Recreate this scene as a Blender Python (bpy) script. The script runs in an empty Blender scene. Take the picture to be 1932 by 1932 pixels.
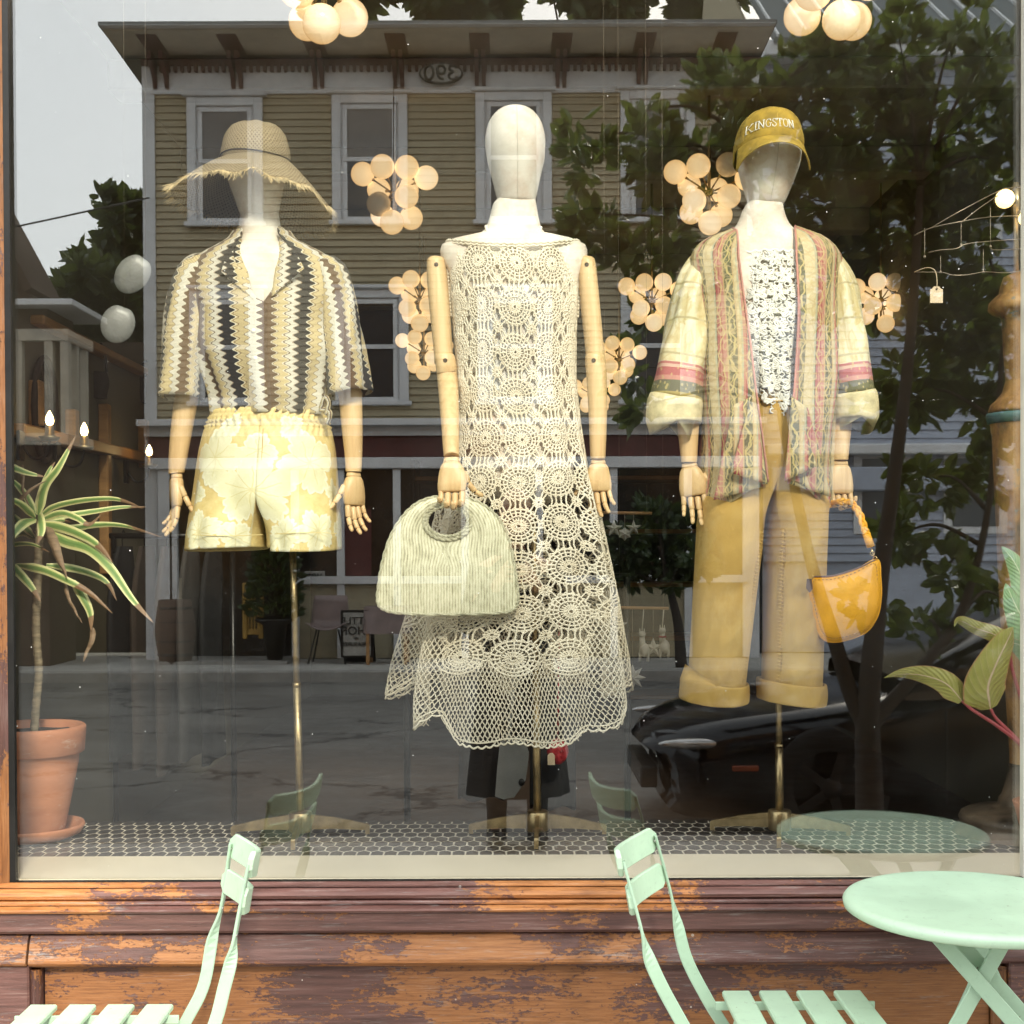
import bpy, bmesh, math, random
import numpy as np
from mathutils import Vector, Matrix, Euler, noise
random.seed(4); RNG = np.random.RandomState(4)
S = bpy.context.scene
COL = S.collection
PI = math.pi
R = math.radians

# ------------------------------------------------------------------ camera
F = 2500.0 / 1932.0
PITCH, ROLL, SHX, SHY = R(0.8), R(-0.22), 0.0, 74.0 / 1932 + F * math.tan(R(0.8))
CAM = Vector((0, -3.06, 1.44))
cam_d = bpy.data.cameras.new('camera'); cam = bpy.data.objects.new('camera', cam_d); COL.objects.link(cam)
cam_d.sensor_width = 36; cam_d.lens = 36 * F; cam_d.shift_x = SHX; cam_d.shift_y = SHY
cam_d.clip_start = 0.05; cam_d.clip_end = 400
ROT = Matrix.Rotation(PI / 2 - PITCH, 3, 'X') @ Matrix.Rotation(ROLL, 3, 'Z')
cam.matrix_world = Matrix.Translation(CAM) @ ROT.to_4x4()
S.camera = cam

# ------------------------------------------------------------------ sky, sun, exposure
SUN_TO = Vector((0.20, -0.80, 0.52)).normalized()      # towards the sun
w = bpy.data.worlds.new("World"); S.world = w; w.use_nodes = True
nt = w.node_tree
sky = nt.nodes.new('ShaderNodeTexSky'); sky.sky_type = 'NISHITA'; sky.sun_disc = False
sky.sun_elevation = math.asin(SUN_TO.z); sky.sun_rotation = math.atan2(SUN_TO.x, SUN_TO.y) % (2 * PI)
sky.dust_density = 5.0; sky.air_density = 1.0; sky.ozone_density = 1.0
nt.nodes['Background'].inputs['Strength'].default_value = 0.15
veil = nt.nodes.new('ShaderNodeMix'); veil.data_type = 'RGBA'; veil.inputs[0].default_value = .80     # thin even cloud over the blue
nt.links.new(sky.outputs[0], veil.inputs[6]); veil.inputs[7].default_value = (13.2, 14.0, 14.2, 1)
nt.links.new(veil.outputs[2], nt.nodes['Background'].inputs['Color'])
sun_d = bpy.data.lights.new('sun', 'SUN'); sun = bpy.data.objects.new('sun', sun_d); COL.objects.link(sun)
sun_d.energy = 3.4; sun_d.angle = R(8.0); sun_d.color = (1.0, 0.93, 0.78)
sun.rotation_euler = SUN_TO.to_track_quat('Z', 'Y').to_euler()
S.view_settings.view_transform = 'Standard'; S.view_settings.look = 'None'
S.view_settings.exposure = 0.80; S.view_settings.gamma = 1.0; S.view_settings.use_curve_mapping = False
S.render.engine = 'CYCLES'
S.cycles.max_bounces = 10; S.cycles.transparent_max_bounces = 16; S.cycles.caustics_reflective = False; S.cycles.caustics_refractive = False
S.cycles.sample_clamp_indirect = 4.0
S.cycles.use_denoising = True

def P(px, py, Y):
    """the point on the vertical plane y = Y that shows at (px, py) of a 1932-pixel picture"""
    d = ROT @ Vector((((px - 966) / 1932 + SHX) / F, ((966 - py) / 1932 + SHY) / F, -1))
    return CAM + d * ((Y - CAM.y) / d.y)
ROTN = np.array(ROT)
def Pv(px, py, Y):
    px, py = np.broadcast_arrays(np.asarray(px, float), np.asarray(py, float))
    d = np.stack([((px - 966) / 1932 + SHX) / F, ((966 - py) / 1932 + SHY) / F, -np.ones_like(px)], -1) @ ROTN.T
    return np.array(CAM) + d * ((Y - CAM.y) / d[..., 1:2])
def PZ(px, py, Z):
    d = ROT @ Vector((((px - 966) / 1932 + SHX) / F, ((966 - py) / 1932 + SHY) / F, -1))
    return CAM + d * ((Z - CAM.z) / d.z)
def RP(px, py, Y):
    """a street-side point (y = -Y) seen mirrored in the window glass at (px, py)"""
    p = P(px, py, Y); return Vector((p.x, -p.y, p.z))
def pxm(Y): return 2500.0 / (Y - CAM.y)

# ------------------------------------------------------------------ mesh helpers
class MB:
    def __init__(s): s.v = []; s.f = []; s.uv = []; s.n = 0; s.mi = []; s.smooth = []
    def add(s, V, Fc, uv=None, mi=0, smooth=True):
        V = np.asarray(V, float).reshape(-1, 3); b = s.n
        s.v.append(V); s.n += len(V)
        s.uv.append(np.zeros((len(V), 2)) if uv is None else np.asarray(uv, float).reshape(-1, 2))
        Fc = [tuple(int(i) + b for i in q) for q in Fc]
        s.f += Fc; s.mi += [mi] * len(Fc); s.smooth += [smooth] * len(Fc)
        return s
    def mesh(s, name, mats):
        me = bpy.data.meshes.new(name)
        V = np.concatenate(s.v); U = np.concatenate(s.uv)
        me.from_pydata(V.tolist(), [], s.f)
        li = np.empty(len(me.loops), dtype=np.int32); me.loops.foreach_get('vertex_index', li)
        ul = me.uv_layers.new(name='UVMap'); ul.data.foreach_set('uv', U[li].ravel())
        if not isinstance(mats, (list, tuple)): mats = [mats]
        for m in mats: me.materials.append(m)
        if len(mats) > 1: me.polygons.foreach_set('material_index', s.mi)
        me.polygons.foreach_set('use_smooth', s.smooth)
        me.update()
        return me
    def obj(s, name, mats, parent=None, **k):
        o = bpy.data.objects.new(name, s.mesh(name, mats)); COL.objects.link(o)
        if parent is not None: o.parent = parent; o.matrix_parent_inverse = Matrix.Translation(-parent.location) if parent.rotation_euler.to_matrix() == Matrix.Identity(3) else parent.matrix_basis.inverted()
        for a, b in k.items(): o[a] = b
        return o
    # --- shapes
    def grid(s, G, uv=None, closed=False, mi=0, smooth=True, flip=False):
        G = np.asarray(G, float); nv, nu = G.shape[:2]; fc = []
        for j in range(nv - 1):
            for i in range(nu if closed else nu - 1):
                a, b = j * nu + i, j * nu + (i + 1) % nu
                q = (a, b, b + nu, a + nu)
                fc.append(q[::-1] if flip else q)
        return s.add(G.reshape(-1, 3), fc, None if uv is None else np.asarray(uv).reshape(-1, 2), mi, smooth)
    def box(s, lo, hi, mi=0, rot=None, ch=0.0):
        lo, hi = Vector(lo), Vector(hi); c = (lo + hi) / 2; h = (hi - lo) / 2
        h = Vector((abs(h.x), abs(h.y), abs(h.z)))
        ch = min(ch, 0.45 * min(h))
        if ch <= 0:
            V = [Vector((x * h.x, y * h.y, z * h.z)) for z in (-1, 1) for y in (-1, 1) for x in (-1, 1)]
            fc = [(0, 2, 3, 1), (4, 5, 7, 6), (0, 1, 5, 4), (2, 6, 7, 3), (0, 4, 6, 2), (1, 3, 7, 5)]
        else:
            V = []; idx = {}
            for z in (-1, 1):
                for y in (-1, 1):
                    for x in (-1, 1):
                        for ax in range(3):
                            q = [x * (h.x - ch), y * (h.y - ch), z * (h.z - ch)]; q[ax] += (x, y, z)[ax] * ch
                            idx[x, y, z, ax] = len(V); V.append(Vector(q))
            fc = []
            def q(*k): fc.append(tuple(idx[t] for t in k))
            for a in range(3):
                b, c2 = (a + 1) % 3, (a + 2) % 3
                for sg in (-1, 1):
                    def kk(u, v):
                        t = [0, 0, 0]; t[a] = sg; t[b] = u; t[c2] = v; return (*t, a)
                    L = [kk(-1, -1), kk(1, -1), kk(1, 1), kk(-1, 1)]
                    q(*(L if sg > 0 else L[::-1]))
                for u in (-1, 1):
                    for v in (-1, 1):
                        t0 = [0, 0, 0]; t1 = [0, 0, 0]
                        t0[a] = -1; t1[a] = 1; t0[b] = t1[b] = u; t0[c2] = t1[c2] = v
                        L = [(*t0, b), (*t1, b), (*t1, c2), (*t0, c2)]
                        q(*(L if u * v < 0 else L[::-1]))
            for x in (-1, 1):
                for y in (-1, 1):
                    for z in (-1, 1):
                        L = [(x, y, z, 0), (x, y, z, 1), (x, y, z, 2)]
                        q(*(L if x * y * z > 0 else L[::-1]))
        if rot is not None: V = [rot @ v for v in V]
        return s.add([v + c for v in V], fc, None, mi, False)
    def bar(s, a, b, wx, wy, up=Vector((0, 0, 1)), mi=0, ch=0.0):
        """a box from a to b, wx wide across and wy thick"""
        a, b = Vector(a), Vector(b); t = (b - a); L = t.length; t.normalize()
        u = up - t * up.dot(t)
        if u.length < 1e-4: u = Vector((1, 0, 0)) - t * t.x
        u.normalize(); l = t.cross(u)
        m = Matrix((t, l, u)).transposed()
        n0 = s.n; s.box((-L / 2, -wx / 2, -wy / 2), (L / 2, wx / 2, wy / 2), mi, m, ch)
        s.v[-1] = s.v[-1] + np.array((a + b) / 2); return s
    def tube(s, pts, r, sides=8, caps=True, mi=0, uvr=None):
        pts = [Vector(p) for p in pts]; n = len(pts)
        rr = r if hasattr(r, '__len__') else [r] * n
        T = [(pts[min(i + 1, n - 1)] - pts[max(i - 1, 0)]).normalized() for i in range(n)]
        u = T[0].orthogonal().normalized(); G = []; UV = []; L = 0
        for i in range(n):
            u = (u - T[i] * u.dot(T[i])).normalized(); v = T[i].cross(u)
            if i: L += (pts[i] - pts[i - 1]).length
            G.append([pts[i] + (u * math.cos(2 * PI * k / sides) + v * math.sin(2 * PI * k / sides)) * rr[i] for k in range(sides)])
            UV.append([(k / sides, L) for k in range(sides)])
        b = s.n; s.grid(G, UV, closed=True, mi=mi)
        if caps:
            s.add([], [tuple(range(b, b + sides))[::-1], tuple(range(b + (n - 1) * sides, b + n * sides))], None, mi, False) if False else None
            f0 = tuple(b + k for k in range(sides))[::-1]; f1 = tuple(b + (n - 1) * sides + k for k in range(sides))
            s.f += [f0, f1]; s.mi += [mi, mi]; s.smooth += [True, True]
        return s
    def lathe(s, prof, c=(0, 0, 0), n=32, mi=0, sx=1.0, sy=1.0, smooth=True):
        c = Vector(c)
        G = [[(c.x + r * sx * math.cos(2 * PI * k / n), c.y + r * sy * math.sin(2 * PI * k / n), c.z + z) for k in range(n)] for r, z in prof]
        UV = [[(k / n, z) for k in range(n)] for r, z in prof]
        return s.grid(G, UV, closed=True, mi=mi, smooth=smooth)
    def sphere(s, c, r, n=16, m=10, mi=0):
        c = Vector(c)
        rv = r if hasattr(r, '__len__') else (r, r, r)
        G = [[(c.x + rv[0] * math.sin(PI * j / m) * math.cos(2 * PI * k / n), c.y + rv[1] * math.sin(PI * j / m) * math.sin(2 * PI * k / n), c.z - rv[2] * math.cos(PI * j / m)) for k in range(n)] for j in range(m + 1)]
        return s.grid(G, None, closed=True, mi=mi)
    def prism(s, poly, y0, y1, mi=0, axis='y', smooth=False):
        """extrude a polygon: axis y -> poly is (x,z); axis x -> poly is (y,z); axis z -> poly is (x,y)"""
        def q(p, d): return {'y': (p[0], d, p[1]), 'x': (d, p[0], p[1]), 'z': (p[0], p[1], d)}[axis]
        n = len(poly); V = [q(p, y0) for p in poly] + [q(p, y1) for p in poly]
        fc = [tuple(range(n)), tuple(range(2 * n - 1, n - 1, -1))] + [(i, i + n, (i + 1) % n + n, (i + 1) % n) for i in range(n)]
        return s.add(V, fc, None, mi, smooth)

def tubes(Pn, Nn, r, sides=4, closed=False):
    """many strands at once. Pn (m,k,3) points, Nn (m,k,3) surface normals -> verts, faces"""
    m, k, _ = Pn.shape
    if closed: T = np.roll(Pn, -1, 1) - np.roll(Pn, 1, 1)
    else:
        T = np.empty_like(Pn); T[:, 1:-1] = Pn[:, 2:] - Pn[:, :-2]; T[:, 0] = Pn[:, 1] - Pn[:, 0]; T[:, -1] = Pn[:, -1] - Pn[:, -2]
    T /= np.linalg.norm(T, axis=2, keepdims=True) + 1e-9
    B = np.cross(T, Nn); B /= np.linalg.norm(B, axis=2, keepdims=True) + 1e-9
    Nn = np.cross(B, T)
    rr = np.asarray(r); rr = rr.reshape(-1, 1, 1) if rr.ndim else rr
    V = np.stack([Pn + (B * math.cos(2 * PI * q / sides + .4) + Nn * math.sin(2 * PI * q / sides + .4)) * rr for q in range(sides)], 2)
    idx = np.arange(m * k * sides).reshape(m, k, sides)
    a = idx if closed else idx[:, :-1]; b = np.roll(idx, -1, 1) if closed else idx[:, 1:]
    Q = np.stack([a, np.roll(a, -1, 2), np.roll(b, -1, 2), b], -1).reshape(-1, 4)
    return V.reshape(-1, 3), Q

def smoothrows(rows, n):
    """cubic resample of rows of numbers, by the first column"""
    A = np.array(rows, float); t = np.cumsum(np.r_[0, np.maximum(1e-6, np.abs(np.diff(A[:, 0])) + 0.02)])
    x = np.linspace(0, t[-1], n); out = np.empty((n, A.shape[1]))
    for c in range(A.shape[1]):
        y = A[:, c]; d = np.diff(y) / np.diff(t); mth = np.empty(len(y)); mth[0] = d[0]; mth[-1] = d[-1]
        for i in range(1, len(y) - 1): mth[i] = 0 if d[i - 1] * d[i] <= 0 else 2 * d[i - 1] * d[i] / (d[i - 1] + d[i])
        k = np.clip(np.searchsorted(t, x, side='right') - 1, 0, len(t) - 2); h = t[k + 1] - t[k]; s = (x - t[k]) / h
        out[:, c] = (2 * s**3 - 3 * s**2 + 1) * y[k] + (s**3 - 2 * s**2 + s) * h * mth[k] + (-2 * s**3 + 3 * s**2) * y[k + 1] + (s**3 - s**2) * h * mth[k + 1]
    return out
def bez(pts, n):
    """smooth polyline through points (any dimension)"""
    A = np.array(pts, float); t = np.arange(len(A)); x = np.linspace(0, len(A) - 1, n); out = np.empty((n, A.shape[1]))
    m = np.gradient(A, axis=0)
    k = np.clip(x.astype(int), 0, len(A) - 2); s = (x - k)[:, None]
    return (2 * s**3 - 3 * s**2 + 1) * A[k] + (s**3 - 2 * s**2 + s) * m[k] + (-2 * s**3 + 3 * s**2) * A[k + 1] + (s**3 - s**2) * m[k + 1]

class Shell:
    """a body-shaped surface from silhouette rows (py, left px, right px, half depth in m) on the plane y = Y; theta 0 faces the street"""
    def __init__(s, rows, Y, ex=2.3):
        A = smoothrows(rows, 160); s.py, s.xl, s.xr, s.dp = A[:, 0], A[:, 1], A[:, 2], A[:, 3]; s.Y = Y; s.ex = ex
        s.k = (Y - CAM.y) / 2500.0
    def pt(s, th, py, off=0.0):
        th = np.asarray(th, float); py = np.asarray(py, float)
        xl, xr, dp = (np.interp(py, s.py, q) for q in (s.xl, s.xr, s.dp))
        L, Rr = Pv(xl, py, s.Y), Pv(xr, py, s.Y); H = (Rr - L) / 2; hl = np.linalg.norm(H, axis=-1) + 1e-9
        e = 2.0 / s.ex; sn, cs = np.sin(th), np.cos(th); off = off + 0 * th
        out = (L + Rr) / 2 + H * ((1 + off / hl) * np.sign(sn) * np.abs(sn) ** e)[..., None]
        out[..., 1] = s.Y - (dp + off) * np.sign(cs) * np.abs(cs) ** e
        return out

def grid_shell(mb, sh, th0, th1, top, bot, nu, nv, disp=None, off=0.0, rref=0.16, mi=0, flip=False):
    """mesh the part of a Shell between theta limits (functions of py) and top/bottom rows (functions of theta)"""
    G = np.empty((nv, nu, 3)); UV = np.empty((nv, nu, 2))
    for j in range(nv):
        v = j / (nv - 1)
        u = np.linspace(0, 1, nu)
        py0 = top(0.0) * (1 - v) + bot(0.0) * v
        t0, t1 = th0(py0), th1(py0); th = t0 + (t1 - t0) * u
        py = np.array([top(a) * (1 - v) + bot(a) * v for a in th])
        t0 = np.array([th0(q) for q in py]); t1 = np.array([th1(q) for q in py]); th = t0 + (t1 - t0) * u
        d = off + (disp(th, py) if disp is not None else 0.0)
        G[j] = sh.pt(th, py, d); UV[j, :, 0] = th * rref; UV[j, :, 1] = G[j, :, 2]
    return mb.grid(G, UV, mi=mi, flip=flip)

def limb(mb, rows, nv=24, nu=24, disp=None, caps=True, mi=0, ex=2.1, rref=0.05):
    """a limb or sleeve: rows (px, py, Y, half width px, half depth m)"""
    A = bez(rows, nv); C = np.array([np.array(P(a[0], a[1], a[2])) for a in A])
    T = np.gradient(C, axis=0); T /= np.linalg.norm(T, axis=1, keepdims=True)
    G = np.empty((nv, nu, 3)); UV = np.empty((nv, nu, 2)); L = np.r_[0, np.cumsum(np.linalg.norm(np.diff(C, axis=0), axis=1))]
    th = np.linspace(0, 2 * PI, nu, endpoint=False); e = 2 / ex
    for j in range(nv):
        e2 = np.array([0, -1, 0]) - T[j] * -T[j][1]; e2 /= np.linalg.norm(e2); e1 = np.cross(T[j], e2)
        if e1[0] < 0: e1 = -e1
        k = (A[j, 2] - CAM.y) / 2500.0
        d = disp(th, L[j] / L[-1]) if disp is not None else 0 * th
        sn, cs = np.sin(th), np.cos(th)
        G[j] = C[j] + ((A[j, 3] * k + d) * np.sign(sn) * np.abs(sn)**e)[:, None] * e1 + ((A[j, 4] + d) * np.sign(cs) * np.abs(cs)**e)[:, None] * e2
        UV[j, :, 0] = np.where(th > PI, th - 2 * PI, th) * rref; UV[j, :, 1] = C[j][2]
    b = mb.n; mb.grid(G, UV, closed=True, mi=mi, flip=True)
    if caps:
        mb.f += [tuple(b + q for q in range(nu)), tuple(b + (nv - 1) * nu + q for q in range(nu))[::-1]]; mb.mi += [mi, mi]; mb.smooth += [False, False]
    return mb

def wob(x, y, z=0.0): return noise.noise(Vector((x, y, z)))
def empty(name, loc=(0, 0, 0), label=None, cat=None, group=None):
    o = bpy.data.objects.new(name, None); o.location = loc; o.empty_display_size = 0.05; COL.objects.link(o)
    return tag(o, label, cat, group)
def tag(o, label=None, cat=None, group=None, kind=None):
    if label: o['label'] = label
    if cat: o['category'] = cat
    if group: o['group'] = group
    if kind: o['kind'] = kind
    return o
def inst(name, me, parent=None, mat=None):
    o = bpy.data.objects.new(name, me); COL.objects.link(o)
    if mat is not None: o.matrix_world = mat
    if parent is not None: o.parent = parent; o.matrix_parent_inverse = parent.matrix_basis.inverted()
    return o
def solid(o, t=0.002, off=0):
    m = o.modifiers.new('Solidify', 'SOLIDIFY'); m.thickness = t; m.offset = off; return o
def subd(o, n=1):
    m = o.modifiers.new('Subdivision', 'SUBSURF'); m.levels = n; m.render_levels = n; return o
def copy_tree(o, parent=None):
    c = o.copy(); COL.objects.link(c)
    if parent is not None: c.parent = parent
    for ch in o.children: copy_tree(ch, c)
    return c
# ------------------------------------------------------------------ materials
class NT:
    def __init__(s, name):
        s.m = bpy.data.materials.new(name); s.m.use_nodes = True; s.t = s.m.node_tree; s.b = s.t.nodes['Principled BSDF']
    def n(s, ty, **k):
        o = s.t.nodes.new('ShaderNode' + ty)
        for a, v in k.items():
            if a.startswith('_'): setattr(o, a[1:], v)
            else: s.set(o, a, v)
        return o
    def set(s, o, a, v):
        i = o.inputs[int(a[1:])] if a[0] == 'i' and a[1:].isdigit() else o.inputs[a.replace('_', ' ')]
        if hasattr(v, 'outputs'): s.t.links.new(v.outputs[0], i)
        elif isinstance(v, bpy.types.NodeSocket): s.t.links.new(v, i)
        else:
            if hasattr(i.default_value, '__len__') and hasattr(v, '__len__') and len(v) == 3 and len(i.default_value) == 4: v = (*v, 1)
            i.default_value = v
    def coord(s, sc=(1, 1, 1), kind='Object', rot=(0, 0, 0), loc=(0, 0, 0)):
        c = s.t.nodes.new('ShaderNodeTexCoord')
        return s.n('Mapping', Vector=c.outputs[kind], Scale=sc, Rotation=rot, Location=loc)
    def noise(s, v, scale=5, detail=4, rough=.55, dist=0):
        return s.n('TexNoise', Vector=v, Scale=scale, Detail=detail, Roughness=rough, Distortion=dist)
    def ramp(s, fac, stops, interp='LINEAR'):
        r = s.n('ValToRGB', Fac=fac); e = r.color_ramp.elements; r.color_ramp.interpolation = interp
        while len(e) < len(stops): e.new(0.5)
        for q, (p, c) in zip(e, stops): q.position = p; q.color = (*c, 1) if hasattr(c, '__len__') else (c, c, c, 1)
        return r
    def mix(s, fac, a, b, mode='MIX'):
        m = s.n('Mix', _data_type='RGBA', _blend_type=mode)
        s.set(m, 'i0', fac)
        for i, v in ((6, a), (7, b)): s.set(m, 'i%d' % i, v)
        return m.outputs[2]
    def math(s, op, a, b=0.0, c=0.0):
        m = s.n('Math', _operation=op)
        for i, v in enumerate((a, b, c)): s.set(m, 'i%d' % i, v)
        return m
    def bump(s, h, strength=.3, dist=.01):
        s.set(s.b, 'Normal', s.n('Bump', Height=h, Strength=strength, Distance=dist)); return s
    def out(s, base=None, rough=None, metal=None, **k):
        if base is not None: s.set(s.b, 'Base_Color', base)
        if rough is not None: s.set(s.b, 'Roughness', rough)
        if metal is not None: s.set(s.b, 'Metallic', metal)
        for a, v in k.items(): s.set(s.b, a, v)
        return s.m
def sepxy(N, v): return N.n('SeparateXYZ', Vector=v)
def simple(name, col, rough=.55, metal=0, var=.25, scale=6, bump=.1, bscale=60, stretch=(1, 1, 1), **k):
    N = NT(name); c = N.coord(stretch)
    n1 = N.noise(c, scale, 5, .6); lo = tuple(x * (1 - var) for x in col); hi = tuple(min(1, x * (1 + var * .7)) for x in col)
    cr = N.ramp(n1, [(.3, lo), (.7, hi)])
    n2 = N.noise(c, bscale, 3); N.bump(n2, bump, .004)
    rr = N.ramp(n1, [(.3, max(0, rough - .08)), (.7, min(1, rough + .08))])
    return N.out(cr, rr, metal, **k)

def m_glass():
    N = NT('window_glass'); t = N.t
    tr = N.n('BsdfTransparent', Color=(.97, .98, .97)); gl = N.n('BsdfGlossy', Color=(1, 1, 1), Roughness=0.0)
    # dust specks and faint smears on the pane
    mx = N.n('MixShader', i0=0.112, i1=tr, i2=gl)
    c = N.coord((1, 1, 1)); v = N.n('TexVoronoi', Vector=c, Scale=26, Randomness=1.0)
    vs = N.n('TexVoronoi', Vector=c, Scale=26, Randomness=1.0)
    th = N.math('MULTIPLY', N.n('SeparateColor', Color=v.outputs['Color']), .05)
    sp = N.math('LESS_THAN', v.outputs['Distance'], N.math('SUBTRACT', th, .012))
    sm = N.ramp(N.noise(N.coord((1, 1, .4)), 3.5, 6, .65), [(.45, 0.0), (.8, .005)])
    df = N.n('BsdfDiffuse', Color=(.8, .8, .78))
    m2 = N.n('MixShader', i0=N.math('MAXIMUM', N.math('MULTIPLY', sp, .8), sm), i1=mx, i2=df)
    t.links.new(m2.outputs[0], t.nodes['Material Output'].inputs['Surface']); t.nodes.remove(N.b)
    return N.m

def m_peel(name, bias=0.5, dark=1.0, vert=False, seed=0):
    """varnished wood, orange where the plum paint has worn off, grey weathering and fine cracks along the grain"""
    N = NT(name); st = (1, 1, 6) if not vert else (6, 1, 1)
    c = N.coord(st, loc=(seed, 0, seed * .37)); cf = N.coord(tuple(x * (1 if x == 1 else 4) for x in st), loc=(seed, 0, 0))
    big = N.noise(N.coord((1.0, 1, 3.0) if not vert else (3.0, 1, 1.0), loc=(seed * 3.1, 0, 0)), 1.7, 8, .58, .3)
    grain = N.noise(cf, 9, 6, .7); gr2 = N.noise(cf, 40, 4, .7)
    msk = N.ramp(N.math('ADD', big, N.math('ADD', N.math('MULTIPLY', N.math('SUBTRACT', N.noise(N.coord((1, 1, 2.2) if not vert else (2.2, 1, 1)), 75, 6, .72), .5), .34), N.math('MULTIPLY', N.math('SUBTRACT', N.noise(N.coord((1, 1, 3) if not vert else (3, 1, 1)), 15, 6, .7), .5), .30))), [(bias - .012, 0), (bias + .008, 1)])
    wood = N.ramp(grain, [(.25, (.10 * dark, .034 * dark, .010 * dark)), (.5, (.285 * dark, .110 * dark, .032 * dark)), (.8, (.41 * dark, .19 * dark, .074 * dark))])
    plum = N.ramp(N.noise(cf, 5, 5, .6), [(.3, (.058 * dark, .024 * dark, .019 * dark)), (.58, (.125 * dark, .055 * dark, .045 * dark)), (.80, (.24 * dark, .17 * dark, .15 * dark))])
    mid = N.mix(msk, wood, plum)
    grey = N.ramp(N.math('MULTIPLY', N.noise(c, 2.2, 8, .75), N.noise(cf, 14, 4, .7)), [(.30, 0), (.42, .55)])
    c2 = N.mix(grey, mid, (.30, .29, .28))
    crack = N.ramp(N.noise(cf, 22, 6, .75, .3), [(.30, 1), (.37, 0)])
    scr = N.mix(N.math('MULTIPLY', crack, .85), c2, (.03, .017, .011))
    v = N.n('TexVoronoi', Vector=N.coord((1, 1, 1)), Scale=17); spk = N.math('LESS_THAN', v.outputs['Distance'], N.math('SUBTRACT', N.math('MULTIPLY', N.n('SeparateColor', Color=v.outputs['Color']), .11), .045))
    col = N.mix(N.math('MULTIPLY', spk, .75), scr, (.55, .5, .45))
    h = N.math('ADD', N.math('MULTIPLY', msk, .5), N.math('SUBTRACT', N.math('MULTIPLY', gr2, .5), N.math('MULTIPLY', crack, .6)))
    N.bump(h, .55, .004)
    return N.out(col, N.ramp(grain, [(.3, .42), (.8, .66)]))

def m_woodlimb():
    N = NT('beech_wood'); c = N.coord((6, 6, .55)); n1 = N.noise(c, 10, 6, .6, .3)
    cr = N.ramp(n1, [(.25, (.50, .31, .135)), (.5, (.63, .43, .21)), (.8, (.72, .53, .29))])
    bl = N.noise(N.coord((1, 1, 1)), 7, 3); col = N.mix(N.ramp(bl, [(.4, 0), (.75, .35)]), cr, (.52, .32, .14))
    N.bump(n1, .06, .002); return N.out(col, .42)
def m_linen(name='mannequin_linen', a=(.58, .525, .43), b=(.77, .715, .62)):
    N = NT(name); n1 = N.noise(N.coord((1, 1, 1.6)), 6, 6, .65); cr = N.ramp(n1, [(.3, a), (.62, b)])
    st = N.ramp(N.noise(N.coord((1, 1, 1), loc=(3, 1, 2)), 8, 8, .75), [(.46, 0), (.68, .75)])
    col = N.mix(st, cr, (.55, .38, .27))
    w1 = N.n('TexWave', Vector=N.coord((1, 1, 1)), Scale=380, Distortion=1.2); N.bump(w1, .08, .001); return N.out(col, .75)
def m_yarn(name, a, b):
    N = NT(name); n1 = N.noise(N.coord(), 14, 4, .6); cr = N.ramp(n1, [(.3, a), (.7, b)])
    N.bump(N.noise(N.coord(), 420, 3), .5, .002); return N.out(cr, .85)
def m_straw(name, a, b, sc=260, mottle=.5, dk=.28):
    N = NT(name); c = N.coord((1, 1, 1), 'UV')
    w1 = N.n('TexWave', Vector=N.coord((1, 1, 1), 'UV', (0, 0, .78)), Scale=sc, Distortion=.6, Detail=2); w2 = N.n('TexWave', Vector=N.coord((1, 1, 1), 'UV', (0, 0, -.78)), Scale=sc, Distortion=.6, Detail=2)
    h = N.math('MAXIMUM', w1, w2); mo = N.noise(N.coord(), 120, 4, .7)
    f = N.math('ADD', N.math('MULTIPLY', h, .6), N.math('MULTIPLY', mo, mottle))
    cr = N.ramp(f, [(.35, tuple(x * dk for x in a)), (.55, a), (.95, b)]); N.bump(h, .8, .003); N.out(cr, .7); tl_ = N.n('BsdfTranslucent', Color=N.mix(.4, cr, b)); mx = N.n('MixShader', i0=.40, i1=N.b, i2=tl_)      # daylight glows through the thin straw
    N.t.links.new(mx.outputs[0], N.t.nodes['Material Output'].inputs['Surface']); return N.m

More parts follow.
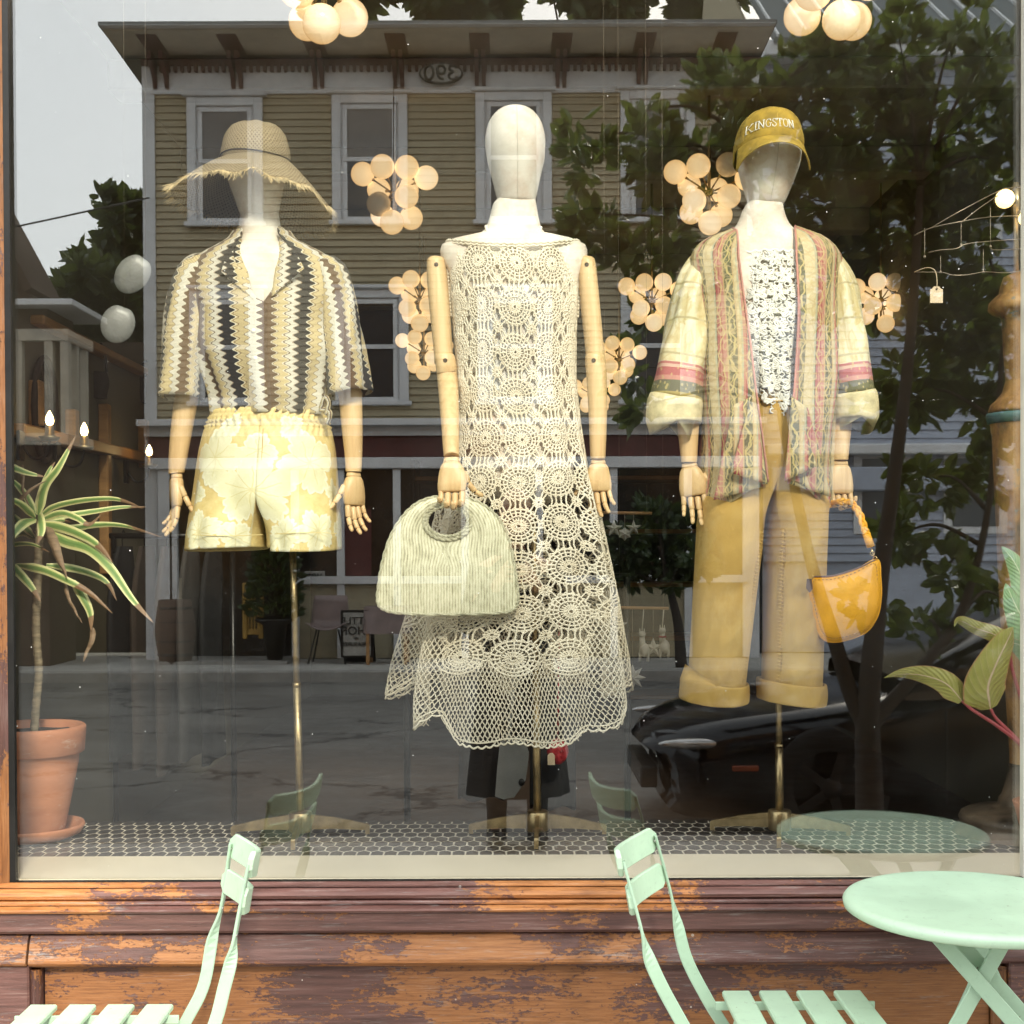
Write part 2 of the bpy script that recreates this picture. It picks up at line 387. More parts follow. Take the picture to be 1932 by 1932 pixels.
def m_palm():
    N = NT('palm_basket'); c = N.coord((1, 1, .16)); n1 = N.noise(c, 130, 5, .7); n2 = N.noise(N.coord(), 45, 5, .7); w1 = N.n('TexWave', Vector=N.coord((1, 1, 1), 'UV'), Scale=42, Distortion=1.2, Detail=2)
    f = N.math('ADD', N.math('MULTIPLY', n1, .6), N.math('ADD', N.math('MULTIPLY', n2, .35), N.math('MULTIPLY', w1, .18)))
    cr = N.ramp(f, [(.38, (.26, .24, .14)), (.52, (.52, .49, .33)), (.70, (.70, .66, .48))]); N.bump(f, .7, .004); return N.out(cr, .75)
def m_shirt():
    N = NT('striped_lace_knit'); uv = sepxy(N, N.coord((1, 1, 1), 'UV')); u, v = uv.outputs[0], uv.outputs[1]
    zig = N.math('MULTIPLY', N.math('PINGPONG', v, .0085), .95)
    wv = N.math('MULTIPLY', N.math('SINE', N.math('MULTIPLY', v, 340)), .0062)
    w = N.math('ADD', N.math('ADD', u, wv), N.math('MULTIPLY', N.math('SUBTRACT', N.noise(N.coord((1, 1, 1)), 4, 2), .5), .012))
    f = N.math('FRACT', N.math('DIVIDE', N.math('ADD', w, 5.030), .165))
    CR, WH, BK, BR, LN = (.68, .54, .28), (.76, .71, .58), (.008, .006, .006), (.15, .085, .04), (.82, .75, .58)
    col = N.ramp(f, [(0, BK), (.17, LN), (.19, CR), (.21, (.22, .14, .07)), (.225, CR), (.36, BR), (.375, WH), (.50, LN), (.52, BR), (.70, LN), (.715, (.30, .2, .11)), (.73, CR), (.84, LN), (.86, BR), (.88, WH), (.98, (.4, .3, .2))], 'CONSTANT')
    kn = N.n('TexWave', Vector=N.coord((1, 1, 1), 'UV', (0, 0, PI / 2)), Scale=90, Distortion=1.5, Detail=1)
    kn2 = N.n('TexWave', Vector=N.coord((1, 1, 1), 'UV'), Scale=150, Distortion=1.5, Detail=1)
    h = N.math('MULTIPLY', kn, kn2); hole = N.ramp(h, [(.02, .55), (.2, 1)])
    c2 = N.mix(1.0, col, hole, 'MULTIPLY'); N.bump(h, .6, .002)
    return N.out(c2, .85, Sheen_Weight=.1)

def m_damask():
    """pale cut-velvet flowers, each with scalloped petals, a raised rim and veins, on a yellow ground"""
    N = NT('floral_brocade'); c = N.coord((1, 1, 1), 'UV')
    wr = N.noise(c, 20, 3, .5); cv = N.n('VectorMath', _operation='ADD', i0=c, i1=N.n('VectorMath', _operation='SCALE', i0=N.n('VectorMath', _operation='SUBTRACT', i0=wr.outputs['Color'], i1=(.5, .5, .5)), Scale=.022))
    s = sepxy(N, cv); u, v = s.outputs[0], s.outputs[1]
    FL = []
    for px, py, Rp, pet, ph in ((492, 925, 74, 5, .3), (497, 850, 36, 3, 1.5), (418, 862, 62, 4, .8), (588, 872, 68, 4, 2.0), (402, 1003, 44, 5, .2), (598, 1004, 48, 5, 1.1), (462, 1012, 36, 3, .5), (545, 1008, 38, 4, .9), (385, 930, 30, 3, 1.2), (625, 930, 34, 5, .2), (440, 800, 26, 3, 0), (560, 805, 30, 4, 0), (500, 1028, 26, 3, .4), (345, 850, 40, 4, 0), (655, 1000, 40, 4, 1)):
        FL.append((math.asin(max(-1, min(1, (px - 497) / 134.0))) / PI * .5, P(500, py, .36).z, Rp * .00136, pet, ph))
    for k in range(9): FL.append((.30 + .07 * (k % 3) - (.0 if k % 2 else 1.0) * .68, P(500, 830 + 85 * (k // 3), .36).z, .045, 5, k))
    best = None; vein = None
    for fu, fv, R_, pet, ph in FL:
        dx, dy = N.math('SUBTRACT', u, fu), N.math('SUBTRACT', v, fv)
        d = N.math('SQRT', N.math('ADD', N.math('MULTIPLY', dx, dx), N.math('MULTIPLY', dy, dy)))
        an = N.math('ADD', N.math('ARCTAN2', dy, dx), ph)
        lob = N.math('ADD', N.math('MULTIPLY', N.math('ABSOLUTE', N.math('SINE', N.math('MULTIPLY', an, pet / 2))), .30), N.math('MULTIPLY', N.math('ABSOLUTE', N.math('SINE', N.math('MULTIPLY', an, pet * 2.5))), .10))
        val = N.math('MULTIPLY', N.math('SUBTRACT', N.math('ADD', lob, .57), N.math('DIVIDE', d, R_)), R_ / .06)
        ve = N.math('MULTIPLY', N.math('LESS_THAN', N.math('ABSOLUTE', N.math('SINE', N.math('MULTIPLY', an, pet))), N.math('DIVIDE', .0011 * pet, N.math('MAXIMUM', d, .004))), N.math('LESS_THAN', d, R_ * .62))
        best = val if best is None else N.math('MAXIMUM', best, val); vein = ve if vein is None else N.math('MAXIMUM', vein, ve)
    m = N.ramp(best, [(.0, 0), (.03, 1)]); rim = N.ramp(best, [(.0, 0), (.03, 1), (.09, 1), (.16, 0)])
    ground = N.ramp(N.noise(c, 40, 4), [(.3, (.60, .45, .17)), (.7, (.70, .56, .26))]); pale = N.ramp(N.noise(c, 15, 4), [(.3, (.64, .60, .36)), (.7, (.73, .70, .50))])
    vn = N.math('MULTIPLY', vein, m)
    col = N.mix(m, ground, pale); col = N.mix(N.math('MULTIPLY', vn, .5), col, (.52, .42, .16)); col = N.mix(N.math('MULTIPLY', rim, .5), col, (.80, .78, .62))
    h = N.math('ADD', m, N.math('MULTIPLY', rim, .4)); N.bump(N.math('SUBTRACT', h, N.math('MULTIPLY', vn, .5)), .4, .002)
    return N.out(col, .5)

def m_jacket(name='tapestry_stripe', horiz=False, off=0.0):
    """striped tapestry: cream with gold leaves, rose bands, olive bands with yellow scrolling vines"""
    N = NT(name); c = N.coord((1, 1, 1), 'UV'); s = sepxy(N, c); u, v = (s.outputs[1], s.outputs[0]) if horiz else (s.outputs[0], s.outputs[1])
    nz = N.noise(c, 18, 4, .6)
    f = N.math('FRACT', N.math('DIVIDE', N.math('ADD', u, 3.0 + off), .118))
    CRM, ROSE, PINK, OL, TAN, SAGE = (.62, .52, .31), (.37, .085, .08), (.50, .21, .165), (.125, .115, .06), (.52, .36, .17), (.44, .43, .30)
    base = N.ramp(f, [(0, CRM), (.16, SAGE), (.20, OL), (.22, ROSE), (.28, PINK), (.31, ROSE), (.34, PINK), (.42, TAN), (.45, OL), (.63, TAN), (.66, CRM), (.71, SAGE), (.75, PINK), (.80, ROSE), (.83, OL), (.95, CRM)], 'CONSTANT')
    def vine(cen, amp, per, wd):
        ph = N.math('ADD', N.math('SINE', N.math('MULTIPLY', v, 2 * PI / per)), N.math('MULTIPLY', N.math('SINE', N.math('MULTIPLY', v, 2 * PI / (per * .37))), .35))
        x = N.math('SUBTRACT', N.math('SUBTRACT', f, cen), N.math('MULTIPLY', ph, amp))
        return N.ramp(N.math('ABSOLUTE', x), [(wd * .8, 1), (wd, 0)])
    v1 = vine(.54, .055, .085, .022); v2 = vine(.55, -.06, .06, .014); v3 = vine(.89, .04, .07, .018); v4 = vine(.31, .06, .11, .016)
    vo = N.n('TexVoronoi', Vector=c, Scale=58); leaf = N.ramp(N.math('ADD', vo.outputs['Distance'], N.math('MULTIPLY', nz, .5)), [(.46, 1), (.5, 0)])
    vo2 = N.n('TexVoronoi', Vector=N.coord((1, 1, 1), 'UV', loc=(.3, .1, 0)), Scale=34, _feature='DISTANCE_TO_EDGE'); scroll = N.ramp(vo2.outputs['Distance'], [(.05, .8), (.09, 0)])
    inOl = N.ramp(f, [(.0, 0), (.44, 0), (.45, 1), (.62, 1), (.63, 0), (.82, 0), (.83, 1), (.95, 0)], 'CONSTANT')
    inCr = N.ramp(f, [(0, 1), (.16, 0), (.66, 1), (.72, 0), (.95, 1)], 'CONSTANT')
    col = N.mix(N.math('MULTIPLY', inOl, N.math('MULTIPLY', leaf, .55)), base, (.52, .42, .15))
    col = N.mix(N.math('MULTIPLY', inCr, N.math('MULTIPLY', scroll, .55)), col, (.48, .34, .13))
    for q in (v1, v2, v3, v4): col = N.mix(N.math('MULTIPLY', q, .9), col, (.58, .46, .18))
    col = N.mix(N.ramp(N.noise(N.coord(), 9, 5, .6), [(.45, 0), (.75, .3)]), col, (.66, .58, .42))
    vo3 = N.n('TexVoronoi', Vector=N.n('VectorMath', _operation='ADD', i0=c, i1=N.n('VectorMath', _operation='SCALE', i0=nz.outputs['Color'], Scale=.03)), Scale=26, _feature='DISTANCE_TO_EDGE')
    br = N.ramp(N.math('ABSOLUTE', N.math('SUBTRACT', vo3.outputs['Distance'], .16)), [(.03, .6), (.05, 0)]); col = N.mix(br, col, (.60, .47, .24))
    br2 = N.ramp(N.noise(c, 75, 3, .6), [(.54, 0), (.58, .4)]); col = N.mix(br2, col, (.46, .36, .2)); col = N.mix(1.0, col, (.86, .84, .82), 'MULTIPLY')
    h = N.n('TexWave', Vector=c, Scale=500, Distortion=.5); N.bump(h, .12, .001)
    return N.out(col, .62)
def m_sleeve():
    """pale watered cream sleeve with one rose and olive band above the cuff"""
    N = NT('tapestry_sleeve'); c = N.coord((1, 1, 1), 'UV'); s = sepxy(N, c); u, v = s.outputs[0], s.outputs[1]
    nz = N.noise(N.coord((1, .35, 1), 'UV'), 24, 5, .6, .6)
    base = N.ramp(nz, [(.30, (.46, .35, .13)), (.44, (.62, .53, .29)), (.56, (.68, .63, .43)), (.75, (.60, .60, .42))])
    vs = N.n('TexVoronoi', Vector=N.n('VectorMath', _operation='ADD', i0=c, i1=N.n('VectorMath', _operation='SCALE', i0=nz.outputs['Color'], Scale=.05)), Scale=16, _feature='DISTANCE_TO_EDGE')
    base = N.mix(N.ramp(N.math('ABSOLUTE', N.math('SUBTRACT', vs.outputs['Distance'], .18)), [(.03, .7), (.055, 0)]), base, (.56, .45, .22))
    base = N.mix(N.math('LESS_THAN', N.math('ABSOLUTE', N.math('SUBTRACT', N.math('FRACT', N.math('DIVIDE', v, .095)), .5)), .03), base, (.45, .38, .2))
    f = N.math('DIVIDE', N.math('SUBTRACT', v, 1.80), .20)
    vo = N.n('TexVoronoi', Vector=c, Scale=60); leaf = N.ramp(N.math('ADD', vo.outputs['Distance'], N.math('MULTIPLY', nz, .5)), [(.5, 1), (.54, 0)])
    band = N.ramp(f, [(0, (.64, .55, .33)), (.05, (.44, .13, .12)), (.13, (.60, .30, .24)), (.17, (.50, .4, .15)), (.25, (.16, .15, .09)), (.40, (.56, .26, .2)), (.46, (.45, .13, .12)), (.56, (.64, .42, .32)), (.60, (.45, .15, .13)), (.63, (.66, .6, .42))], 'CONSTANT')
    band = N.mix(N.math('MULTIPLY', leaf, .65), band, (.58, .46, .2))
    inb = N.ramp(f, [(0, 1), (.64, 0)], 'CONSTANT')
    lt = N.math('LESS_THAN', v, 1.80); col = N.mix(N.math('MULTIPLY', inb, N.math('SUBTRACT', 1.0, lt)), base, band)
    col = N.mix(1.0, col, (.88, .86, .84), 'MULTIPLY')
    N.bump(N.noise(c, 300, 2), .1, .001); return N.out(col, .6)
def m_denim():
    N = NT('mustard_twill'); n1 = N.noise(N.coord((1, 1, .7)), 5, 5, .6); cr = N.ramp(n1, [(.3, (.52, .305, .068)), (.55, (.64, .395, .10)), (.8, (.72, .49, .18))])
    pale = N.ramp(N.noise(N.coord((1.6, 1, .6), loc=(1, 2, 3)), 7, 9, .75), [(.52, 0), (.70, .45)]); col = N.mix(pale, cr, (.74, .54, .24))
    tw = N.n('TexWave', Vector=N.coord((1, 1, 1), 'UV', (0, 0, .9)), Scale=520, Distortion=.4); wr = N.noise(N.coord((1, 1, .35), rot=(0, .5, 0)), 11, 5, .55, .8)
    N.bump(N.math('ADD', N.math('MULTIPLY', tw, .06), wr), .6, .02); return N.out(col, .8)
def m_leaf_var():
    N = NT('striped_leaf'); uv = sepxy(N, N.coord((1, 1, 1), 'UV')); u, v = uv.outputs[0], uv.outputs[1]
    e = N.math('ABSOLUTE', N.math('SUBTRACT', u, .5)); e2 = N.math('ADD', e, N.math('MULTIPLY', N.math('SUBTRACT', N.noise(N.coord((1, 1, 1)), 30, 3), .5), .12))
    cr = N.ramp(e2, [(.0, (.14, .26, .07)), (.05, (.17, .28, .09)), (.22, (.24, .35, .11)), (.29, (.66, .64, .26)), (.48, (.76, .72, .38))])
    br = N.ramp(N.math('ADD', v, N.math('MULTIPLY', N.noise(N.coord(), 22, 4), .35)), [(.98, 0), (1.12, 1)])
    col = N.mix(br, cr, (.24, .14, .075)); N.bump(N.n('TexWave', Vector=N.coord((1, 1, 1), 'UV'), Scale=14), .25, .002)
    return N.out(col, .38, Subsurface_Weight=0.0)
def m_leaf_big(name, a, b, vein=(.62, .45, .32)):
    N = NT(name); uv = sepxy(N, N.coord((1, 1, 1), 'UV')); u, v = uv.outputs[0], uv.outputs[1]
    e = N.math('ABSOLUTE', N.math('SUBTRACT', u, .5)); rib = N.ramp(e, [(.015, 1), (.035, 0)])
    side = N.math('SINE', N.math('MULTIPLY', N.math('ADD', v, N.math('MULTIPLY', e, -.5)), 70)); cr = N.ramp(N.noise(N.coord(), 9, 4), [(.3, a), (.7, b)])
    edge = N.ramp(e, [(.455, 0), (.5, .8)]); col = N.mix(rib, cr, vein); col = N.mix(edge, col, (.40, .12, .08)); col = N.mix(N.ramp(side, [(.9, 0), (1, .25)]), col, vein)
    N.bump(N.math('ADD', side, N.math('MULTIPLY', rib, 2)), .25, .003); return N.out(col, .36)
def m_foliage(name, a, b):
    N = NT(name); oi = N.t.nodes.new('ShaderNodeNewGeometry'); n1 = N.n('TexWhiteNoise', Vector=N.n('VectorMath', _operation='SNAP', i0=N.coord(), i1=(.13, .13, .13)))
    cr = N.ramp(N.noise(N.coord(), 3.5, 4, .7), [(.3, a), (.7, b)]); cr2 = N.mix(.35, cr, N.ramp(n1, [(0, a), (1, b)]))
    N.out(cr2, .42); tl_ = N.n('BsdfTranslucent', Color=N.mix(.5, cr2, (.20, .26, .04))); mx = N.n('MixShader', i0=.35, i1=N.b, i2=tl_)
    N.t.links.new(mx.outputs[0], N.t.nodes['Material Output'].inputs['Surface']); return N.m
def m_asphalt():
    N = NT('asphalt'); c = N.coord(); n1 = N.noise(c, .7, 8, .65); cr = N.ramp(n1, [(.3, (.11, .105, .096)), (.7, (.20, .19, .172))])
    pt = N.ramp(N.noise(N.coord((.35, 1.5, 1)), 1.1, 4, .5), [(.5, 0), (.52, .35)])
    c2 = N.mix(pt, cr, (.12, .11, .098))
    ck = N.n('TexVoronoi', Vector=N.n('VectorMath', _operation='ADD', i0=N.coord((.33, .6, 1)), i1=N.n('VectorMath', _operation='SCALE', i0=N.noise(c, 1.4, 6, .7).outputs['Color'], Scale=.7)), Scale=.8, _feature='DISTANCE_TO_EDGE')
    crk = N.ramp(ck.outputs['Distance'], [(.006, 1), (.016, 0)]); c3 = N.mix(N.math('MULTIPLY', crk, .8), c2, (.015, .013, .012))
    N.bump(N.math('SUBTRACT', N.noise(c, 90, 4, .8), crk), .5, .01); return N.out(c3, .8)
def m_tile():
    N = NT('dark_tile'); oi = N.n('ObjectInfo'); cr = N.ramp(oi.outputs['Random'], [(0, (.018, .014, .013)), (.6, (.032, .027, .025)), (1, (.055, .042, .036))])
    n1 = N.noise(N.coord(), 70, 4, .7); c2 = N.mix(N.ramp(n1, [(.5, 0), (.75, .35)]), cr, (.10, .07, .055)); N.bump(n1, .15, .002); return N.out(c2, .34)
def m_globe(name, st, col=(1.0, .60, .25)):
    """milk-glass globe, lit from inside: hottest over the bulb, cooler at the rim"""
    N = NT(name); lw = N.n('LayerWeight', Blend=.35); em = N.ramp(lw.outputs['Facing'], [(0, (col[0], col[1] * 1.15, col[2] * 1.4)), (.35, (col[0], col[1] * 1.05, col[2] * 1.12)), (.75, (col[0] * .92, col[1] * .88, col[2] * .8)), (1, (col[0] * .75, col[1] * .62, col[2] * .45))])
    return N.out((.7, .62, .5), .18, 0, Emission_Color=em, Emission_Strength=st)
def m_emit(name, col, st):
    N = NT(name); return N.out((.8, .7, .5), .3, 0, Emission_Color=(*col, 1), Emission_Strength=st)
def m_clearpane(name, tint, refl=.10):
    N = NT(name); tr = N.n('BsdfTransparent', Color=tint); gl = N.n('BsdfGlossy', Roughness=.02); mx = N.n('MixShader', i0=refl, i1=tr, i2=gl)
    N.t.links.new(mx.outputs[0], N.t.nodes['Material Output'].inputs['Surface']); N.t.nodes.remove(N.b); return N.m
def m_rust():
    N = NT('rusty_paint'); n1 = N.noise(N.coord((1, 1, .6)), 7, 9, .72); cr = N.ramp(n1, [(.35, (.07, .05, .032)), (.46, (.25, .125, .040)), (.58, (.40, .22, .075)), (.75, (.42, .32, .20))])
    bl = N.ramp(N.noise(N.coord((1, 1, 1), loc=(4, 0, 0)), 11, 8, .75), [(.60, 0), (.66, .8)]); col = N.mix(bl, cr, (.12, .16, .17)); N.bump(n1, .5, .008); return N.out(col, .5, .2)
def m_terra():
    N = NT('terracotta'); n1 = N.noise(N.coord((1, 1, 2.5)), 6, 6, .65); cr = N.ramp(n1, [(.3, (.34, .125, .06)), (.65, (.48, .20, .105)), (.85, (.52, .27, .17))])
    wh = N.ramp(N.noise(N.coord((1, 1, 3), loc=(2, 0, 0)), 11, 8, .8), [(.58, 0), (.70, .55)]); N.bump(N.noise(N.coord((1, 1, 8)), 30, 4), .15, .003); return N.out(N.mix(wh, cr, (.6, .45, .35)), .85)

def m_board(name, col):
    N = NT(name); oi = N.n('ObjectInfo'); n1 = N.noise(N.coord((.4, 1, 6)), 3, 6, .65); cr = N.ramp(n1, [(.3, tuple(x * .84 for x in col)), (.7, tuple(x * 1.08 for x in col))])
    c2 = N.mix(1.0, cr, N.ramp(oi.outputs['Random'], [(0, .86), (1, 1.0)]), 'MULTIPLY'); st = N.ramp(N.noise(N.coord((3, 1, .15)), 4, 5, .7), [(.55, 0), (.75, .3)])
    N.bump(n1, .15, .01); return N.out(N.mix(st, c2, tuple(x * .55 for x in col)), .75)
def m_chip(name, col):
    N = NT(name); c = N.coord(); n1 = N.noise(c, 5, 5, .6); cr = N.ramp(n1, [(.3, tuple(x * .9 for x in col)), (.7, tuple(x * 1.06 for x in col))])
    dirt = N.ramp(N.noise(c, 38, 7, .75), [(.54, 0), (.70, .35)]); c2 = N.mix(dirt, cr, tuple(x * .62 for x in col))
    ch = N.ramp(N.noise(N.coord((1, 1, 1), loc=(5, 2, 1)), 60, 6, .7), [(.675, 0), (.69, .85)]); c3 = N.mix(ch, c2, (.16, .12, .08))
    N.bump(N.math('SUBTRACT', N.noise(c, 140, 3), ch), .08, .002); return N.out(c3, N.ramp(n1, [(.3, .30), (.7, .46)]))
MT = {
 'glass': m_glass(), 'peelA': m_peel('worn_wood_panel', .55, .85), 'peelB': m_peel('worn_wood_rail', .505, 1.0, seed=2.3), 'peelC': m_peel('worn_wood_fascia', .44, 1.05, seed=5.1),
 'peelV': m_peel('worn_wood_upright', .53, .72, True, 1.7), 'peelS': m_peel('worn_wood_sill', .47, 1.35, seed=7.7),
 'limb': m_woodlimb(), 'linen': m_linen(), 'slip': m_linen('white_slip', (.74, .73, .70), (.82, .82, .80)), 'yarn': m_yarn('cream_yarn', (.62, .54, .40), (.76, .69, .55)), 'lace': m_yarn('white_cotton', (.72, .69, .60), (.82, .80, .74)),
 'hat': m_straw('hat_straw', (.34, .25, .14), (.52, .41, .25), 48, .8, .30), 'fray': simple('frayed_straw', (.60, .46, .25), .7, 0, .4, 40), 'palm': m_palm(),
 'shirt': m_shirt(), 'damask': m_damask(), 'jacket': m_jacket(), 'sleeve': m_sleeve(), 'denim': m_denim(), 'cuffj': simple('tapestry_cuff', (.60, .51, .30), .65, 0, .3, 40, .2, 200),
 'stitch': simple('ochre_thread', (.50, .30, .07), .8), 'cap': simple('cap_cotton', (.37, .235, .028), .85, 0, .45, 22, .35, 260), 'capD': simple('cap_edge', (.44, .30, .06), .85, 0, .3, 30), 'thread': simple('white_thread', (.80, .78, .70), .7, 0, .1),
 'ybag': simple('yellow_leather', (.78, .36, .010), .48, 0, .15, 14, .35, 170), 'gold': simple('gold_hardware', (.75, .55, .25), .22, 1, .1), 'brown_leather': simple('brown_leather', (.12, .065, .045), .4),
 'brass': simple('aged_brass', (.40, .30, .16), .36, .9, .35, 26, .15, 80), 'steel': simple('dull_steel', (.45, .43, .4), .35, .9), 'black': simple('black_metal', (.012, .011, .010), .35, .3), 'joint': simple('dark_joint', (.05, .03, .02), .7),  # joint is the dark brown of finger joints, bolts and the tag eyelet
 'mint': m_chip('mint_paint', (.49, .66, .48)), 'mintD': m_chip('mint_paint_frame', (.39, .55, .40)),
 'cream': simple('cream_ledge', (.70, .60, .45), .5, 0, .08, 2.5, .06, 40), 'grout': simple('pale_grout', (.62, .55, .44), .8, 0, .2, 30), 'tile': m_tile(), 'terra': m_terra(), 'soil': simple('potting_soil', (.03, .02, .014), .95, 0, .5, 60, .8, 90),
 'dleaf': m_leaf_var(), 'dbrown': simple('withered_leaf', (.25, .165, .10), .7, 0, .4, 20, .4, 60, (1, 1, 4)), 'cane': simple('cane_bark', (.27, .21, .13), .8, 0, .5, 25, .6, 60, (1, 1, 4)),
 'pleaf': m_leaf_big('philodendron_leaf', (.26, .24, .045), (.40, .37, .10)), 'pgreen': m_leaf_big('philodendron_green', (.13, .24, .10), (.24, .38, .18), (.5, .55, .35)), 'pstem': simple('red_stalk', (.33, .055, .06), .35, 0, .25, 15),
 'rust': m_rust(), 'iron': simple('dark_iron_rust', (.12, .085, .055), .5, .3, .7, 12, .5, 40), 'tealring': simple('teal_ring', (.06, .12, .12), .5), 'globe': m_globe('lit_globe', .52), 'globeD': m_globe('unlit_globe', .07), 'globeW': m_globe('bright_globe', .62, (1, .66, .34)), 'flame': m_emit('flame_bulb', (1.0, .66, .28), 11.0), 'bulb': m_emit('string_bulb', (1.0, .66, .22), 2.6),
 'wall_in': simple('grey_green_wall', (.16, .145, .10), .8, 0, .12, 2), 'ceil': simple('cream_ceiling', (.50, .47, .40), .8, 0, .1, 2), 'beam': simple('cream_beam', (.42, .38, .31), .8), 'soffit': simple('cream_soffit', (.62, .57, .47), .7), 'floor_in': simple('dark_floorboards', (.05, .032, .022), .45, 0, .3, 4), 'trim_in': simple('honey_wood', (.36, .19, .07), .45, 0, .3, 6, .1, 40, (1, 1, 5)), 'dark_in': simple('dark_cabinet', (.03, .025, .022), .5),
 'coat': simple('dark_brown_cloth', (.028, .019, .014), .9, 0, .3, 8, .3, 120), 'greybag': simple('grey_leather', (.26, .25, .23), .42), 'red': simple('red_beads', (.32, .015, .02), .3, 0, .5, 60, .8, 90), 'tagpaper': simple('tag_paper', (.62, .48, .32), .8), 'wire': simple('thin_wire', (.30, .24, .18), .4, .6), 'felt': simple('cream_felt', (.55, .5, .42), .95), 'mirror': simple('mirror_disc', (.25, .25, .24), .45, .2, .1), 'denimblue': simple('blue_cloth', (.022, .026, .04), .9), 'greycloth': simple('grey_cloth', (.045, .042, .04), .9), 'tancloth': simple('tan_cloth', (.07, .05, .032), .9),
 'paving': simple('pavement_concrete', (.40, .385, .355), .85, 0, .25, 1.5, .3, 60), 'asphalt': m_asphalt(), 'kerb': simple('kerb_stone', (.27, .26, .24), .85, 0, .25, 5, .3, 40), 'siding': m_board('yellow_clapboard', (.42, .36, .235)), 'trimw': simple('grey_white_trim', (.66, .67, .68), .6, 0, .12, 3), 'maroon': simple('maroon_trim', (.085, .022, .018), .6, 0, .25, 5), 'redband': simple('red_band', (.10, .025, .02), .6), 'roofing': simple('grey_roof', (.16, .165, .16), .7), 'pane': simple('house_pane', (.035, .04, .045), .06, 0, .1), 'shade': simple('roller_shade', (.22, .21, .2), .8), 'darkroom': simple('dark_shop_glass', (.016, .013, .012), .09), 'brick': simple('brown_brick', (.070, .040, .026), .85, 0, .35, 9, .4, 40, (1, 1, 5)), 'bluesiding': simple('blue_grey_clapboard', (.36, .40, .48), .7, 0, .12, 3), 'tin': simple('standing_seam_tin', (.12, .14, .145), .85, 0, .15, 3), 'bark': simple('tree_bark', (.045, .036, .028), .9, 0, .5, 14, .8, 50, (1, 1, 4)),
 'foliage': m_foliage('street_tree_leaves', (.05, .085, .022), (.14, .20, .055)), 'foliage2': m_foliage('far_tree_leaves', (.018, .032, .012), (.05, .08, .028)), 'carpaint': None, 'tyre': simple('tyre_rubber', (.015, .015, .015), .8), 'lens': simple('headlamp_lens', (.5, .5, .5), .08, .6), 'cglass': simple('car_glass', (.012, .013, .014), .04), 'amber': simple('amber_lens', (.30, .07, .02), .2), 'chrome': simple('chrome', (.7, .7, .7), .12, 1), 'darkrim': simple('dark_alloy', (.03, .03, .032), .4, .6), 'plate': simple('plaque_white', (.42, .42, .40), .6), 'ink': simple('dark_lettering', (.03, .028, .025), .6), 'yellowwood': simple('yellow_paint', (.42, .25, .05), .6), 'signwhite': simple('sign_board', (.34, .33, .30), .7), 'wicker': simple('pink_plastic', (.24, .18, .17), .5), 'skin': simple('skin', (.48, .28, .19), .5, 0, .1), 'hair': simple('dark_hair', (.02, .014, .01), .5), 'blackcloth': simple('black_clothing', (.010, .010, .011), .9, 0, .2), 'phone': simple('phone_body', (.02, .02, .022), .25), 'pearl': simple('pearl', (.74, .69, .60), .25, 0, .08),
}
N = NT('black_car_paint'); MT['carpaint'] = N.out((.005, .005, .007), .12, 0, Specular_IOR_Level=.32)
# ------------------------------------------------------------------ ground and the shop front
def zz(py, Y=0.0): return P(966, py, Y).z
def xx(px, Y=0.0): return P(px, 966, Y).x
o = MB().box((-9, -3.45, -.25), (9, .35, 0)).obj('pavement', MT['paving'], kind='structure')
o = MB().box((-9, -3.60, -.25), (9, -3.455, .004), ch=.015).obj('kerb', MT['kerb'], kind='structure')
o = MB().box((-30, -12.9, -.4), (30, -3.60, -.13)).obj('road', MT['asphalt'], kind='structure')
MB().box((-30, -13.05, -.3), (30, -12.9, .0), ch=.015).obj('far_kerb', MT['kerb'], kind='structure')
MB().box((-30, -15.5, -.3), (30, -13.05, -.004)).obj('far_pavement', MT['paving'], kind='structure')
MB().box((-120, -130, -.6), (120, 60, -.41)).obj('ground', simple('earth', (.12, .11, .08), .9), kind='structure')

XL, XR, ZB, ZT = xx(21), xx(1929), zz(1661), 4.35
front = empty('shopfront', (0, 0, 0), 'worn wooden shopfront with peeling orange and plum varnish under its big display window', 'shopfront')
XQ = XR + .95
MB().box((XL - .05, .012, ZB - .01), (XQ + .03, .020, ZT)).obj('window_pane', MT['glass'], front, label='large clear display window pane with faint dust and street reflections')
def prof(name, mat, pts, x0=-4.2, x1=4.2, **k):
    return MB().prism(pts, x0, x1, axis='x').obj(name, MT[mat], front, **k)
# left upright: flat face, a step, then the dark glazing bead
zj = zz(1702)
MB().prism([(XL - .010, .02), (XL - .010, -.004), (XL - .018, -.012), (XL - .030, -.012), (XL - .036, -.030), (XL - .30, -.030), (XL - .30, .05), (XL - .02, .05)][::-1], zj, ZT, axis='z').obj('upright', MT['peelV'], front)
MB().box((XL - .010, -.003, ZB), (XL + .004, .011, ZT)).obj('glazing_bead', MT['black'], front)
MB().box((XR - .002, -.016, ZB + .003), (XR + .022, .011, ZT), ch=.003).obj('glazing_bead', simple('pale_bead', (.55, .53, .45), .4, 0, .2, 8), front, label='pale metal glazing bead along the right edge of the pane')
MB().box((XQ, -.03, zj), (XQ + .30, .05, ZT), ch=.004).obj('upright', MT['peelV'], front)
MB().box((-4.2, -.06, ZT), (4.2, .06, ZT + .5)).obj('lintel', MT['peelB'], front)
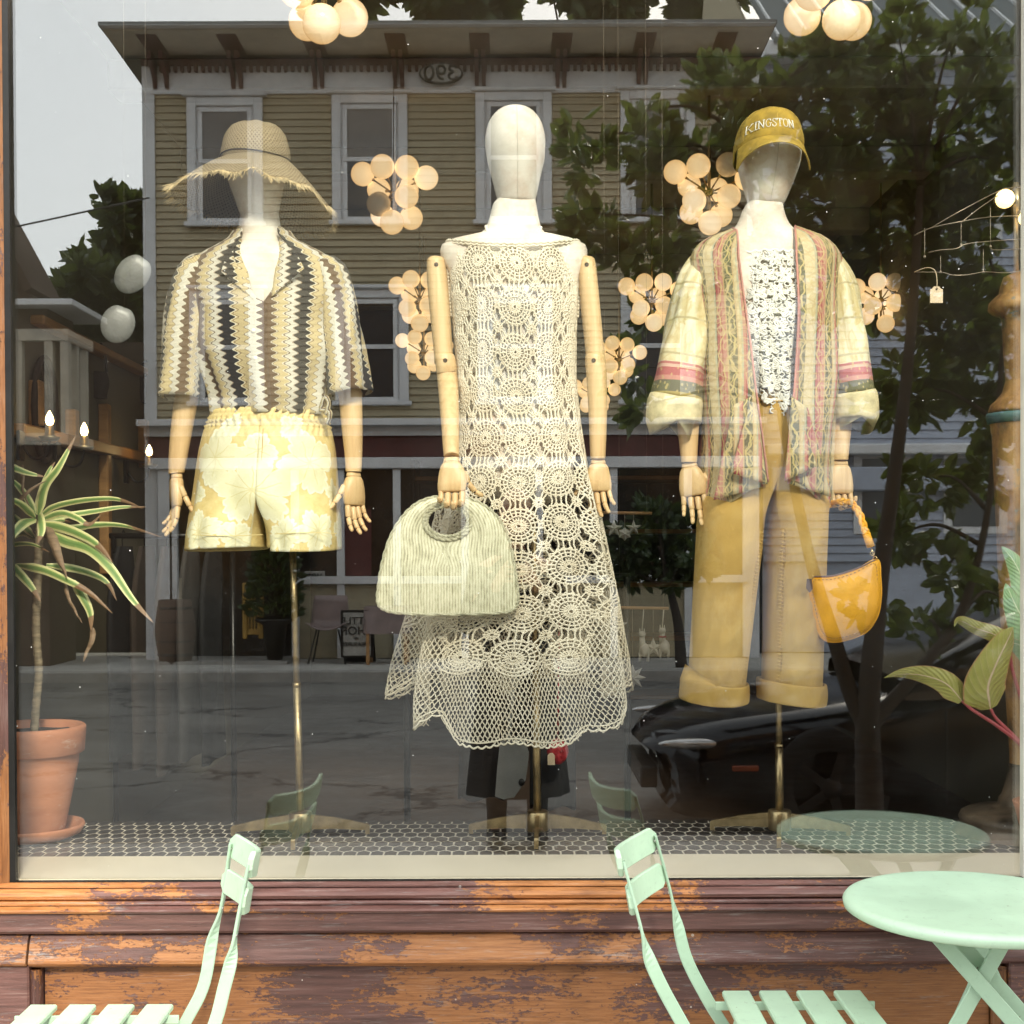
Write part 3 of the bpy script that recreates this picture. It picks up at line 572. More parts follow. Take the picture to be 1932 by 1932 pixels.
# sill mouldings under the glass (profile y, z), then fascia, rounded rail, recessed panels
def Z(py): return zz(py, -.04)
MB().box((XL - .01, -.006, Z(1668)), (XQ, .0105, ZB + .002)).obj('glazing_bead', MT['black'], front)
prof('sill_bead', 'peelS', [(.011, Z(1668)), (-.012, Z(1668) - .001), (-.022, Z(1673)), (-.022, Z(1676)), (.011, Z(1677))])
prof('sill_moulding', 'peelS', [(.011, Z(1677) - .001), (-.024, Z(1678)), (-.036, Z(1682)), (-.042, Z(1688)), (-.040, Z(1694)), (-.034, Z(1697)), (.011, Z(1697))])
prof('sill_bead', 'peelS', [(.011, Z(1697) - .001), (-.043, Z(1698)), (-.046, Z(1701)), (-.046, Z(1704)), (.011, Z(1705))])
prof('sill_nosing', 'peelS', [(.011, Z(1705) - .001), (-.050, Z(1706)), (-.066, Z(1708)), (-.070, Z(1711)), (-.066, Z(1715)), (.011, Z(1716))])
prof('fascia', 'peelC', [(.011, Z(1716) - .001), (-.056, Z(1716)), (-.058, Z(1750)), (-.050, Z(1756)), (.011, Z(1756))])
prof('rail_board', 'peelB', [(.011, Z(1756) - .001), (-.026, Z(1757)), (-.034, Z(1762)), (-.042, Z(1772)), (-.050, Z(1792)), (-.056, Z(1806)), (-.056, Z(1812)), (-.050, Z(1817)), (.011, Z(1817))], XL + .05, 4.2)
prof('rail_board', 'peelB', [(.011, Z(1756) - .001), (-.026, Z(1757)), (-.034, Z(1762)), (-.042, Z(1772)), (-.050, Z(1792)), (-.056, Z(1806)), (-.056, Z(1812)), (-.050, Z(1817)), (.011, Z(1817))], -4.2, XL + .044)
prof('rail_cove', 'peelB', [(.011, Z(1817) - .001), (-.036, Z(1818)), (-.030, Z(1824)), (-.016, Z(1828)), (.011, Z(1829))])
zp = Z(1829) - .001
xa, xb, xc = xx(58), xx(76), xx(1868)
MB().box((-4.2, -.040, .0), (xa, .011, Z(1818)), ch=.004).obj('stile', MT['peelC'], front)
MB().prism([(xa + .001, .011), (xa + .001, -.030), (xa + .012, -.034), (xa + .020, -.026), (xb, -.012), (xb, .011)][::-1], .12, zp, axis='z').obj('panel_moulding', MT['peelV'], front)
MB().box((xb + .003, -.004, .12), (xc - .003, .011, zp)).obj('panel', MT['peelA'], front)
MB().prism([(xc, .011), (xc, -.012), (xc + .018, -.026), (xc + .026, -.032), (xc + .03, -.030), (xc + .03, .011)][::-1], .12, zp, axis='z').obj('panel_moulding', MT['peelV'], front)
MB().box((xc + .031, -.040, .0), (4.2, .011, Z(1818)), ch=.004).obj('stile', MT['peelC'], front)
MB().box((xa + .001, -.045, .0), (xc + .03, .011, .119), ch=.004).obj('bottom_rail', MT['peelC'], front)
MB().box((-4.2, .012, .0), (4.2, .04, ZB - .012)).obj('backing_board', MT['dark_in'], front)
for x0, x1 in ((-9, XL - .301), (XQ + .301, 9)):
    MB().box((x0, .021, zj + .0), (x1, .25, 8)).obj('side_wall', MT['trim_in'], front)
MB().box((-9, .061, ZT + .0), (9, .25, 8)).obj('upper_wall', MT['trim_in'], front)

# ------------------------------------------------------------------ window platform with hexagon tiles
ZF = ZB
yl0, yl1 = .022, PZ(966, 1613, ZF).y
yl2 = PZ(966, 1549, ZF).y
plat = empty('window_platform', (0, .3, ZF)); tag(plat, kind='structure')
MB().box((-1.9, yl0, ZF - .05), (2.4, yl1, ZF + .001), ch=.002).obj('ledge', MT['cream'], plat)
MB().box((-1.9, yl1 + .0005, ZF - .05), (2.4, yl2, ZF - .0012)).obj('grout_bed', MT['grout'], plat)
MB().box((-1.9, .03, 0), (2.4, yl2 - .002, ZF - .051)).obj('platform_front', MT['dark_in'], plat)
hw = .0172; hr = hw / math.cos(PI / 6) * 1.85; gap = .0044
hexm = MB()
V = []; rin = (hw - gap / 2) / math.cos(PI / 6)
ang = [PI / 6 + k * PI / 3 for k in range(6)]
V += [(q * math.cos(a), q * 1.85 * math.sin(a) - (.0012 * math.copysign(1, math.sin(a)) if abs(math.sin(a)) > .9 else 0), z) for q, z in ((rin, -.003), (rin, .0006), (rin - .0012, .0012)) for a in ang]
hexm.add(V, [tuple(range(12, 18))] + [(i, (i + 1) % 6, 6 + (i + 1) % 6, 6 + i) for i in range(6)] + [(6 + i, 6 + (i + 1) % 6, 12 + (i + 1) % 6, 12 + i) for i in range(6)], None, 0, False)
hme = hexm.mesh('tile', MT['tile'])
spots = []
ny = int((yl2 - yl1) / (hr * 1.5)) + 1
for j in range(ny):
    y = yl1 + hr * .62 + j * hr * 1.5
    if y > yl2 - hr * .2: break
    for i in range(-58, 72):
        x = (i + .5 * (j % 2)) * hw * 2
        if -1.85 < x < 2.38: spots.append((x, y, abs(((x) * pxm(y)))))
vis = [q for q in spots if q[2] < 955]; rest = [q for q in spots if q[2] >= 955]
vis.sort(key=lambda q: q[1])
for k, (x, y, _) in enumerate(vis):
    if k < 300: inst('tile', hme, plat, Matrix.Translation((x, y, ZF - .001)) @ Matrix.Rotation(R(random.uniform(-1.2, 1.2)), 4, 'Z'))
    else: rest.append((x, y, _))
mb = MB()
for x, y, _ in rest: mb.add(np.array(V) + (x, y, ZF - .001), [tuple(range(12, 18))] + [(i, (i + 1) % 6, 6 + (i + 1) % 6, 6 + i) for i in range(6)] + [(6 + i, 6 + (i + 1) % 6, 12 + (i + 1) % 6, 12 + i) for i in range(6)], None, 0, False)
mb.obj('tiles', MT['tile'], plat, kind='stuff')

# ------------------------------------------------------------------ the room behind
XW, XE, YB, ZC = -2.02, 2.6, 10.2, 3.92
MB().box((XW - .1, .25, -.06), (XE + .1, YB, .0)).obj('shop_floor', MT['floor_in'], kind='structure')
MB().box((XW - .1, .25, -.05), (XW, YB, 4.4)).obj('left_wall', MT['wall_in'], kind='structure')
MB().box((XE, .25, -.05), (XE + .1, YB, 4.4)).obj('right_wall', MT['wall_in'], kind='structure')
MB().box((XW - .1, YB, -.05), (XE + .1, YB + .1, 4.4)).obj('back_wall', MT['dark_in'], kind='structure')
ceil = MB().box((XW, .25, ZC), (XE, YB, ZC + .1)).obj('ceiling', MT['ceil'], kind='structure')
MB().box((XW - 1.5, .26, 4.36), (XE + 1.5, YB, 4.5)).obj('ceiling_deck', MT['dark_in'], ceil)
for k in range(6):
    yb = 3.72 + 1.47 * k
    if yb < YB: MB().box((XW, yb - .1, ZC - .16), (XE, yb + .1, ZC - .001), ch=.01).obj('beam', MT['beam'], ceil)
# honey-coloured rails and frames along the left wall
lw = empty('wall_panelling', (XW, 2.5, 1.8), 'honey wood rails and frames along the green grey shop wall, lit by candle lamps', 'panelling')
def railz(py, px):
    d = (XW) / ((px - 966) / 2500.0); return d + CAM.y, 1.44 + (1040 - py) / 2500.0 * d
for px0, py0, px1, py1, t in ((22, 808, 265, 862, .055), (60, 600, 262, 700, .04)):
    a, b = railz(py0, px0), railz(py1, px1)
    MB().bar((XW + .03, a[0], a[1]), (XW + .03, b[0], b[1]), .06, t, ch=.006).obj('rail', MT['trim_in'], lw)
for px, p0, p1 in ((60, 715, 800), (128, 770, 822), (264, 790, 880), (190, 760, 1080)):
    y = railz(800, px)[0]; a, b = railz(p0, px)[1], railz(p1, px)[1]
    MB().box((XW + .001, y - .03, b), (XW + .05, y + .03, a), ch=.006).obj('post', MT['trim_in'], lw)
# candle sconces
def sconce(px, py, lab):
    d = (XW + .17) / ((px - 966) / 2500.0); y, z = d + CAM.y, 1.44 + (1040 - py) / 2500.0 * d; e = empty('wall_sconce', (XW + .05, y, z), lab, 'wall lamp', 'candle sconces along the left wall')
    x = XW + .17
    m = MB(); m.box((XW + .045, y - .03, z - .14), (XW + .06, y + .03, z - .02), ch=.008); m.obj('back_plate', MT['black'], e)
    m = MB(); m.tube(bez([(XW + .06, y, z - .08), (XW + .10, y, z - .13), (XW + .15, y, z - .12), (x, y, z - .06)], 12), .006); m.obj('arm', MT['black'], e)
    m = MB(); m.lathe([(0, -.06), (.03, -.06), (.045, -.045), (.02, -.04), (.016, -.0), (0, 0)], (x, y, z), 16); m.obj('candle_cup', MT['brass'], e)
    m = MB(); m.lathe([(0, .0), (.012, .004), (.017, .02), (.013, .038), (.003, .058), (0, .06)], (x, y, z), 12); m.obj('bulb', MT['flame'], e)
sconce(96, 800, 'candle bulb sconce nearest the window, above the spiky potted plant')
sconce(161, 820, 'candle bulb sconce in the middle of the left wall row')
sconce(283, 858, 'candle bulb sconce farthest back, beside the striped shirt sleeve')
# mirror framed in black, oval hanging discs, bags on hooks
y, z = railz(770, 75)
m = MB(); th = np.linspace(0, 2 * PI, 28, endpoint=False)
e = empty('oval_mirror', (XW + .02, y, z), 'dark oval framed mirror hanging on the left wall beside the first sconce', 'mirror')
m.tube([(XW + .03, y + .13 * math.cos(t), z + .22 * math.sin(t)) for t in np.linspace(0, 2 * PI, 29)], .014); m.obj('frame', MT['coat'], e)
MB().add([(XW + .022, y + .125 * math.cos(t), z + .215 * math.sin(t)) for t in th] + [(XW + .012, y + .125 * math.cos(t), z + .215 * math.sin(t)) for t in th], [tuple(range(28)), tuple(range(55, 27, -1))], None, 0, False).obj('glass', MT['darkroom'], e)
def disc(px, py, w, h, Y, rot, lab):
    c = P(px, py, Y); k = 1 / pxm(Y); e = empty('hanging_disc', c, lab, 'ornament', 'grey oval discs hanging in the window corner')
    m = MB(); G = []
    for r_, dy in ((0, -.006), (.6, -.005), (.97, 0), (1, .003), (.97, .006), (.6, .008), (0, .008)):
        row = []
        for t in np.linspace(0, 2 * PI, 32, endpoint=False):
            rr = 1 - .10 * math.exp(-((t - PI / 2) / .35) ** 2); a, b = w * r_ * rr * math.cos(t) * k, h * r_ * rr * math.sin(t) * k
            row.append((c.x + a * math.cos(rot) - b * math.sin(rot), c.y + dy + .15 * a, c.z + a * math.sin(rot) + b * math.cos(rot)))
        G.append(row)
    m.grid(G, closed=True); m.obj('plate', MT['mirror'], e)
    top = c + Vector((-h * k * math.sin(rot), 0, h * k * math.cos(rot)))
    MB().tube([top, top + Vector((.01, .0, 3.9 - top.z))], .0005, 4).obj('cord', MT['wire'], e)
disc(250, 517, 30, 40, 1.0, R(-38), 'grey oval disc hanging highest in the upper left corner of the window')
disc(222, 611, 31, 37, 1.0, R(-20), 'grey oval disc hanging lower, just left of the striped shirt')
def wallbag(px0, px1, py0, py1, Y, lab, hd):
    a, b = P(px0, py0, Y), P(px1, py1, Y); e = empty('hanging_bag', (a + b) / 2, lab, 'bag', 'dark bags hung on the left wall'); w_ = b.x - a.x; G = []
    for t in np.linspace(0, 1, 8): G.append([((a.x + b.x) / 2 + w_ / 2 * (.8 + .2 * math.sin(PI * min(1, t * 1.2))) * math.copysign(abs(math.cos(q)) ** .6, math.cos(q)), Y + .04 * math.sin(q), a.z + (b.z - a.z) * t) for q in np.linspace(0, 2 * PI, 24, endpoint=False)])
    m = MB().grid(G, closed=True); m.f.append(tuple(range(7 * 24, 8 * 24))[::-1]); m.mi.append(0); m.smooth.append(False); m.obj('bag_body', MT['coat'], e)
    MB().tube(bez([(a.x + w_ * .1, Y, a.z), (a.x + w_ * .2, Y, a.z + hd * .8), (a.x + w_ * .5, Y, a.z + hd), (a.x + w_ * .8, Y, a.z + hd * .8), (a.x + w_ * .9, Y, a.z)], 20), .008, 7).obj('handle', MT['black'], e)
    MB().tube([(a.x + w_ * .5, Y, a.z + hd), (XW + .03, Y, a.z + hd + .02)], .006, 6).obj('hook', MT['black'], e)
wallbag(160, 206, 702, 752, 3.4, 'dark bag with a tall arched handle hung on the left wall above the sconces', .12)
wallbag(256, 276, 712, 760, 4.2, 'small black bag hung on the left wall just beside the striped sleeve', .07)
# rack of dim clothes on the left, dark cabinets at the back
e = empty('clothes_rack', (-1.6, 3.2, 0), 'black metal rail of clothes in the dim room behind the spiky plant', 'clothes rack')
m = MB(); m.tube([(-1.9, 3.2, 1.52), (-1.30, 3.2, 1.52)], .014); m.tube([(-1.88, 3.2, 0), (-1.88, 3.2, 1.52)], .014); m.tube([(-1.32, 3.2, 0), (-1.32, 3.2, 1.52)], .014); m.obj('rail', MT['black'], e)
for k in range(5):
    x = -1.84 + k * .105; mm = MB(); ln = random.uniform(.75, 1.1); w0 = random.uniform(.17, .22)
    G = []
    for t in np.linspace(0, 1, 9):
        row = []
        for a in np.linspace(0, 2 * PI, 14, endpoint=False):
            ww = w0 * (0.35 + .65 * min(1, t * 5)) * (1 + .1 * t); row.append((x + .028 * math.cos(a) * (1 + .6 * math.sin(3 * a + 5 * t)), 3.2 + ww * math.sin(a), 1.47 - ln * t))
        G.append(row)
    mm.grid(G, closed=True); g = mm.obj('hanging_garment', MT[random.choice(['denimblue', 'greycloth', 'tancloth', 'coat', 'blackcloth'])])
    tag(g, ['dark garment on the left rail, first from the wall', 'second garment from the wall on the left rail', 'middle garment on the left clothes rail', 'second garment from the free end of the rail', 'last garment at the free end of the rail'][k], 'garment', 'clothes hung on the left rail')
    MB().tube(bez([(x, 3.2, 1.47), (x, 3.2, 1.53), (x, 3.22, 1.55), (x, 3.235, 1.53)], 8), .003, 5).obj('hook', MT['black'], g)
e = empty('cabinet', (.4, 9.6, 0), 'dark wooden shelf cabinet against the far back wall of the shop', 'cabinet')
for z0 in (.05, .6, 1.1, 1.6, 2.1): MB().box((-.9, 9.3, z0), (1.9, 9.9, z0 + .04), ch=.005).obj('shelf', MT['trim_in'], e)
for x0 in (-.94, .48, 1.9): MB().box((x0, 9.3, 0), (x0 + .04, 9.9, 2.3), ch=.005).obj('side_panel', MT['dark_in'], e)
# dark coats, a grey bag and a red beaded purse seen below the crochet dress
def hang(name, px0, px1, py0, py1, Y, mat, lab, cat, d=.05, flare=0.0, grp=None):
    k = 1 / pxm(Y); G = []
    for t in np.linspace(0, 1, 14):
        py = py0 + (py1 - py0) * t; row = []
        for a in np.linspace(0, 2 * PI, 36, endpoint=False):
            w_ = (px1 - px0) / 2 * (1 + flare * (t - .5)) * (.6 + .4 * min(1, t * 4)); c = P((px0 + px1) / 2, py, Y)
            fold = 1 + .10 * math.sin(5 * a + 2 * t) * t
            row.append((c.x + w_ * k * math.cos(a), c.y + d * math.sin(a) * fold, c.z + .01 * math.sin(4 * a) * t))
        G.append(row)
    m = MB().grid(G, closed=True); b = m.n; m.f.append(tuple(range(36))[::-1]); m.mi.append(0); m.smooth.append(False)
    o = m.obj(name, MT[mat]); return tag(o, lab, cat, grp)
hang('hanging_coat', 868, 950, 1180, 1504, 1.5, 'coat', 'dark brown coat hanging low behind the crochet dress, left one', 'coat', .05, .2, 'coats hanging behind the dress')
hang('hanging_coat', 1000, 1086, 1180, 1522, 1.55, 'blackcloth', 'black coat hanging low behind the crochet dress, right one', 'coat', .05, .05, 'coats hanging behind the dress')
e = empty('coat_stand', (P(975, 1200, 1.7).x, 1.7, 0), 'black metal stand behind the crochet dress that carries dark coats', 'clothes rack')
m = MB(); xq = P(975, 1200, 1.7).x; m.tube([(xq - .4, 1.62, 1.35), (xq + .4, 1.62, 1.35)], .012); m.tube([(xq - .39, 1.62, 0), (xq - .39, 1.62, 1.35)], .012); m.tube([(xq + .39, 1.62, 0), (xq + .39, 1.62, 1.35)], .012); m.obj('rail', MT['black'], e)
k = 1 / pxm(1.35); c = P(968, 1450, 1.35)
m = MB(); pts = [(-24, -55), (22, -58), (30, -30), (24, 20), (2, 52), (-18, 56), (-34, 50), (-30, 0)]
m.prism([(c.x + a * k, c.z - b * k) for a, b in pts], c.y - .025, c.y + .025); e = m.obj('shoulder_bag', MT['greybag']); tag(e, 'grey leather shoulder bag with dark stud hanging under the dress hem', 'bag')
MB().tube([P(960, 1396, 1.34), P(966, 1330, 1.38), P(975, 1200, 1.5)], .008).obj('strap', MT['greybag'], e)
MB().sphere(P(984, 1476, 1.32), (.011, .006, .013), 10, 6).obj('stud', MT['black'], e)
c = P(1052, 1418, 1.38); m = MB(); m.sphere(c, (.036, .022, .044), 18, 12)
v = m.v[-1]; v += np.array([[.004 * wob(*(q * 90)) for _ in range(3)] for q in v]); e = m.obj('beaded_purse', MT['red']); tag(e, 'small red beaded purse hanging behind the dress stand pole', 'purse')
MB().tube([c + Vector((0, 0, .04)), c + Vector((.01, .03, .5))], .003, 6).obj('cord', MT['red'], e)
c = P(1040, 1432, 1.34); m = MB().prism([(c.x - .012, c.z - .02), (c.x + .012, c.z - .02), (c.x + .012, c.z + .012), (c.x + .005, c.z + .02), (c.x - .005, c.z + .02), (c.x - .012, c.z + .012)], c.y, c.y + .0015); m.obj('price_tag', MT['tagpaper'], e)

# ------------------------------------------------------------------ globe clusters
CL = [(-65, -48, 0), (-23, -53, 1), (28, -52, 1), (66, -33, 0), (-34, -30, 2), (20, -28, 2), (-32, 15, 1), (-30, 24, 2), (29, 8, 1), (28, 24, 2), (0, 55, 1)]
def cluster(px, py, d, lab, sc=1.0, dim=(), var=0, stretch=1.0):
    Y = d + CAM.y; c = P(px, py, Y); k = 22 / 22 * .06 / 22 * sc
    e = empty('globe_chandelier', c, lab, 'chandelier', 'globe chandeliers hung through the shop')
    MB().tube([(c.x, c.y, c.z - 50 * k), (c.x, c.y, ZC)], .008 * sc, 8).obj('stem', MT['brass'], e)
    MB().sphere((c.x, c.y, c.z + 8 * k), .022 * sc, 12, 8).obj('hub', MT['brass'], e)
    rs = random.Random(var)
    for i, (a, b, l) in enumerate(CL):
        dy = (-.05, -.11, .10)[l] * sc * (1 if i % 2 else .8)
        if i == 0: dy = .02
        q = Vector((c.x + a * k * (1 - .1 * (var % 2)) + rs.uniform(-3, 3) * k, c.y + dy, c.z - b * k * .95 + rs.uniform(-4, 4) * k))
        g = MB().sphere(q, .061 * sc, 20, 14).obj('globe', MT['globeD' if i in dim else ('globeW' if (i + var) % 4 == 0 else 'globe')], e)
        ax = (c - q); ax.z += 12 * k; an = ax.normalized()
        MB().tube([q + an * .055 * sc, q + an * .075 * sc, Vector((c.x, c.y, c.z + 8 * k))], [.010 * sc, .0045 * sc, .004 * sc], 7).obj('arm', MT['brass'], e)
cluster(745, 375, 6.8, 'nearer globe chandelier between the straw hat and the bald mannequin head', 1, (6,), 1)
cluster(1338, 372, 6.8, 'nearer globe chandelier just left of the mustard cap', 1, (2,), 2)
cluster(612, -24, 4.3, 'largest globe chandelier cut by the top edge above the roof cornice', 1, (), 3)
cluster(1577, -24, 4.3, 'large globe chandelier cut by the top edge near the tin roof reflection', 1, (), 4)
cluster(792, 573, 9.0, 'globe chandelier half hidden by the left wooden arm of the dress mannequin', .98, (), 5)
cluster(1230, 575, 9.0, 'globe chandelier between the dress and the left sleeve of the tapestry jacket', .98, (), 6)
cluster(1662, 573, 9.0, 'globe chandelier right of the tapestry jacket near the hanging price tag', .98, (2,), 7)
cluster(800, 672, 10.2, 'far small globe chandelier behind the dress mannequin at its left elbow', .92, (), 8)
cluster(1168, 684, 10.2, 'far small globe chandelier at the right elbow of the dress mannequin', .92, (), 9)
cluster(1122, 752, 11.0, 'farthest globe chandelier behind the right forearm of the dress mannequin', .88, (), 10)
# ------------------------------------------------------------------ mannequins
YM = .49
def hand(parent, px, py, Y, d, n, l, curls, spread, thumb, sc=1.0):
    """wooden jointed hand: wrist at (px, py); d down the hand, n out of its back, l towards the thumb"""
    W = P(px, py, Y); d, n, l = Vector(d).normalized(), Vector(n).normalized(), Vector(l).normalized()
    n = (n - d * n.dot(d)).normalized(); l = (l - d * l.dot(d) - n * l.dot(n)).normalized()
    m = MB(); G = []
    for t, w_, h_, o_ in ((0, .010, .008, 0), (.001, .019, .014, 0), (.010, .0215, .0155, 0), (.012, .0205, .0150, 0), (.0125, .019, .014, 0), (.014, .0225, .0160, .0), (.022, .028, .0175, .0), (.042, .035, .018, .002), (.066, .037, .0165, .001), (.084, .0355, .0135, 0), (.0885, .033, .010, 0), (.089, .01, .003, 0)):
        row = []
        for a in np.linspace(0, 2 * PI, 22, endpoint=False):
            c_, s_ = math.cos(a), math.sin(a); e = .8
            row.append(W + (d * t + l * (o_ + w_ * math.copysign(abs(c_) ** e, c_)) + n * h_ * math.copysign(abs(s_) ** e, s_)) * sc)
        G.append(row)
    m.grid(G, closed=True); h = m.obj('hand', MT['limb'], parent)
    def finger(base, dr, up, segs, bends, r0):
        m = MB(); p = Vector(base); ax = dr.cross(up).normalized(); q = dr.normalized(); J = []
        for k, (L, b) in enumerate(zip(segs, bends)):
            q = Matrix.Rotation(b, 3, ax) @ q; u = ax.cross(q).normalized() * -1; r = r0 * (1 - .14 * k)
            G = []
            for t, f in ((0, .55), (.04, .88), (.12, 1.0), (.5, .95), (.88, .93), (.96, .8), (1.0, .5)) if k < 2 else ((0, .55), (.04, .88), (.12, 1.0), (.5, .95), (.8, .82), (.93, .58), (1.0, .1)):
                G.append([p + q * (L * t) + (ax * math.cos(a) + u * math.sin(a)) * r * f for a in np.linspace(0, 2 * PI, 10, endpoint=False)])
            m.grid(G, closed=True, flip=True); p = p + q * L
            if k < 2:
                m.sphere(p, r * .62, 8, 6, mi=1)
                m.tube([p - ax * r * .9, p + ax * r * .9], r * .28, 6, mi=1)
        return m
    for k in range(4):
        f = 1 - 2 * k / 3.0                       # +1 index (thumb side) .. -1 little
        base = W + (d * (.086 + (.003, .006, .004, -.002)[k]) + l * (.0265 * f) + n * .001) * sc
        ang = spread * f * .5
        dr = (d * math.cos(ang) + l * math.sin(ang)).normalized()
        L = (.074, .083, .077, .060)[k] * sc
        c = curls[k] if hasattr(curls[0], '__len__') else curls
        finger(base, dr, n, [L * .45, L * .31, L * .24], list(c), .0082 * sc * (1, 1.03, 1, .88)[k]).obj('finger', [MT['limb'], MT['joint']], h)
    tl, td, tn, tb = thumb                          # thumb direction parts along l, d, n and bend
    base = W + (d * .036 + l * .030 + n * -.004) * sc
    dr = (l * tl + d * td + n * tn).normalized(); up = (l * td - d * tl).normalized() if tb >= 0 else n
    finger(base, dr, up, [.030 * sc, .029 * sc, .024 * sc], [0.0, abs(tb), abs(tb)], .0092 * sc).obj('thumb', [MT['limb'], MT['joint']], h)
    return h

def arm(parent, up_rows, fo_rows, wrist, bolt=None):
    if up_rows:
        m = MB(); limb(m, up_rows, 28, 22); m.obj('upper_arm', MT['limb'], parent)
        if bolt:
            for b in bolt:
                c = P(*b); MB().sphere(c, (.006, .004, .006), 10, 6).obj('bolt', MT['joint'], parent)
    m = MB(); limb(m, fo_rows, 30, 22); m.obj('forearm', MT['limb'], parent)

def stand(parent, px0, py0, px1, pyf, Y, turn=0.0):
    a = P(px0, py0, Y); b = P(px1, pyf, Y); b.z = ZF + .055
    m = MB(); mid = a.lerp(b, .55); m.tube([a, mid], .0088, 12); m.tube([mid - Vector((0, 0, .0)), b], .0108, 12); m.tube([mid + Vector((0, 0, .006)), mid - Vector((0, 0, .006))], .0115, 12)
    m.obj('pole', MT['brass'], parent)
    m = MB(); m.lathe([(0, .012), (.028, .012), (.031, .014), (.031, .062), (.029, .065), (.012, .066), (0, .066)], (b.x, b.y, ZF), 28); m.obj('hub', MT['brass'], parent)
    for k in range(4):
        an = turn + k * PI / 2; dx, dy = math.cos(an), math.sin(an); L = .185
        m = MB(); s = Vector((-dy, dx, 0)) * .0055; c = Vector((b.x, b.y, ZF)); u = Vector((dx, dy, 0))
        pr = [(.026, .018), (.026, .058), (.10, .048), (L - .004, .030), (L, .026), (L, .0035), (L - .012, .0035), (L - .012, .014), (.09, .019)]
        V = [c + u * r_ + Vector((0, 0, z)) + s * sg for sg in (-1, 1) for r_, z in pr]; nn = len(pr)
        m.add(V, [tuple(range(nn)), tuple(range(2 * nn - 1, nn - 1, -1))] + [(i, i + nn, (i + 1) % nn + nn, (i + 1) % nn) for i in range(nn)], None, 0, False)
        m.obj('leg', MT['brass'], parent)

def head(parent, rows, Y, seam=True, yaw=0.0):
    sh = Shell(rows, Y, 2.05); m = MB()
    grid_shell(m, sh, lambda p: -PI, lambda p: PI, lambda t: rows[0][0], lambda t: rows[-1][0], 40, 44)
    o = m.obj('head', MT['linen'], parent)
    if seam:
        m = MB(); py = np.linspace(rows[0][0] + 4, rows[-1][0] - 4, 40); p = sh.pt(np.full(40, .06 + yaw), py, .0004); m.tube(p, .0007, 5); m.obj('seam', simple('linen_seam', (.5, .45, .37), .8), o)
    return o
def torso(parent, rows, Y):
    sh = Shell(rows, Y, 2.15); m = MB(); grid_shell(m, sh, lambda p: -PI, lambda p: PI, lambda t: rows[0][0], lambda t: rows[-1][0], 44, 60); return m.obj('torso', MT['linen'], parent)

# ---- first: straw hat, striped shirt, floral shorts
m1 = empty('mannequin', (P(567, 1575, YM).x, YM, ZF), 'linen mannequin on a brass pole wearing the frayed straw hat and striped shirt', 'mannequin', 'mannequins in the shop window')
head(m1, [(282, 480, 484, .01), (286, 455, 512, .05), (300, 432, 536, .085), (325, 427, 540, .095), (350, 434, 534, .09), (380, 445, 528, .075), (404, 453, 525, .055), (415, 460, 518, .04), (419, 484, 494, .01)], YM, False)
torso(m1, [(402, 455, 525, .045), (418, 452, 528, .048), (450, 448, 534, .052), (462, 440, 540, .060), (476, 412, 572, .075), (492, 384, 604, .085), (520, 366, 628, .095), (600, 380, 626, .108), (700, 392, 622, .095), (780, 402, 616, .10), (830, 410, 606, .09), (880, 460, 560, .05), (890, 500, 520, .01)], YM)
arm(m1, None, [(376, 640, YM, 24, .034), (368, 690, YM, 24, .034), (355, 735, YM - .01, 22.5, .033), (344, 800, YM - .02, 20.5, .030), (336, 860, YM - .025, 17.5, .026), (333, 888, YM - .025, 15, .022), (333, 893, YM - .025, 14.4, .022)], None)
arm(m1, None, [(640, 640, YM, 24, .034), (652, 700, YM, 23, .033), (660, 740, YM - .01, 22, .032), (664, 800, YM - .02, 20, .029), (667, 860, YM - .02, 16.5, .025), (667, 886, YM - .02, 15, .022), (667, 890, YM - .02, 14.4, .022)], None)
hand(m1, 333, 894, YM - .025, (.0, -.05, -1), (-.92, -.40, 0), (.35, -.95, 0), [(.10, .28, .22), (.16, .3, .25), (.22, .34, .28), (.30, .36, .3)], .10, (.10, .95, -.45, .12))
hand(m1, 667, 891, YM - .02, (.03, -.04, -1), (.80, -.62, 0), (-.62, -.80, 0), [(.08, .22, .18), (.16, .30, .25), (.2, .32, .25), (.26, .34, .3)], .10, (.50, .85, -.15, .12))
stand(m1, 551, 990, 567, 1562, YM, R(3))

# straw hat
ht = empty('straw_hat', P(482, 300, YM), 'wide brimmed straw hat with a frayed edge on the left mannequin', 'hat')
hc = P(482, 312, YM); hk = 1 / pxm(YM)
m = MB(); G = []; UV = []
for t, (r_, z_) in enumerate(bez([(63, 0), (64, 14), (61, 36), (54, 54), (42, 66), (26, 71), (10, 69), (0, 67)], 22)):
    row = []; uvr = []
    for a in np.linspace(0, 2 * PI, 49):
        dent = 1 - .05 * math.cos(2 * a) * (t / 21.0); x = r_ * hk * math.cos(a) * dent; y = r_ * hk * 1.12 * math.sin(a)
        z = z_ * hk * (1 - .10 * math.exp(-(x / .02) ** 2) * (t > 12)) + .006 * wob(a * 2, t * .3)
        row.append((hc.x + x + .02 * z_ * hk, hc.y + y, hc.z + z + .003)); uvr.append((a * .09, t * .008))
    G.append(row); UV.append(uvr)
m.grid(G, UV); o = m.obj('crown', MT['hat'], ht); solid(o, .003)
MB().tube([(hc.x + 65.5 * hk * math.cos(a), hc.y + 65.5 * 1.12 * hk * math.sin(a), hc.z + .012 + .004 * math.sin(2 * a)) for a in np.linspace(0, 2 * PI, 50)], .0018, 5).obj('hat_cord', MT['coat'], ht)
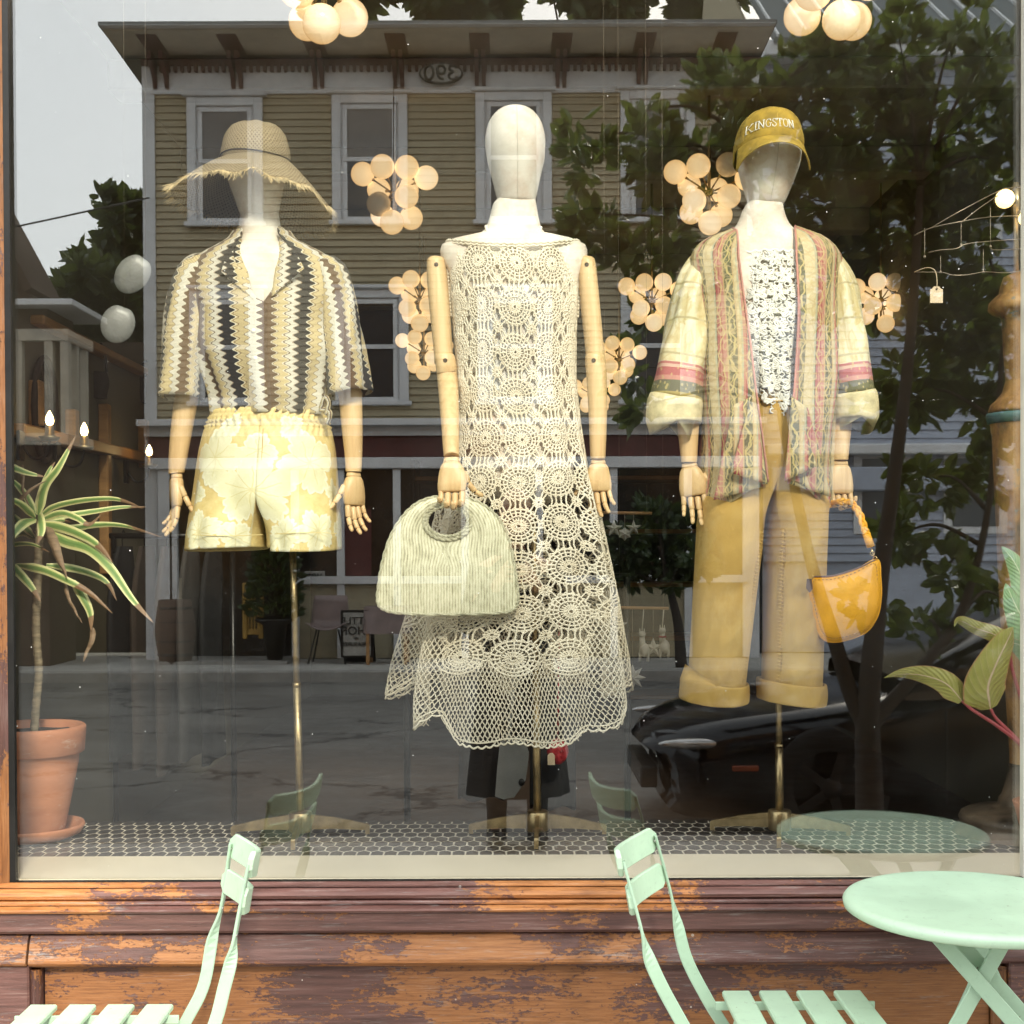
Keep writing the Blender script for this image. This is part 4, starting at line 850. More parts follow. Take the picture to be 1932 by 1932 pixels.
HB = bez([(0, .122, .196), (20, .148, .206), (55, .142, .206), (90, .132, .205), (150, .102, .214), (180, .086, .220), (210, .077, .216), (240, .074, .180), (270, .072, .166), (300, .074, .164), (330, .088, .174), (360, .122, .196)], 120)
HB_A, HB_D, HB_R = HB[:, 0], HB[:, 1], HB[:, 2]
def brim(a, t):
    """a: 0 right, pi/2 back, -pi/2 front; t 0 at crown, 1 at edge"""
    dg = math.degrees(a) % 360
    dr_ = float(np.interp(dg, HB_A, HB_D)); ro = float(np.interp(dg, HB_A, HB_R))
    r0 = .0915; L = ro - r0
    r_ = r0 + L * (t - .10 * t * t * (1 - t))
    dz = -dr_ * (.75 * t + .25 * t * t) + .004 * math.sin(3 * a + .5) * t * t + (.005 * math.sin(8 * a) + .004 * math.sin(13 * a + 1)) * t * t * t
    return Vector((hc.x + r_ * math.cos(a), hc.y + r_ * 1.06 * math.sin(a), hc.z + .006 + dz))
A = np.linspace(0, 2 * PI, 81); Tt = np.linspace(0, 1, 14)
m = MB(); m.grid([[brim(a, t) for a in A] for t in Tt], [[(a * .15, t * .12) for a in A] for t in Tt]); o = m.obj('brim', MT['hat'], ht); solid(o, .003)
m = MB(); rs = random.Random(8)
for k in range(1100):
    a = rs.uniform(0, 2 * PI); p0, p1 = brim(a, .955), brim(a, 1.0); d_ = (p1 - p0).normalized(); tg = (brim(a + .01, 1) - p1).normalized()
    L = rs.uniform(.010, .036); s_ = rs.uniform(-.7, .7); up = Vector((0, 0, rs.uniform(-.4, .4)))
    q = p1 + (d_ + tg * s_ + up).normalized() * L; q2 = p0.lerp(p1, rs.uniform(.0, .8)) ; w_ = tg * .0009; hgt = d_.cross(tg) * .0006
    m.add([q2 - w_ * 1.7, q2 + w_ * 1.7, q2 + hgt * 2, q], [(0, 1, 3), (1, 2, 3), (2, 0, 3)], None, 0, False)
m.obj('frayed_edge', MT['fray'], ht, kind='stuff')

# striped shirt
st_ = empty('striped_shirt', P(500, 600, YM), 'short sleeved knit shirt with brown, black and cream zigzag stripes, tucked in', 'shirt')
shs = Shell([(436, 440, 548, .062), (452, 430, 560, .070), (466, 408, 586, .082), (482, 378, 616, .094), (502, 356, 640, .104), (540, 346, 652, .116), (600, 356, 645, .128), (660, 364, 640, .132), (720, 384, 632, .128), (760, 402, 622, .122), (788, 408, 616, .116)], YM, 2.0)
def sdisp(th, py):
    t = np.clip((py - 560) / 230, 0, 1)
    return .006 * np.sin(11 * th + 2.2) * t + .0045 * np.sin(17 * th + py * .012) * t + .006 * np.sin(py * .055 + 3 * th) * np.exp(-((np.abs(th) - 1.1) / .5) ** 2) * np.clip((py - 480) / 80, 0, 1) + .010 * np.exp(-((py - 745) / 25) ** 2) * np.sin(3.0 * th + .3)
Vb = 592
def vop(py): return max(.0, min(1.0, (Vb - py) / (Vb - 436))) ** .9 * .62
m = MB()
grid_shell(m, shs, lambda p: vop(p) + .06, lambda p: PI, lambda t: 440 if t < 1.2 else 438, lambda t: 786, 46, 70, sdisp)
grid_shell(m, shs, lambda p: -PI, lambda p: -vop(p) + .08 + .05 * (p > Vb - 8), lambda t: 440 if t > -1.2 else 438, lambda t: 786, 46, 70, lambda th, py: sdisp(th, py) + .003 * (th > -.2))
o = m.obj('body', MT['shirt'], st_); solid(o, .002)
def sldisp(th, t): return .006 * np.sin(5 * th + 6 * t) * t + .003 * np.sin(9 * th + 14 * t)
for rows in ([(398, 498, YM, 22, .055), (374, 520, YM, 36, .075), (360, 570, YM - .005, 40, .085), (352, 640, YM - .01, 41, .088), (348, 700, YM - .01, 41, .088), (345, 752, YM - .012, 43, .088)],
             [(600, 498, YM, 22, .055), (622, 522, YM, 34, .075), (636, 575, YM - .005, 36, .082), (645, 640, YM - .01, 38, .084), (652, 690, YM - .01, 39, .085), (660, 744, YM - .012, 40, .085)]):
    m = MB(); limb(m, rows, 34, 40, sldisp, caps=False, rref=.075); o = m.obj('sleeve', MT['shirt'], st_); solid(o, .002)
def flap(name, parent, mat, quad, bulge=.01, n=14, th=.002):
    """a cloth flap from four corners (px, py, Y): top inner, top outer, bottom outer, bottom inner"""
    Q = [np.array(P(*q)) for q in quad]; G = []; UV = []
    for i in range(n):
        v = i / (n - 1); row = []; uvr = []
        for j in range(n):
            u = j / (n - 1); p = (Q[0] * (1 - u) + Q[1] * u) * (1 - v) + (Q[3] * (1 - u) + Q[2] * u) * v
            p[1] -= bulge * math.sin(PI * u) * math.sin(PI * min(1, v + .1)); row.append(p); uvr.append((p[0], p[2]))
        G.append(row); UV.append(uvr)
    o = MB().grid(G, UV).obj(name, mat, parent); solid(o, th); return o
flap('collar', st_, MT['shirt'], [(452, 432, .45), (438, 452, .44), (417, 512, .372), (478, 566, .360)], .012)
flap('collar', st_, MT['shirt'], [(530, 436, .45), (546, 452, .44), (574, 506, .372), (512, 560, .360)], .012)
m = MB(); m.tube([P(452, 433, .46), P(470, 428, .52), P(490, 427, .55), P(512, 428, .52), P(532, 436, .46)], .010, 8); m.obj('collar_stand', MT['shirt'], st_)
for py in (640, 690, 735):
    c = Vector(shs.pt(-.03, py, .008)); MB().sphere(c, (.0065, .003, .0065), 12, 6).obj('button', MT['pearl'], st_)
m = MB(); limb(m, [(606, 770, .40, 5, .008), (614, 750, .385, 5, .007), (620, 760, .38, 4, .006), (616, 782, .39, 5, .006)], 16, 10); limb(m, [(604, 772, .40, 5, .006), (622, 778, .385, 5, .006), (618, 800, .40, 4, .005)], 12, 10); m.obj('waist_tie', MT['shirt'], st_)

def two_legs(m, sh, top, bot, crotch, ctr, gap, lims, nu, nv, disp, wav, blend=90.0, exl=.80):
    """a garment with two legs as one surface: each half follows the hip shell, then rounds off into its own leg.
    lims(sg, py) -> (outer px, inner px) of a leg, else the shell outline and the centre line"""
    for sg in (-1, 1):
        G = np.empty((nv, nu, 3)); UV = np.empty((nv, nu, 2))
        for j in range(nv):
            v = j / (nv - 1)
            u = np.linspace(0, 1, nu, endpoint=False)
            py = top + v * (bot - top) + np.array([wav(sg, q) for q in u]) * sm01((v - .8) / .2)
            w = sm01((py - (crotch - blend * .6)) / blend)
            th = np.clip(u / .8, 0, 1) * PI * sg
            H = sh.pt(th, py, disp(th, py)); back = u > .8; f = (u - .8) / .2
            if back.any():
                a0, a1 = sh.pt(np.full(back.sum(), PI * sg), py[back], 0.0), sh.pt(np.zeros(back.sum()), py[back], 0.0)
                H[back] = a0 * (1 - f[back])[:, None] + a1 * f[back][:, None]
            if lims is None: xo = np.where(sg > 0, np.interp(py, sh.py, sh.xr), np.interp(py, sh.py, sh.xl)); xi = np.array([ctr(q) for q in py]) + sg * gap(py)
            else: L_ = [lims(sg, q) for q in py]; xo = np.array([q[0] for q in L_]); xi = np.array([q[1] for q in L_])
            dp = np.interp(py, sh.py, sh.dp)
            ph = np.where(u < .8, -2.36 + u / .8 * 4.72, 2.36 + f * 1.563)
            c_, s_ = np.cos(ph), np.sin(ph)
            px = (xo + xi) / 2 + (xo - xi) / 2 * np.sign(c_) * np.abs(c_) ** exl
            Lg = Pv(px, py, sh.Y); d2 = disp(sg * (ph + PI / 2) * .9, py) * w; Lg[:, 1] = sh.Y + (dp + d2) * np.sign(s_) * np.abs(s_) ** exl
            G[j] = H * (1 - w)[:, None] + Lg * w[:, None]
            UV[j, :, 0] = sg * np.where(u < .8, u / .8, 1 - .0 * f) * .50; UV[j, :, 1] = G[j, :, 2]
        m.grid(G, UV, closed=True, flip=sg > 0)
def sm01(x): x = np.clip(x, 0, 1); return x * x * (3 - 2 * x)
# floral shorts
so = empty('floral_shorts', P(500, 900, YM), 'cream and yellow floral brocade shorts with a gathered elastic waist', 'shorts')
shh = Shell([(776, 404, 610, .112), (790, 398, 616, .118), (815, 388, 624, .126), (850, 378, 632, .134), (900, 370, 636, .140), (960, 362, 640, .142), (1000, 358, 642, .142), (1040, 355, 642, .140)], YM, 2.15)
def hdisp(th, py):
    g = np.clip((842 - py) / 60, 0, 1); s = np.clip((py - 850) / 120, 0, 1)
    return .0045 * np.sin(46 * th + 2 * np.sin(py * .2)) * g + .004 * np.sin(py * .75) * np.clip((815 - py) / 10, 0, 1) + .007 * np.sin(7 * th + .8) * s + .004 * np.sin(15 * th + py * .01) * s * .6
m = MB(); two_legs(m, shh, 776, 1036, 985, lambda p: 506, lambda p: 0.5 + 2.5 * np.clip((p - 960) / 70, 0, 1), None, 150, 70, hdisp, lambda sg, u: 5 * math.sin(u * 5 + sg))
o = m.obj('shorts_body', MT['damask'], so); solid(o, .002)
for sg in (-1, 1):
    x0, x1 = (357, 500) if sg < 0 else (512, 640)
    m = MB(); m.tube([np.array(P(x, 1008 + 3 * math.sin((x - 350) * .02), .352 - .012 * math.sin(PI * (x - x0) / (x1 - x0)))) for x in np.linspace(x0 + 6, x1 - 4, 24)], .0010, 5); m.obj('hem_seam', MT['damask'], so)
m = MB(); m.tube([shh.pt(.05, py, .0015) for py in np.linspace(815, 930, 24)], .0010, 5); m.obj('front_seam', MT['stitch'], so)

# ---- second: crochet dress
m2 = empty('mannequin', (P(1013, 1575, YM).x, YM, ZF), 'bald linen mannequin in the middle with wooden arms and a long crochet dress', 'mannequin', 'mannequins in the shop window')
head(m2, [(206, 970, 974, .01), (209, 950, 995, .05), (220, 932, 1012, .085), (240, 920, 1024, .105), (268, 915, 1029, .112), (296, 918, 1028, .108), (325, 925, 1022, .095), (352, 932, 1016, .08), (375, 938, 1011, .062), (384, 942, 1008, .055), (388, 955, 995, .03), (389, 970, 976, .005)], YM)
torso(m2, [(374, 940, 1010, .042), (386, 930, 1012, .052), (410, 924, 1016, .056), (432, 916, 1022, .062), (446, 900, 1034, .07), (451, 862, 1074, .072), (457, 842, 1096, .076), (468, 830, 1108, .080), (485, 832, 1108, .085), (520, 848, 1096, .10), (580, 862, 1082, .112), (680, 872, 1074, .098), (760, 876, 1078, .10), (840, 872, 1084, .115), (900, 880, 1082, .12), (950, 920, 1050, .08), (956, 980, 1000, .01)], YM)
for sg, ur, fr in ((-1, [(822, 484, YM - .01, 6, .012), (822, 488, YM - .01, 15, .026), (823, 500, YM - .01, 18, .032), (826, 540, YM - .012, 19.5, .034), (832, 610, YM - .015, 19, .033), (836, 660, YM - .018, 18, .031), (838, 684, YM - .02, 18.5, .030)],
                        [(838, 664, YM - .02, 12, .02), (838, 672, YM - .02, 18.5, .032), (842, 690, YM - .022, 20, .033), (845, 720, YM - .025, 19.5, .032), (849, 790, .36, 17.5, .028), (851, 845, .30, 15.5, .025), (852, 863, .285, 14.5, .023)]),
                   (1, [(1106, 484, YM - .01, 6, .012), (1106, 488, YM - .01, 14, .026), (1107, 500, YM - .01, 17, .032), (1110, 540, YM - .012, 18.5, .034), (1117, 610, YM - .015, 18, .033), (1122, 660, YM - .018, 17.5, .031), (1123, 684, YM - .02, 18, .030)],
                       [(1122, 664, YM - .02, 12, .02), (1122, 672, YM - .02, 18, .032), (1124, 690, YM - .022, 19.5, .033), (1126, 720, YM - .025, 19, .032), (1128, 790, YM - .03, 17, .028), (1128, 848, YM - .035, 15, .025), (1128, 866, YM - .035, 14, .023)])):
    arm(m2, ur, fr, None, bolt=[(ur[2][0], 499, YM - .043), (fr[1][0] - 2 * sg, 680, YM - .054)])
hand(m2, 852, 864, .280, (.01, -.20, -1), (-.12, -1, .22), (1, -.12, 0), (.25, .95, 1.0), .03, (.30, .95, -.45, .35), 1.0)
hand(m2, 1128, 867, YM - .035, (.04, -.06, -1), (.30, -1, 0), (-1, -.3, 0), [(.12, .25, .2), (.25, .35, .3), (.3, .4, .3), (.35, .45, .35)], .16, (.50, .92, .0, .1), .96)
stand(m2, 1007, 940, 1014, 1562, YM, R(-2))

dr = empty('crochet_dress', P(970, 900, YM), 'long sleeveless cream crochet dress of flower medallions with a fishnet hem', 'dress')
shd = Shell([(452, 850, 1084, .086), (460, 842, 1094, .090), (470, 842, 1096, .095), (485, 843, 1094, .100), (520, 848, 1092, .112), (560, 851, 1090, .122), (620, 856, 1087, .126), (700, 862, 1086, .116), (780, 864, 1092, .118), (840, 858, 1100, .128), (900, 846, 1112, .140), (960, 836, 1124, .150), (1040, 826, 1134, .155), (1120, 812, 1144, .162), (1200, 798, 1152, .17), (1260, 790, 1158, .175), (1320, 788, 1158, .18), (1400, 790, 1154, .18)], YM, 2.0)
def sm(x): x = np.clip(x, 0, 1); return x * x * (3 - 2 * x)
def ddisp(th, py):
    t = np.clip((py - 830) / 480, 0, 1); side = sm((np.abs(th) - .45) / .7)
    return (.048 * np.sin(7 * th + 1.0) * side + .030 * side + .011 * np.sin(11 * th + .6) * (1 - .6 * side) + .012 * np.sin(17 * th + py * .004) * side) * t ** 1.2 + .008 * np.sin(13 * th) * np.exp(-((th - 1.15) / .35) ** 2) * np.clip((py - 700) / 150, 0, 1)
def hem(th):
    a = np.abs(th); return 1386 - 5 * np.cos(9 * th) - 34 * sm((a - .56) / .22) - 52 * sm((a - .95) / .35) + 14 * np.sin(10 * th) * sm((a - .5) / .3)
def top(th): return 456 + 20 * np.cos(np.clip(th * 1.0, -1.57, 1.57)) ** 2 * 1.0
NCOL, PITCH_Y, Y0 = 11, 80.5, 470.0
netstart = lambda th: 1244 - 92 * sm((np.abs(th) - .62) / .3)
def dsurf(a, b):
    """crochet grid -> surface: a in columns, b in rows (pitch 80 px)"""
    a, b = a + .055 * np.sin(1.7 * b + .6 * a) + .03 * np.sin(3.1 * b - 1.3 * a), b + .05 * np.sin(1.4 * a + .5 * b) + .03 * np.sin(3.3 * a + 1.1)
    th = (a / NCOL) * 2 * PI; py = Y0 + b * PITCH_Y
    return shd.pt(th, py, ddisp(th, py))
def dnorm(a, b, f=dsurf):
    e = 1e-3; N_ = np.cross(f(a + e, b) - f(a - e, b), f(a, b - e) - f(a, b + e)); return N_ / (np.linalg.norm(N_, axis=-1, keepdims=True) + 1e-9)
def motif():
    """one medallion cell as polylines in cell units (-.5 .. .5)"""
    O, C = [], []
    an = np.linspace(0, 2 * PI, 20, endpoint=False)
    ax, ay = .46, .40
    for r_ in (.13, .34, .58, .78, .97): C.append((np.stack([ax * r_ * np.cos(an), ay * r_ * np.sin(an)], -1), 1.15 if r_ > .2 else 1.3))
    ns = 20
    for k in range(ns):
        t = 2 * PI * k / ns
        O.append((np.array([[ax * r_ * math.cos(t), ay * r_ * math.sin(t)] for r_ in (.16, .5)]), 1.0))
        t += PI / ns
        O.append((np.array([[ax * r_ * math.cos(t + w_), ay * r_ * math.sin(t + w_)] for r_, w_ in ((.54, -.0), (.95, 0.0))]), 1.25))
        # scallops
        t0, t1 = t - PI / ns, t + PI / ns
        O.append((np.array([[ax * .97 * math.cos(t0), ay * .97 * math.sin(t0)], [ax * 1.10 * math.cos(t), ay * 1.10 * math.sin(t)], [ax * .97 * math.cos(t1), ay * .97 * math.sin(t1)]]), 1.0))
    for x in (-.20, -.07, .07, .20): O.append((np.array([[x, .36], [x * .85, .5], [x, .64]]), 1.3))
    for y in (-.09, 0, .09): O.append((np.array([[.44, y], [.5, y * .8], [.56, y]]), 1.3))
    # small corner star joining four medallions
    for k in range(12):
        t = 2 * PI * k / 12; L_ = .15
        O.append((np.array([[.5 + .045 * math.cos(t), .5 + .04 * math.sin(t)], [.5 + L_ * math.cos(t), .5 + L_ * .8 * math.sin(t)]]), 1.15))
    for sx_, sy_ in ((1, 1), (1, -1), (-1, 1), (-1, -1)):
        for d_ in (-.05, .05): O.append((np.array([[.5 + sx_ * .085 + d_ * .6, .5 + sy_ * .075 - d_ * .6 * sx_ * sy_], [.5 + sx_ * .20 + d_, .5 + sy_ * .25 - d_ * sx_ * sy_]]), 1.15))
    C.append((np.stack([.5 + .05 * np.cos(an), .5 + .045 * np.sin(an)], -1), 1.2)); C.append((np.stack([.5 + .13 * np.cos(an), .5 + .11 * np.sin(an)], -1), .9))
    return O, C
def strands(mb, polys, closed, surf, r0, keep, sides=4, jit=.0):
    """polys: list of (k,2) arrays in surface units with radius factors, grouped by length"""
    by = {}
    for p, f in polys: by.setdefault(len(p), []).append((p, f))
    for k, L in by.items():
        A = np.stack([p for p, f in L]); rf = np.array([f for p, f in L]) * r0
        if k == 2 and not closed: A = np.stack([A[:, 0], (A[:, 0] + A[:, 1]) / 2, A[:, 1]], 1)
        c = A.mean(1); ok = keep(c[:, 0], c[:, 1]); A, rf = A[ok], rf[ok]
        if not len(A): continue
        if jit: A = A + RNG.uniform(-jit, jit, A.shape)
        Pn = surf(A[..., 0], A[..., 1]); Nn = dnorm(A[..., 0], A[..., 1], surf)
        V, Q = tubes(Pn, Nn, rf, sides, closed); mb.add(V, Q)
O_, C_ = motif()
m = MB(); op, cp = [], []
for i in range(NCOL):
    for j in range(0, 10):
        off = np.array([i - NCOL / 2 + .5, j + .5])
        op += [(p + off, f) for p, f in O_]; cp += [(p + off, f) for p, f in C_]
def keepd(a, b):
    th = a / NCOL * 2 * PI; py = Y0 + b * PITCH_Y; return (py > top(th) - 2) & (py < netstart(th) + 12)
strands(m, op, False, dsurf, .0023, keepd, 4, .012); strands(m, cp, True, dsurf, .0022, keepd, 4, .006)
m.obj('medallion_lace', MT['yarn'], dr)
# fishnet: diagonal strands
m = MB(); poly = []
na, h_ = 150, 7.8
thv = lambda i: -PI + 2 * PI * i / na
nrow = 42
for i in range(na):
    for j in range(nrow):
        for dx in (-.5, .5):
            a0 = i + .5 * (j % 2); a1 = a0 + dx; pa = 1140 + j * h_; pb = pa + h_
            ac = .5 * (a0 + a1); poly.append((np.array([[a0 / na * NCOL - NCOL / 2, (pa - Y0) / PITCH_Y], [(a0 + dx * .3) / na * NCOL - NCOL / 2, (pa + .5 * h_ - Y0) / PITCH_Y], [a1 / na * NCOL - NCOL / 2, (pb - Y0) / PITCH_Y]]), 1.0))
def keepn(a, b):
    th = a / NCOL * 2 * PI; py = Y0 + b * PITCH_Y; return (py > netstart(th) - 4) & (py < hem(th))
strands(m, poly, False, dsurf, .00165, keepn, 4, .010)
# scalloped hem edge, neck edge and armholes
th = np.linspace(-PI, PI, 700); hp = hem(th) + 4 * np.abs(np.sin(th * 42)); pts = shd.pt(th, hp, ddisp(th, hp))
def cord(pts, r, c=(0, .0)):
    pts = np.asarray(pts)[None]; nn = pts - np.array([P(970, 900, YM).x, YM, 0]); nn[..., 2] = 0; nn /= np.linalg.norm(nn, axis=-1, keepdims=True); V, Q = tubes(pts, nn, np.array([r]), 5); m.add(V, Q)
cord(pts, .0026); hp2 = hem(th) - 6; cord(shd.pt(th, hp2, ddisp(th, hp2)), .002)
m.obj('fishnet_hem', MT['yarn'], dr)
m = MB(); th = np.linspace(-PI, PI, 260); tp = top(th) + 1.2 * np.sin(th * 60); cord(shd.pt(th, tp, .003), .0032); cord(shd.pt(th, tp + 5, .002), .0026)
for sg in (-1, 1):
    py = np.linspace(470, 600, 60); cord(shd.pt(np.full(60, sg * 1.48) + .03 * np.sin(py * .9), py, .004), .003); 
m.obj('neck_edge', MT['yarn'], dr)
# white lining seen through the holes of the bodice
shl = Shell([(548, 876, 1066, .112), (600, 880, 1064, .116), (700, 884, 1064, .106), (800, 882, 1070, .108), (836, 880, 1076, .116)], YM, 2.0)
m = MB(); grid_shell(m, shl, lambda p: -PI, lambda p: PI, lambda t: 548 + 8 * math.cos(3 * t), lambda t: 836, 48, 24); m.obj('lining', MT['slip'], dr)
# pearl necklace
m = MB(); np_ = bez([(917, 428, .455), (922, 442, .43), (940, 458, .415), (968, 468, .405), (996, 460, .415), (1015, 444, .43), (1020, 430, .455)], 46)
for i, q in enumerate(np_): m.sphere(P(*q), .0040 if i % 3 else .0052, 9, 6)
bk = bez([(917, 428, .455), (930, 420, .53), (968, 416, .56), (1006, 420, .53), (1020, 430, .455)], 24)
for q in bk: m.sphere(P(*q), .004, 8, 5)
m.tube([P(*q) for q in np_], .001, 5)
tag(m.obj('pearl_necklace', MT['pearl']), 'short string of pale beads round the neck of the dress mannequin', 'necklace')

# woven palm handbag
pb = empty('palm_handbag', P(848, 1050, .28), 'half moon woven palm handbag with a round hole handle held over the crochet dress', 'handbag')
OUT = bez([(848, 937), (884, 941), (915, 955), (940, 978), (958, 1012), (969, 1060), (976, 1110), (977, 1135), (968, 1150), (940, 1156), (850, 1158), (765, 1156), (728, 1149), (716, 1134), (718, 1100), (726, 1055), (740, 1012), (760, 978), (785, 953), (815, 940), (848, 937)], 97)[:-1]
hx, hy, hrx, hry = 845, 984, 38, 28
Yb = .290
def bagpt(px, py, y): return np.array(P(px, py, Yb)) + np.array([.0, y + (px - 850) * .00016, 0])
ang = np.arctan2(OUT[:, 0] - hx, -(OUT[:, 1] - hy))
m = MB(); K = len(OUT)
def ring(f, y): return [bagpt(hx + hrx * math.sin(a) * (1 - f) + f * (o_[0] - hx), hy - hry * math.cos(a) * (1 - f) + f * (o_[1] - hy), y(f, o_)) for a, o_ in zip(ang, OUT)]
T_ = [0, .06, .14, .22, .3, .4, .5, .6, .7, .8, .88, .95, 1.0]
def yf(f, o_): return -.022 - .012 * math.sin(PI * f) 
front_ = [ring(f, yf) for f in T_]
UV = [[(a_ * .05 + 1, f * .25) for a_ in ang] for f in T_]
def buv(f, a, o_):
    x, y = hx + hrx * math.sin(a) * (1 - f) + f * (o_[0] - hx), hy - hry * math.cos(a) * (1 - f) + f * (o_[1] - hy)
    w_ = float(sm(np.array((y - 1000) / 70))); return (w_ * x * .0014 + (1 - w_) * (845 - math.hypot(x - 845, y - 1010) * (1 if x < 845 else -1)) * .0014, y * .0014)
UVl = [[buv(f, a_, o_) for a_, o_ in zip(ang, OUT)] for f in T_]
m.grid(front_, UVl, closed=True, flip=True)
back_ = [ring(f, lambda f, o_: .030 + .010 * math.sin(PI * f)) for f in T_]; m.grid(back_, UVl, closed=True)
m.grid([front_[-1], ring(1.02, lambda f, o_: -.010), ring(1.02, lambda f, o_: .018), back_[-1]], [[(k * .01, q) for k in range(K)] for q in (0, .02, .05, .07)], closed=True, flip=True)
m.grid([front_[0], back_[0]], [[(k * .01, q) for k in range(K)] for q in (0, .05)], closed=True)
m.obj('bag_body', MT['palm'], pb)
m = MB(); q = [bagpt(o_[0], o_[1], -.021) for o_ in OUT]; 
def twist(m, pts, r, n, tw):
    pts = [Vector(p) for p in pts]
    for s in range(n):
        L = []
        for i, p in enumerate(pts):
            t = (pts[(i + 1) % len(pts)] - pts[i - 1]).normalized(); u = Vector((0, -1, 0)); v = t.cross(u)
            a = i * tw + 2 * PI * s / n; L.append(p + (u * math.cos(a) + v * math.sin(a)) * r * .6)
        m.tube(L + [L[0]], r, 6)
qq = bez(q + [q[0]], 260)[:-1]; twist(m, qq, .0032, 2, .55); m.obj('braided_edge', MT['palm'], pb)
m = MB(); tt = np.linspace(0, 2 * PI, 150, endpoint=False); twist(m, [bagpt(hx + 44 * math.sin(a), hy - 34 * math.cos(a), -.026) for a in tt], .0040, 2, .5); twist(m, [bagpt(hx + 38 * math.sin(a), hy - 28 * math.cos(a), -.027) for a in tt], .0032, 2, .6); m.obj('handle_ring', MT['palm'], pb)
# ---- third: cap, tapestry jacket, lace top, mustard trousers
m3 = empty('mannequin', (P(1471, 1575, YM).x, YM, ZF), 'linen mannequin on the right wearing a mustard cap and striped tapestry jacket', 'mannequin', 'mannequins in the shop window')
head(m3, [(214, 1446, 1454, .01), (220, 1420, 1482, .06), (245, 1398, 1506, .10), (280, 1391, 1511, .112), (310, 1393, 1508, .105), (335, 1398, 1500, .092), (360, 1405, 1490, .075), (380, 1411, 1481, .058), (389, 1418, 1474, .045), (393, 1440, 1452, .01)], YM, True, -.02)
torso(m3, [(380, 1412, 1476, .042), (395, 1402, 1478, .050), (420, 1392, 1486, .056), (438, 1378, 1502, .066), (450, 1350, 1536, .075), (470, 1318, 1575, .085), (500, 1312, 1580, .095), (580, 1335, 1566, .112), (700, 1360, 1552, .098), (760, 1372, 1546, .09), (860, 1372, 1540, .08), (890, 1410, 1500, .05), (896, 1440, 1460, .01)], YM)
arm(m3, None, [(1296, 700, YM, 22, .033), (1298, 790, YM - .02, 21, .031), (1299, 830, YM - .025, 18, .028), (1300, 864, YM - .03, 15.5, .024), (1300, 872, YM - .03, 15, .023)], None)
arm(m3, None, [(1588, 700, YM, 22, .033), (1587, 790, YM - .02, 20.5, .031), (1586, 830, YM - .03, 17.5, .028), (1585, 860, YM - .035, 15.5, .024), (1585, 868, YM - .035, 15, .023)], None)
hand(m3, 1300, 873, YM - .03, (.14, -.04, -1), (-.25, -1, 0), (1, -.25, 0), [(.10, .2, .15), (.12, .2, .18), (.12, .22, .2), (.15, .25, .2)], .20, (.62, .80, .05, .1), 1.0)
hand(m3, 1585, 869, YM - .035, (.0, -.04, -1), (.25, -1, 0), (-1, -.25, 0), (.35, 1.25, 1.1), .04, (.40, .92, -.25, .35), 1.0)
stand(m3, 1469, 1250, 1471, 1562, YM, R(-12))
# mustard cap
cp = empty('baseball_cap', P(1450, 260, YM), 'faded mustard baseball cap lettered KINGSTON on the right mannequin', 'cap')
shc = Shell([(211, 1447, 1453, .01), (214, 1428, 1476, .05), (222, 1412, 1492, .08), (238, 1397, 1504, .108), (258, 1389, 1510, .124), (280, 1386, 1513, .130), (306, 1386, 1513, .130)], YM, 2.05)
m = MB(); grid_shell(m, shc, lambda p: -PI, lambda p: PI, lambda t: 211, lambda t: 284 + 12 * (1 - math.cos(t)) * .6 + (10 if abs(t) > 1.6 else 0), 60, 30, lambda th, py: .0012 * np.sin(5 * th + py * .1)); o = m.obj('crown', MT['cap'], cp); solid(o, .002)
m = MB()
for a in (0, 1.05, -1.05, 2.1, -2.1, PI): 
    py = np.linspace(213, 283, 24); m.tube(shc.pt(np.full(24, a), py, .0012), .0008, 5)
m.sphere(P(1450, 211, YM), (.008, .008, .004), 10, 6); m.obj('seams', MT['capD'], cp)
V_ = []; na = 41
def vis(s, t):
    th = s * 1.22 - .06; b = np.array(shc.pt(th, 284 + 8 * s * s, .002)); out = .047 * t * (1 - .25 * s * s)
    return b + np.array([math.sin(th) * out * .25, -out * (math.cos(th * .55)), -.036 * t * (.75 + .9 * s * s) - .004 * t * t])
m = MB(); ss = np.linspace(-1, 1, na); ts = np.linspace(0, 1, 12); m.grid([[vis(s, t) for s in ss] for t in ts], [[(s, t) for s in ss] for t in ts]); o = m.obj('visor', MT['cap'], cp); solid(o, .003)
m = MB()
for t in (1.0, .9, .78, .66): m.tube([vis(s * .99, t) + np.array([0, -.0, .0018 if t < 1 else 0]) for s in ss], .0021 if t == 1 else .0006, 6)
m.obj('visor_edge', MT['capD'], cp)
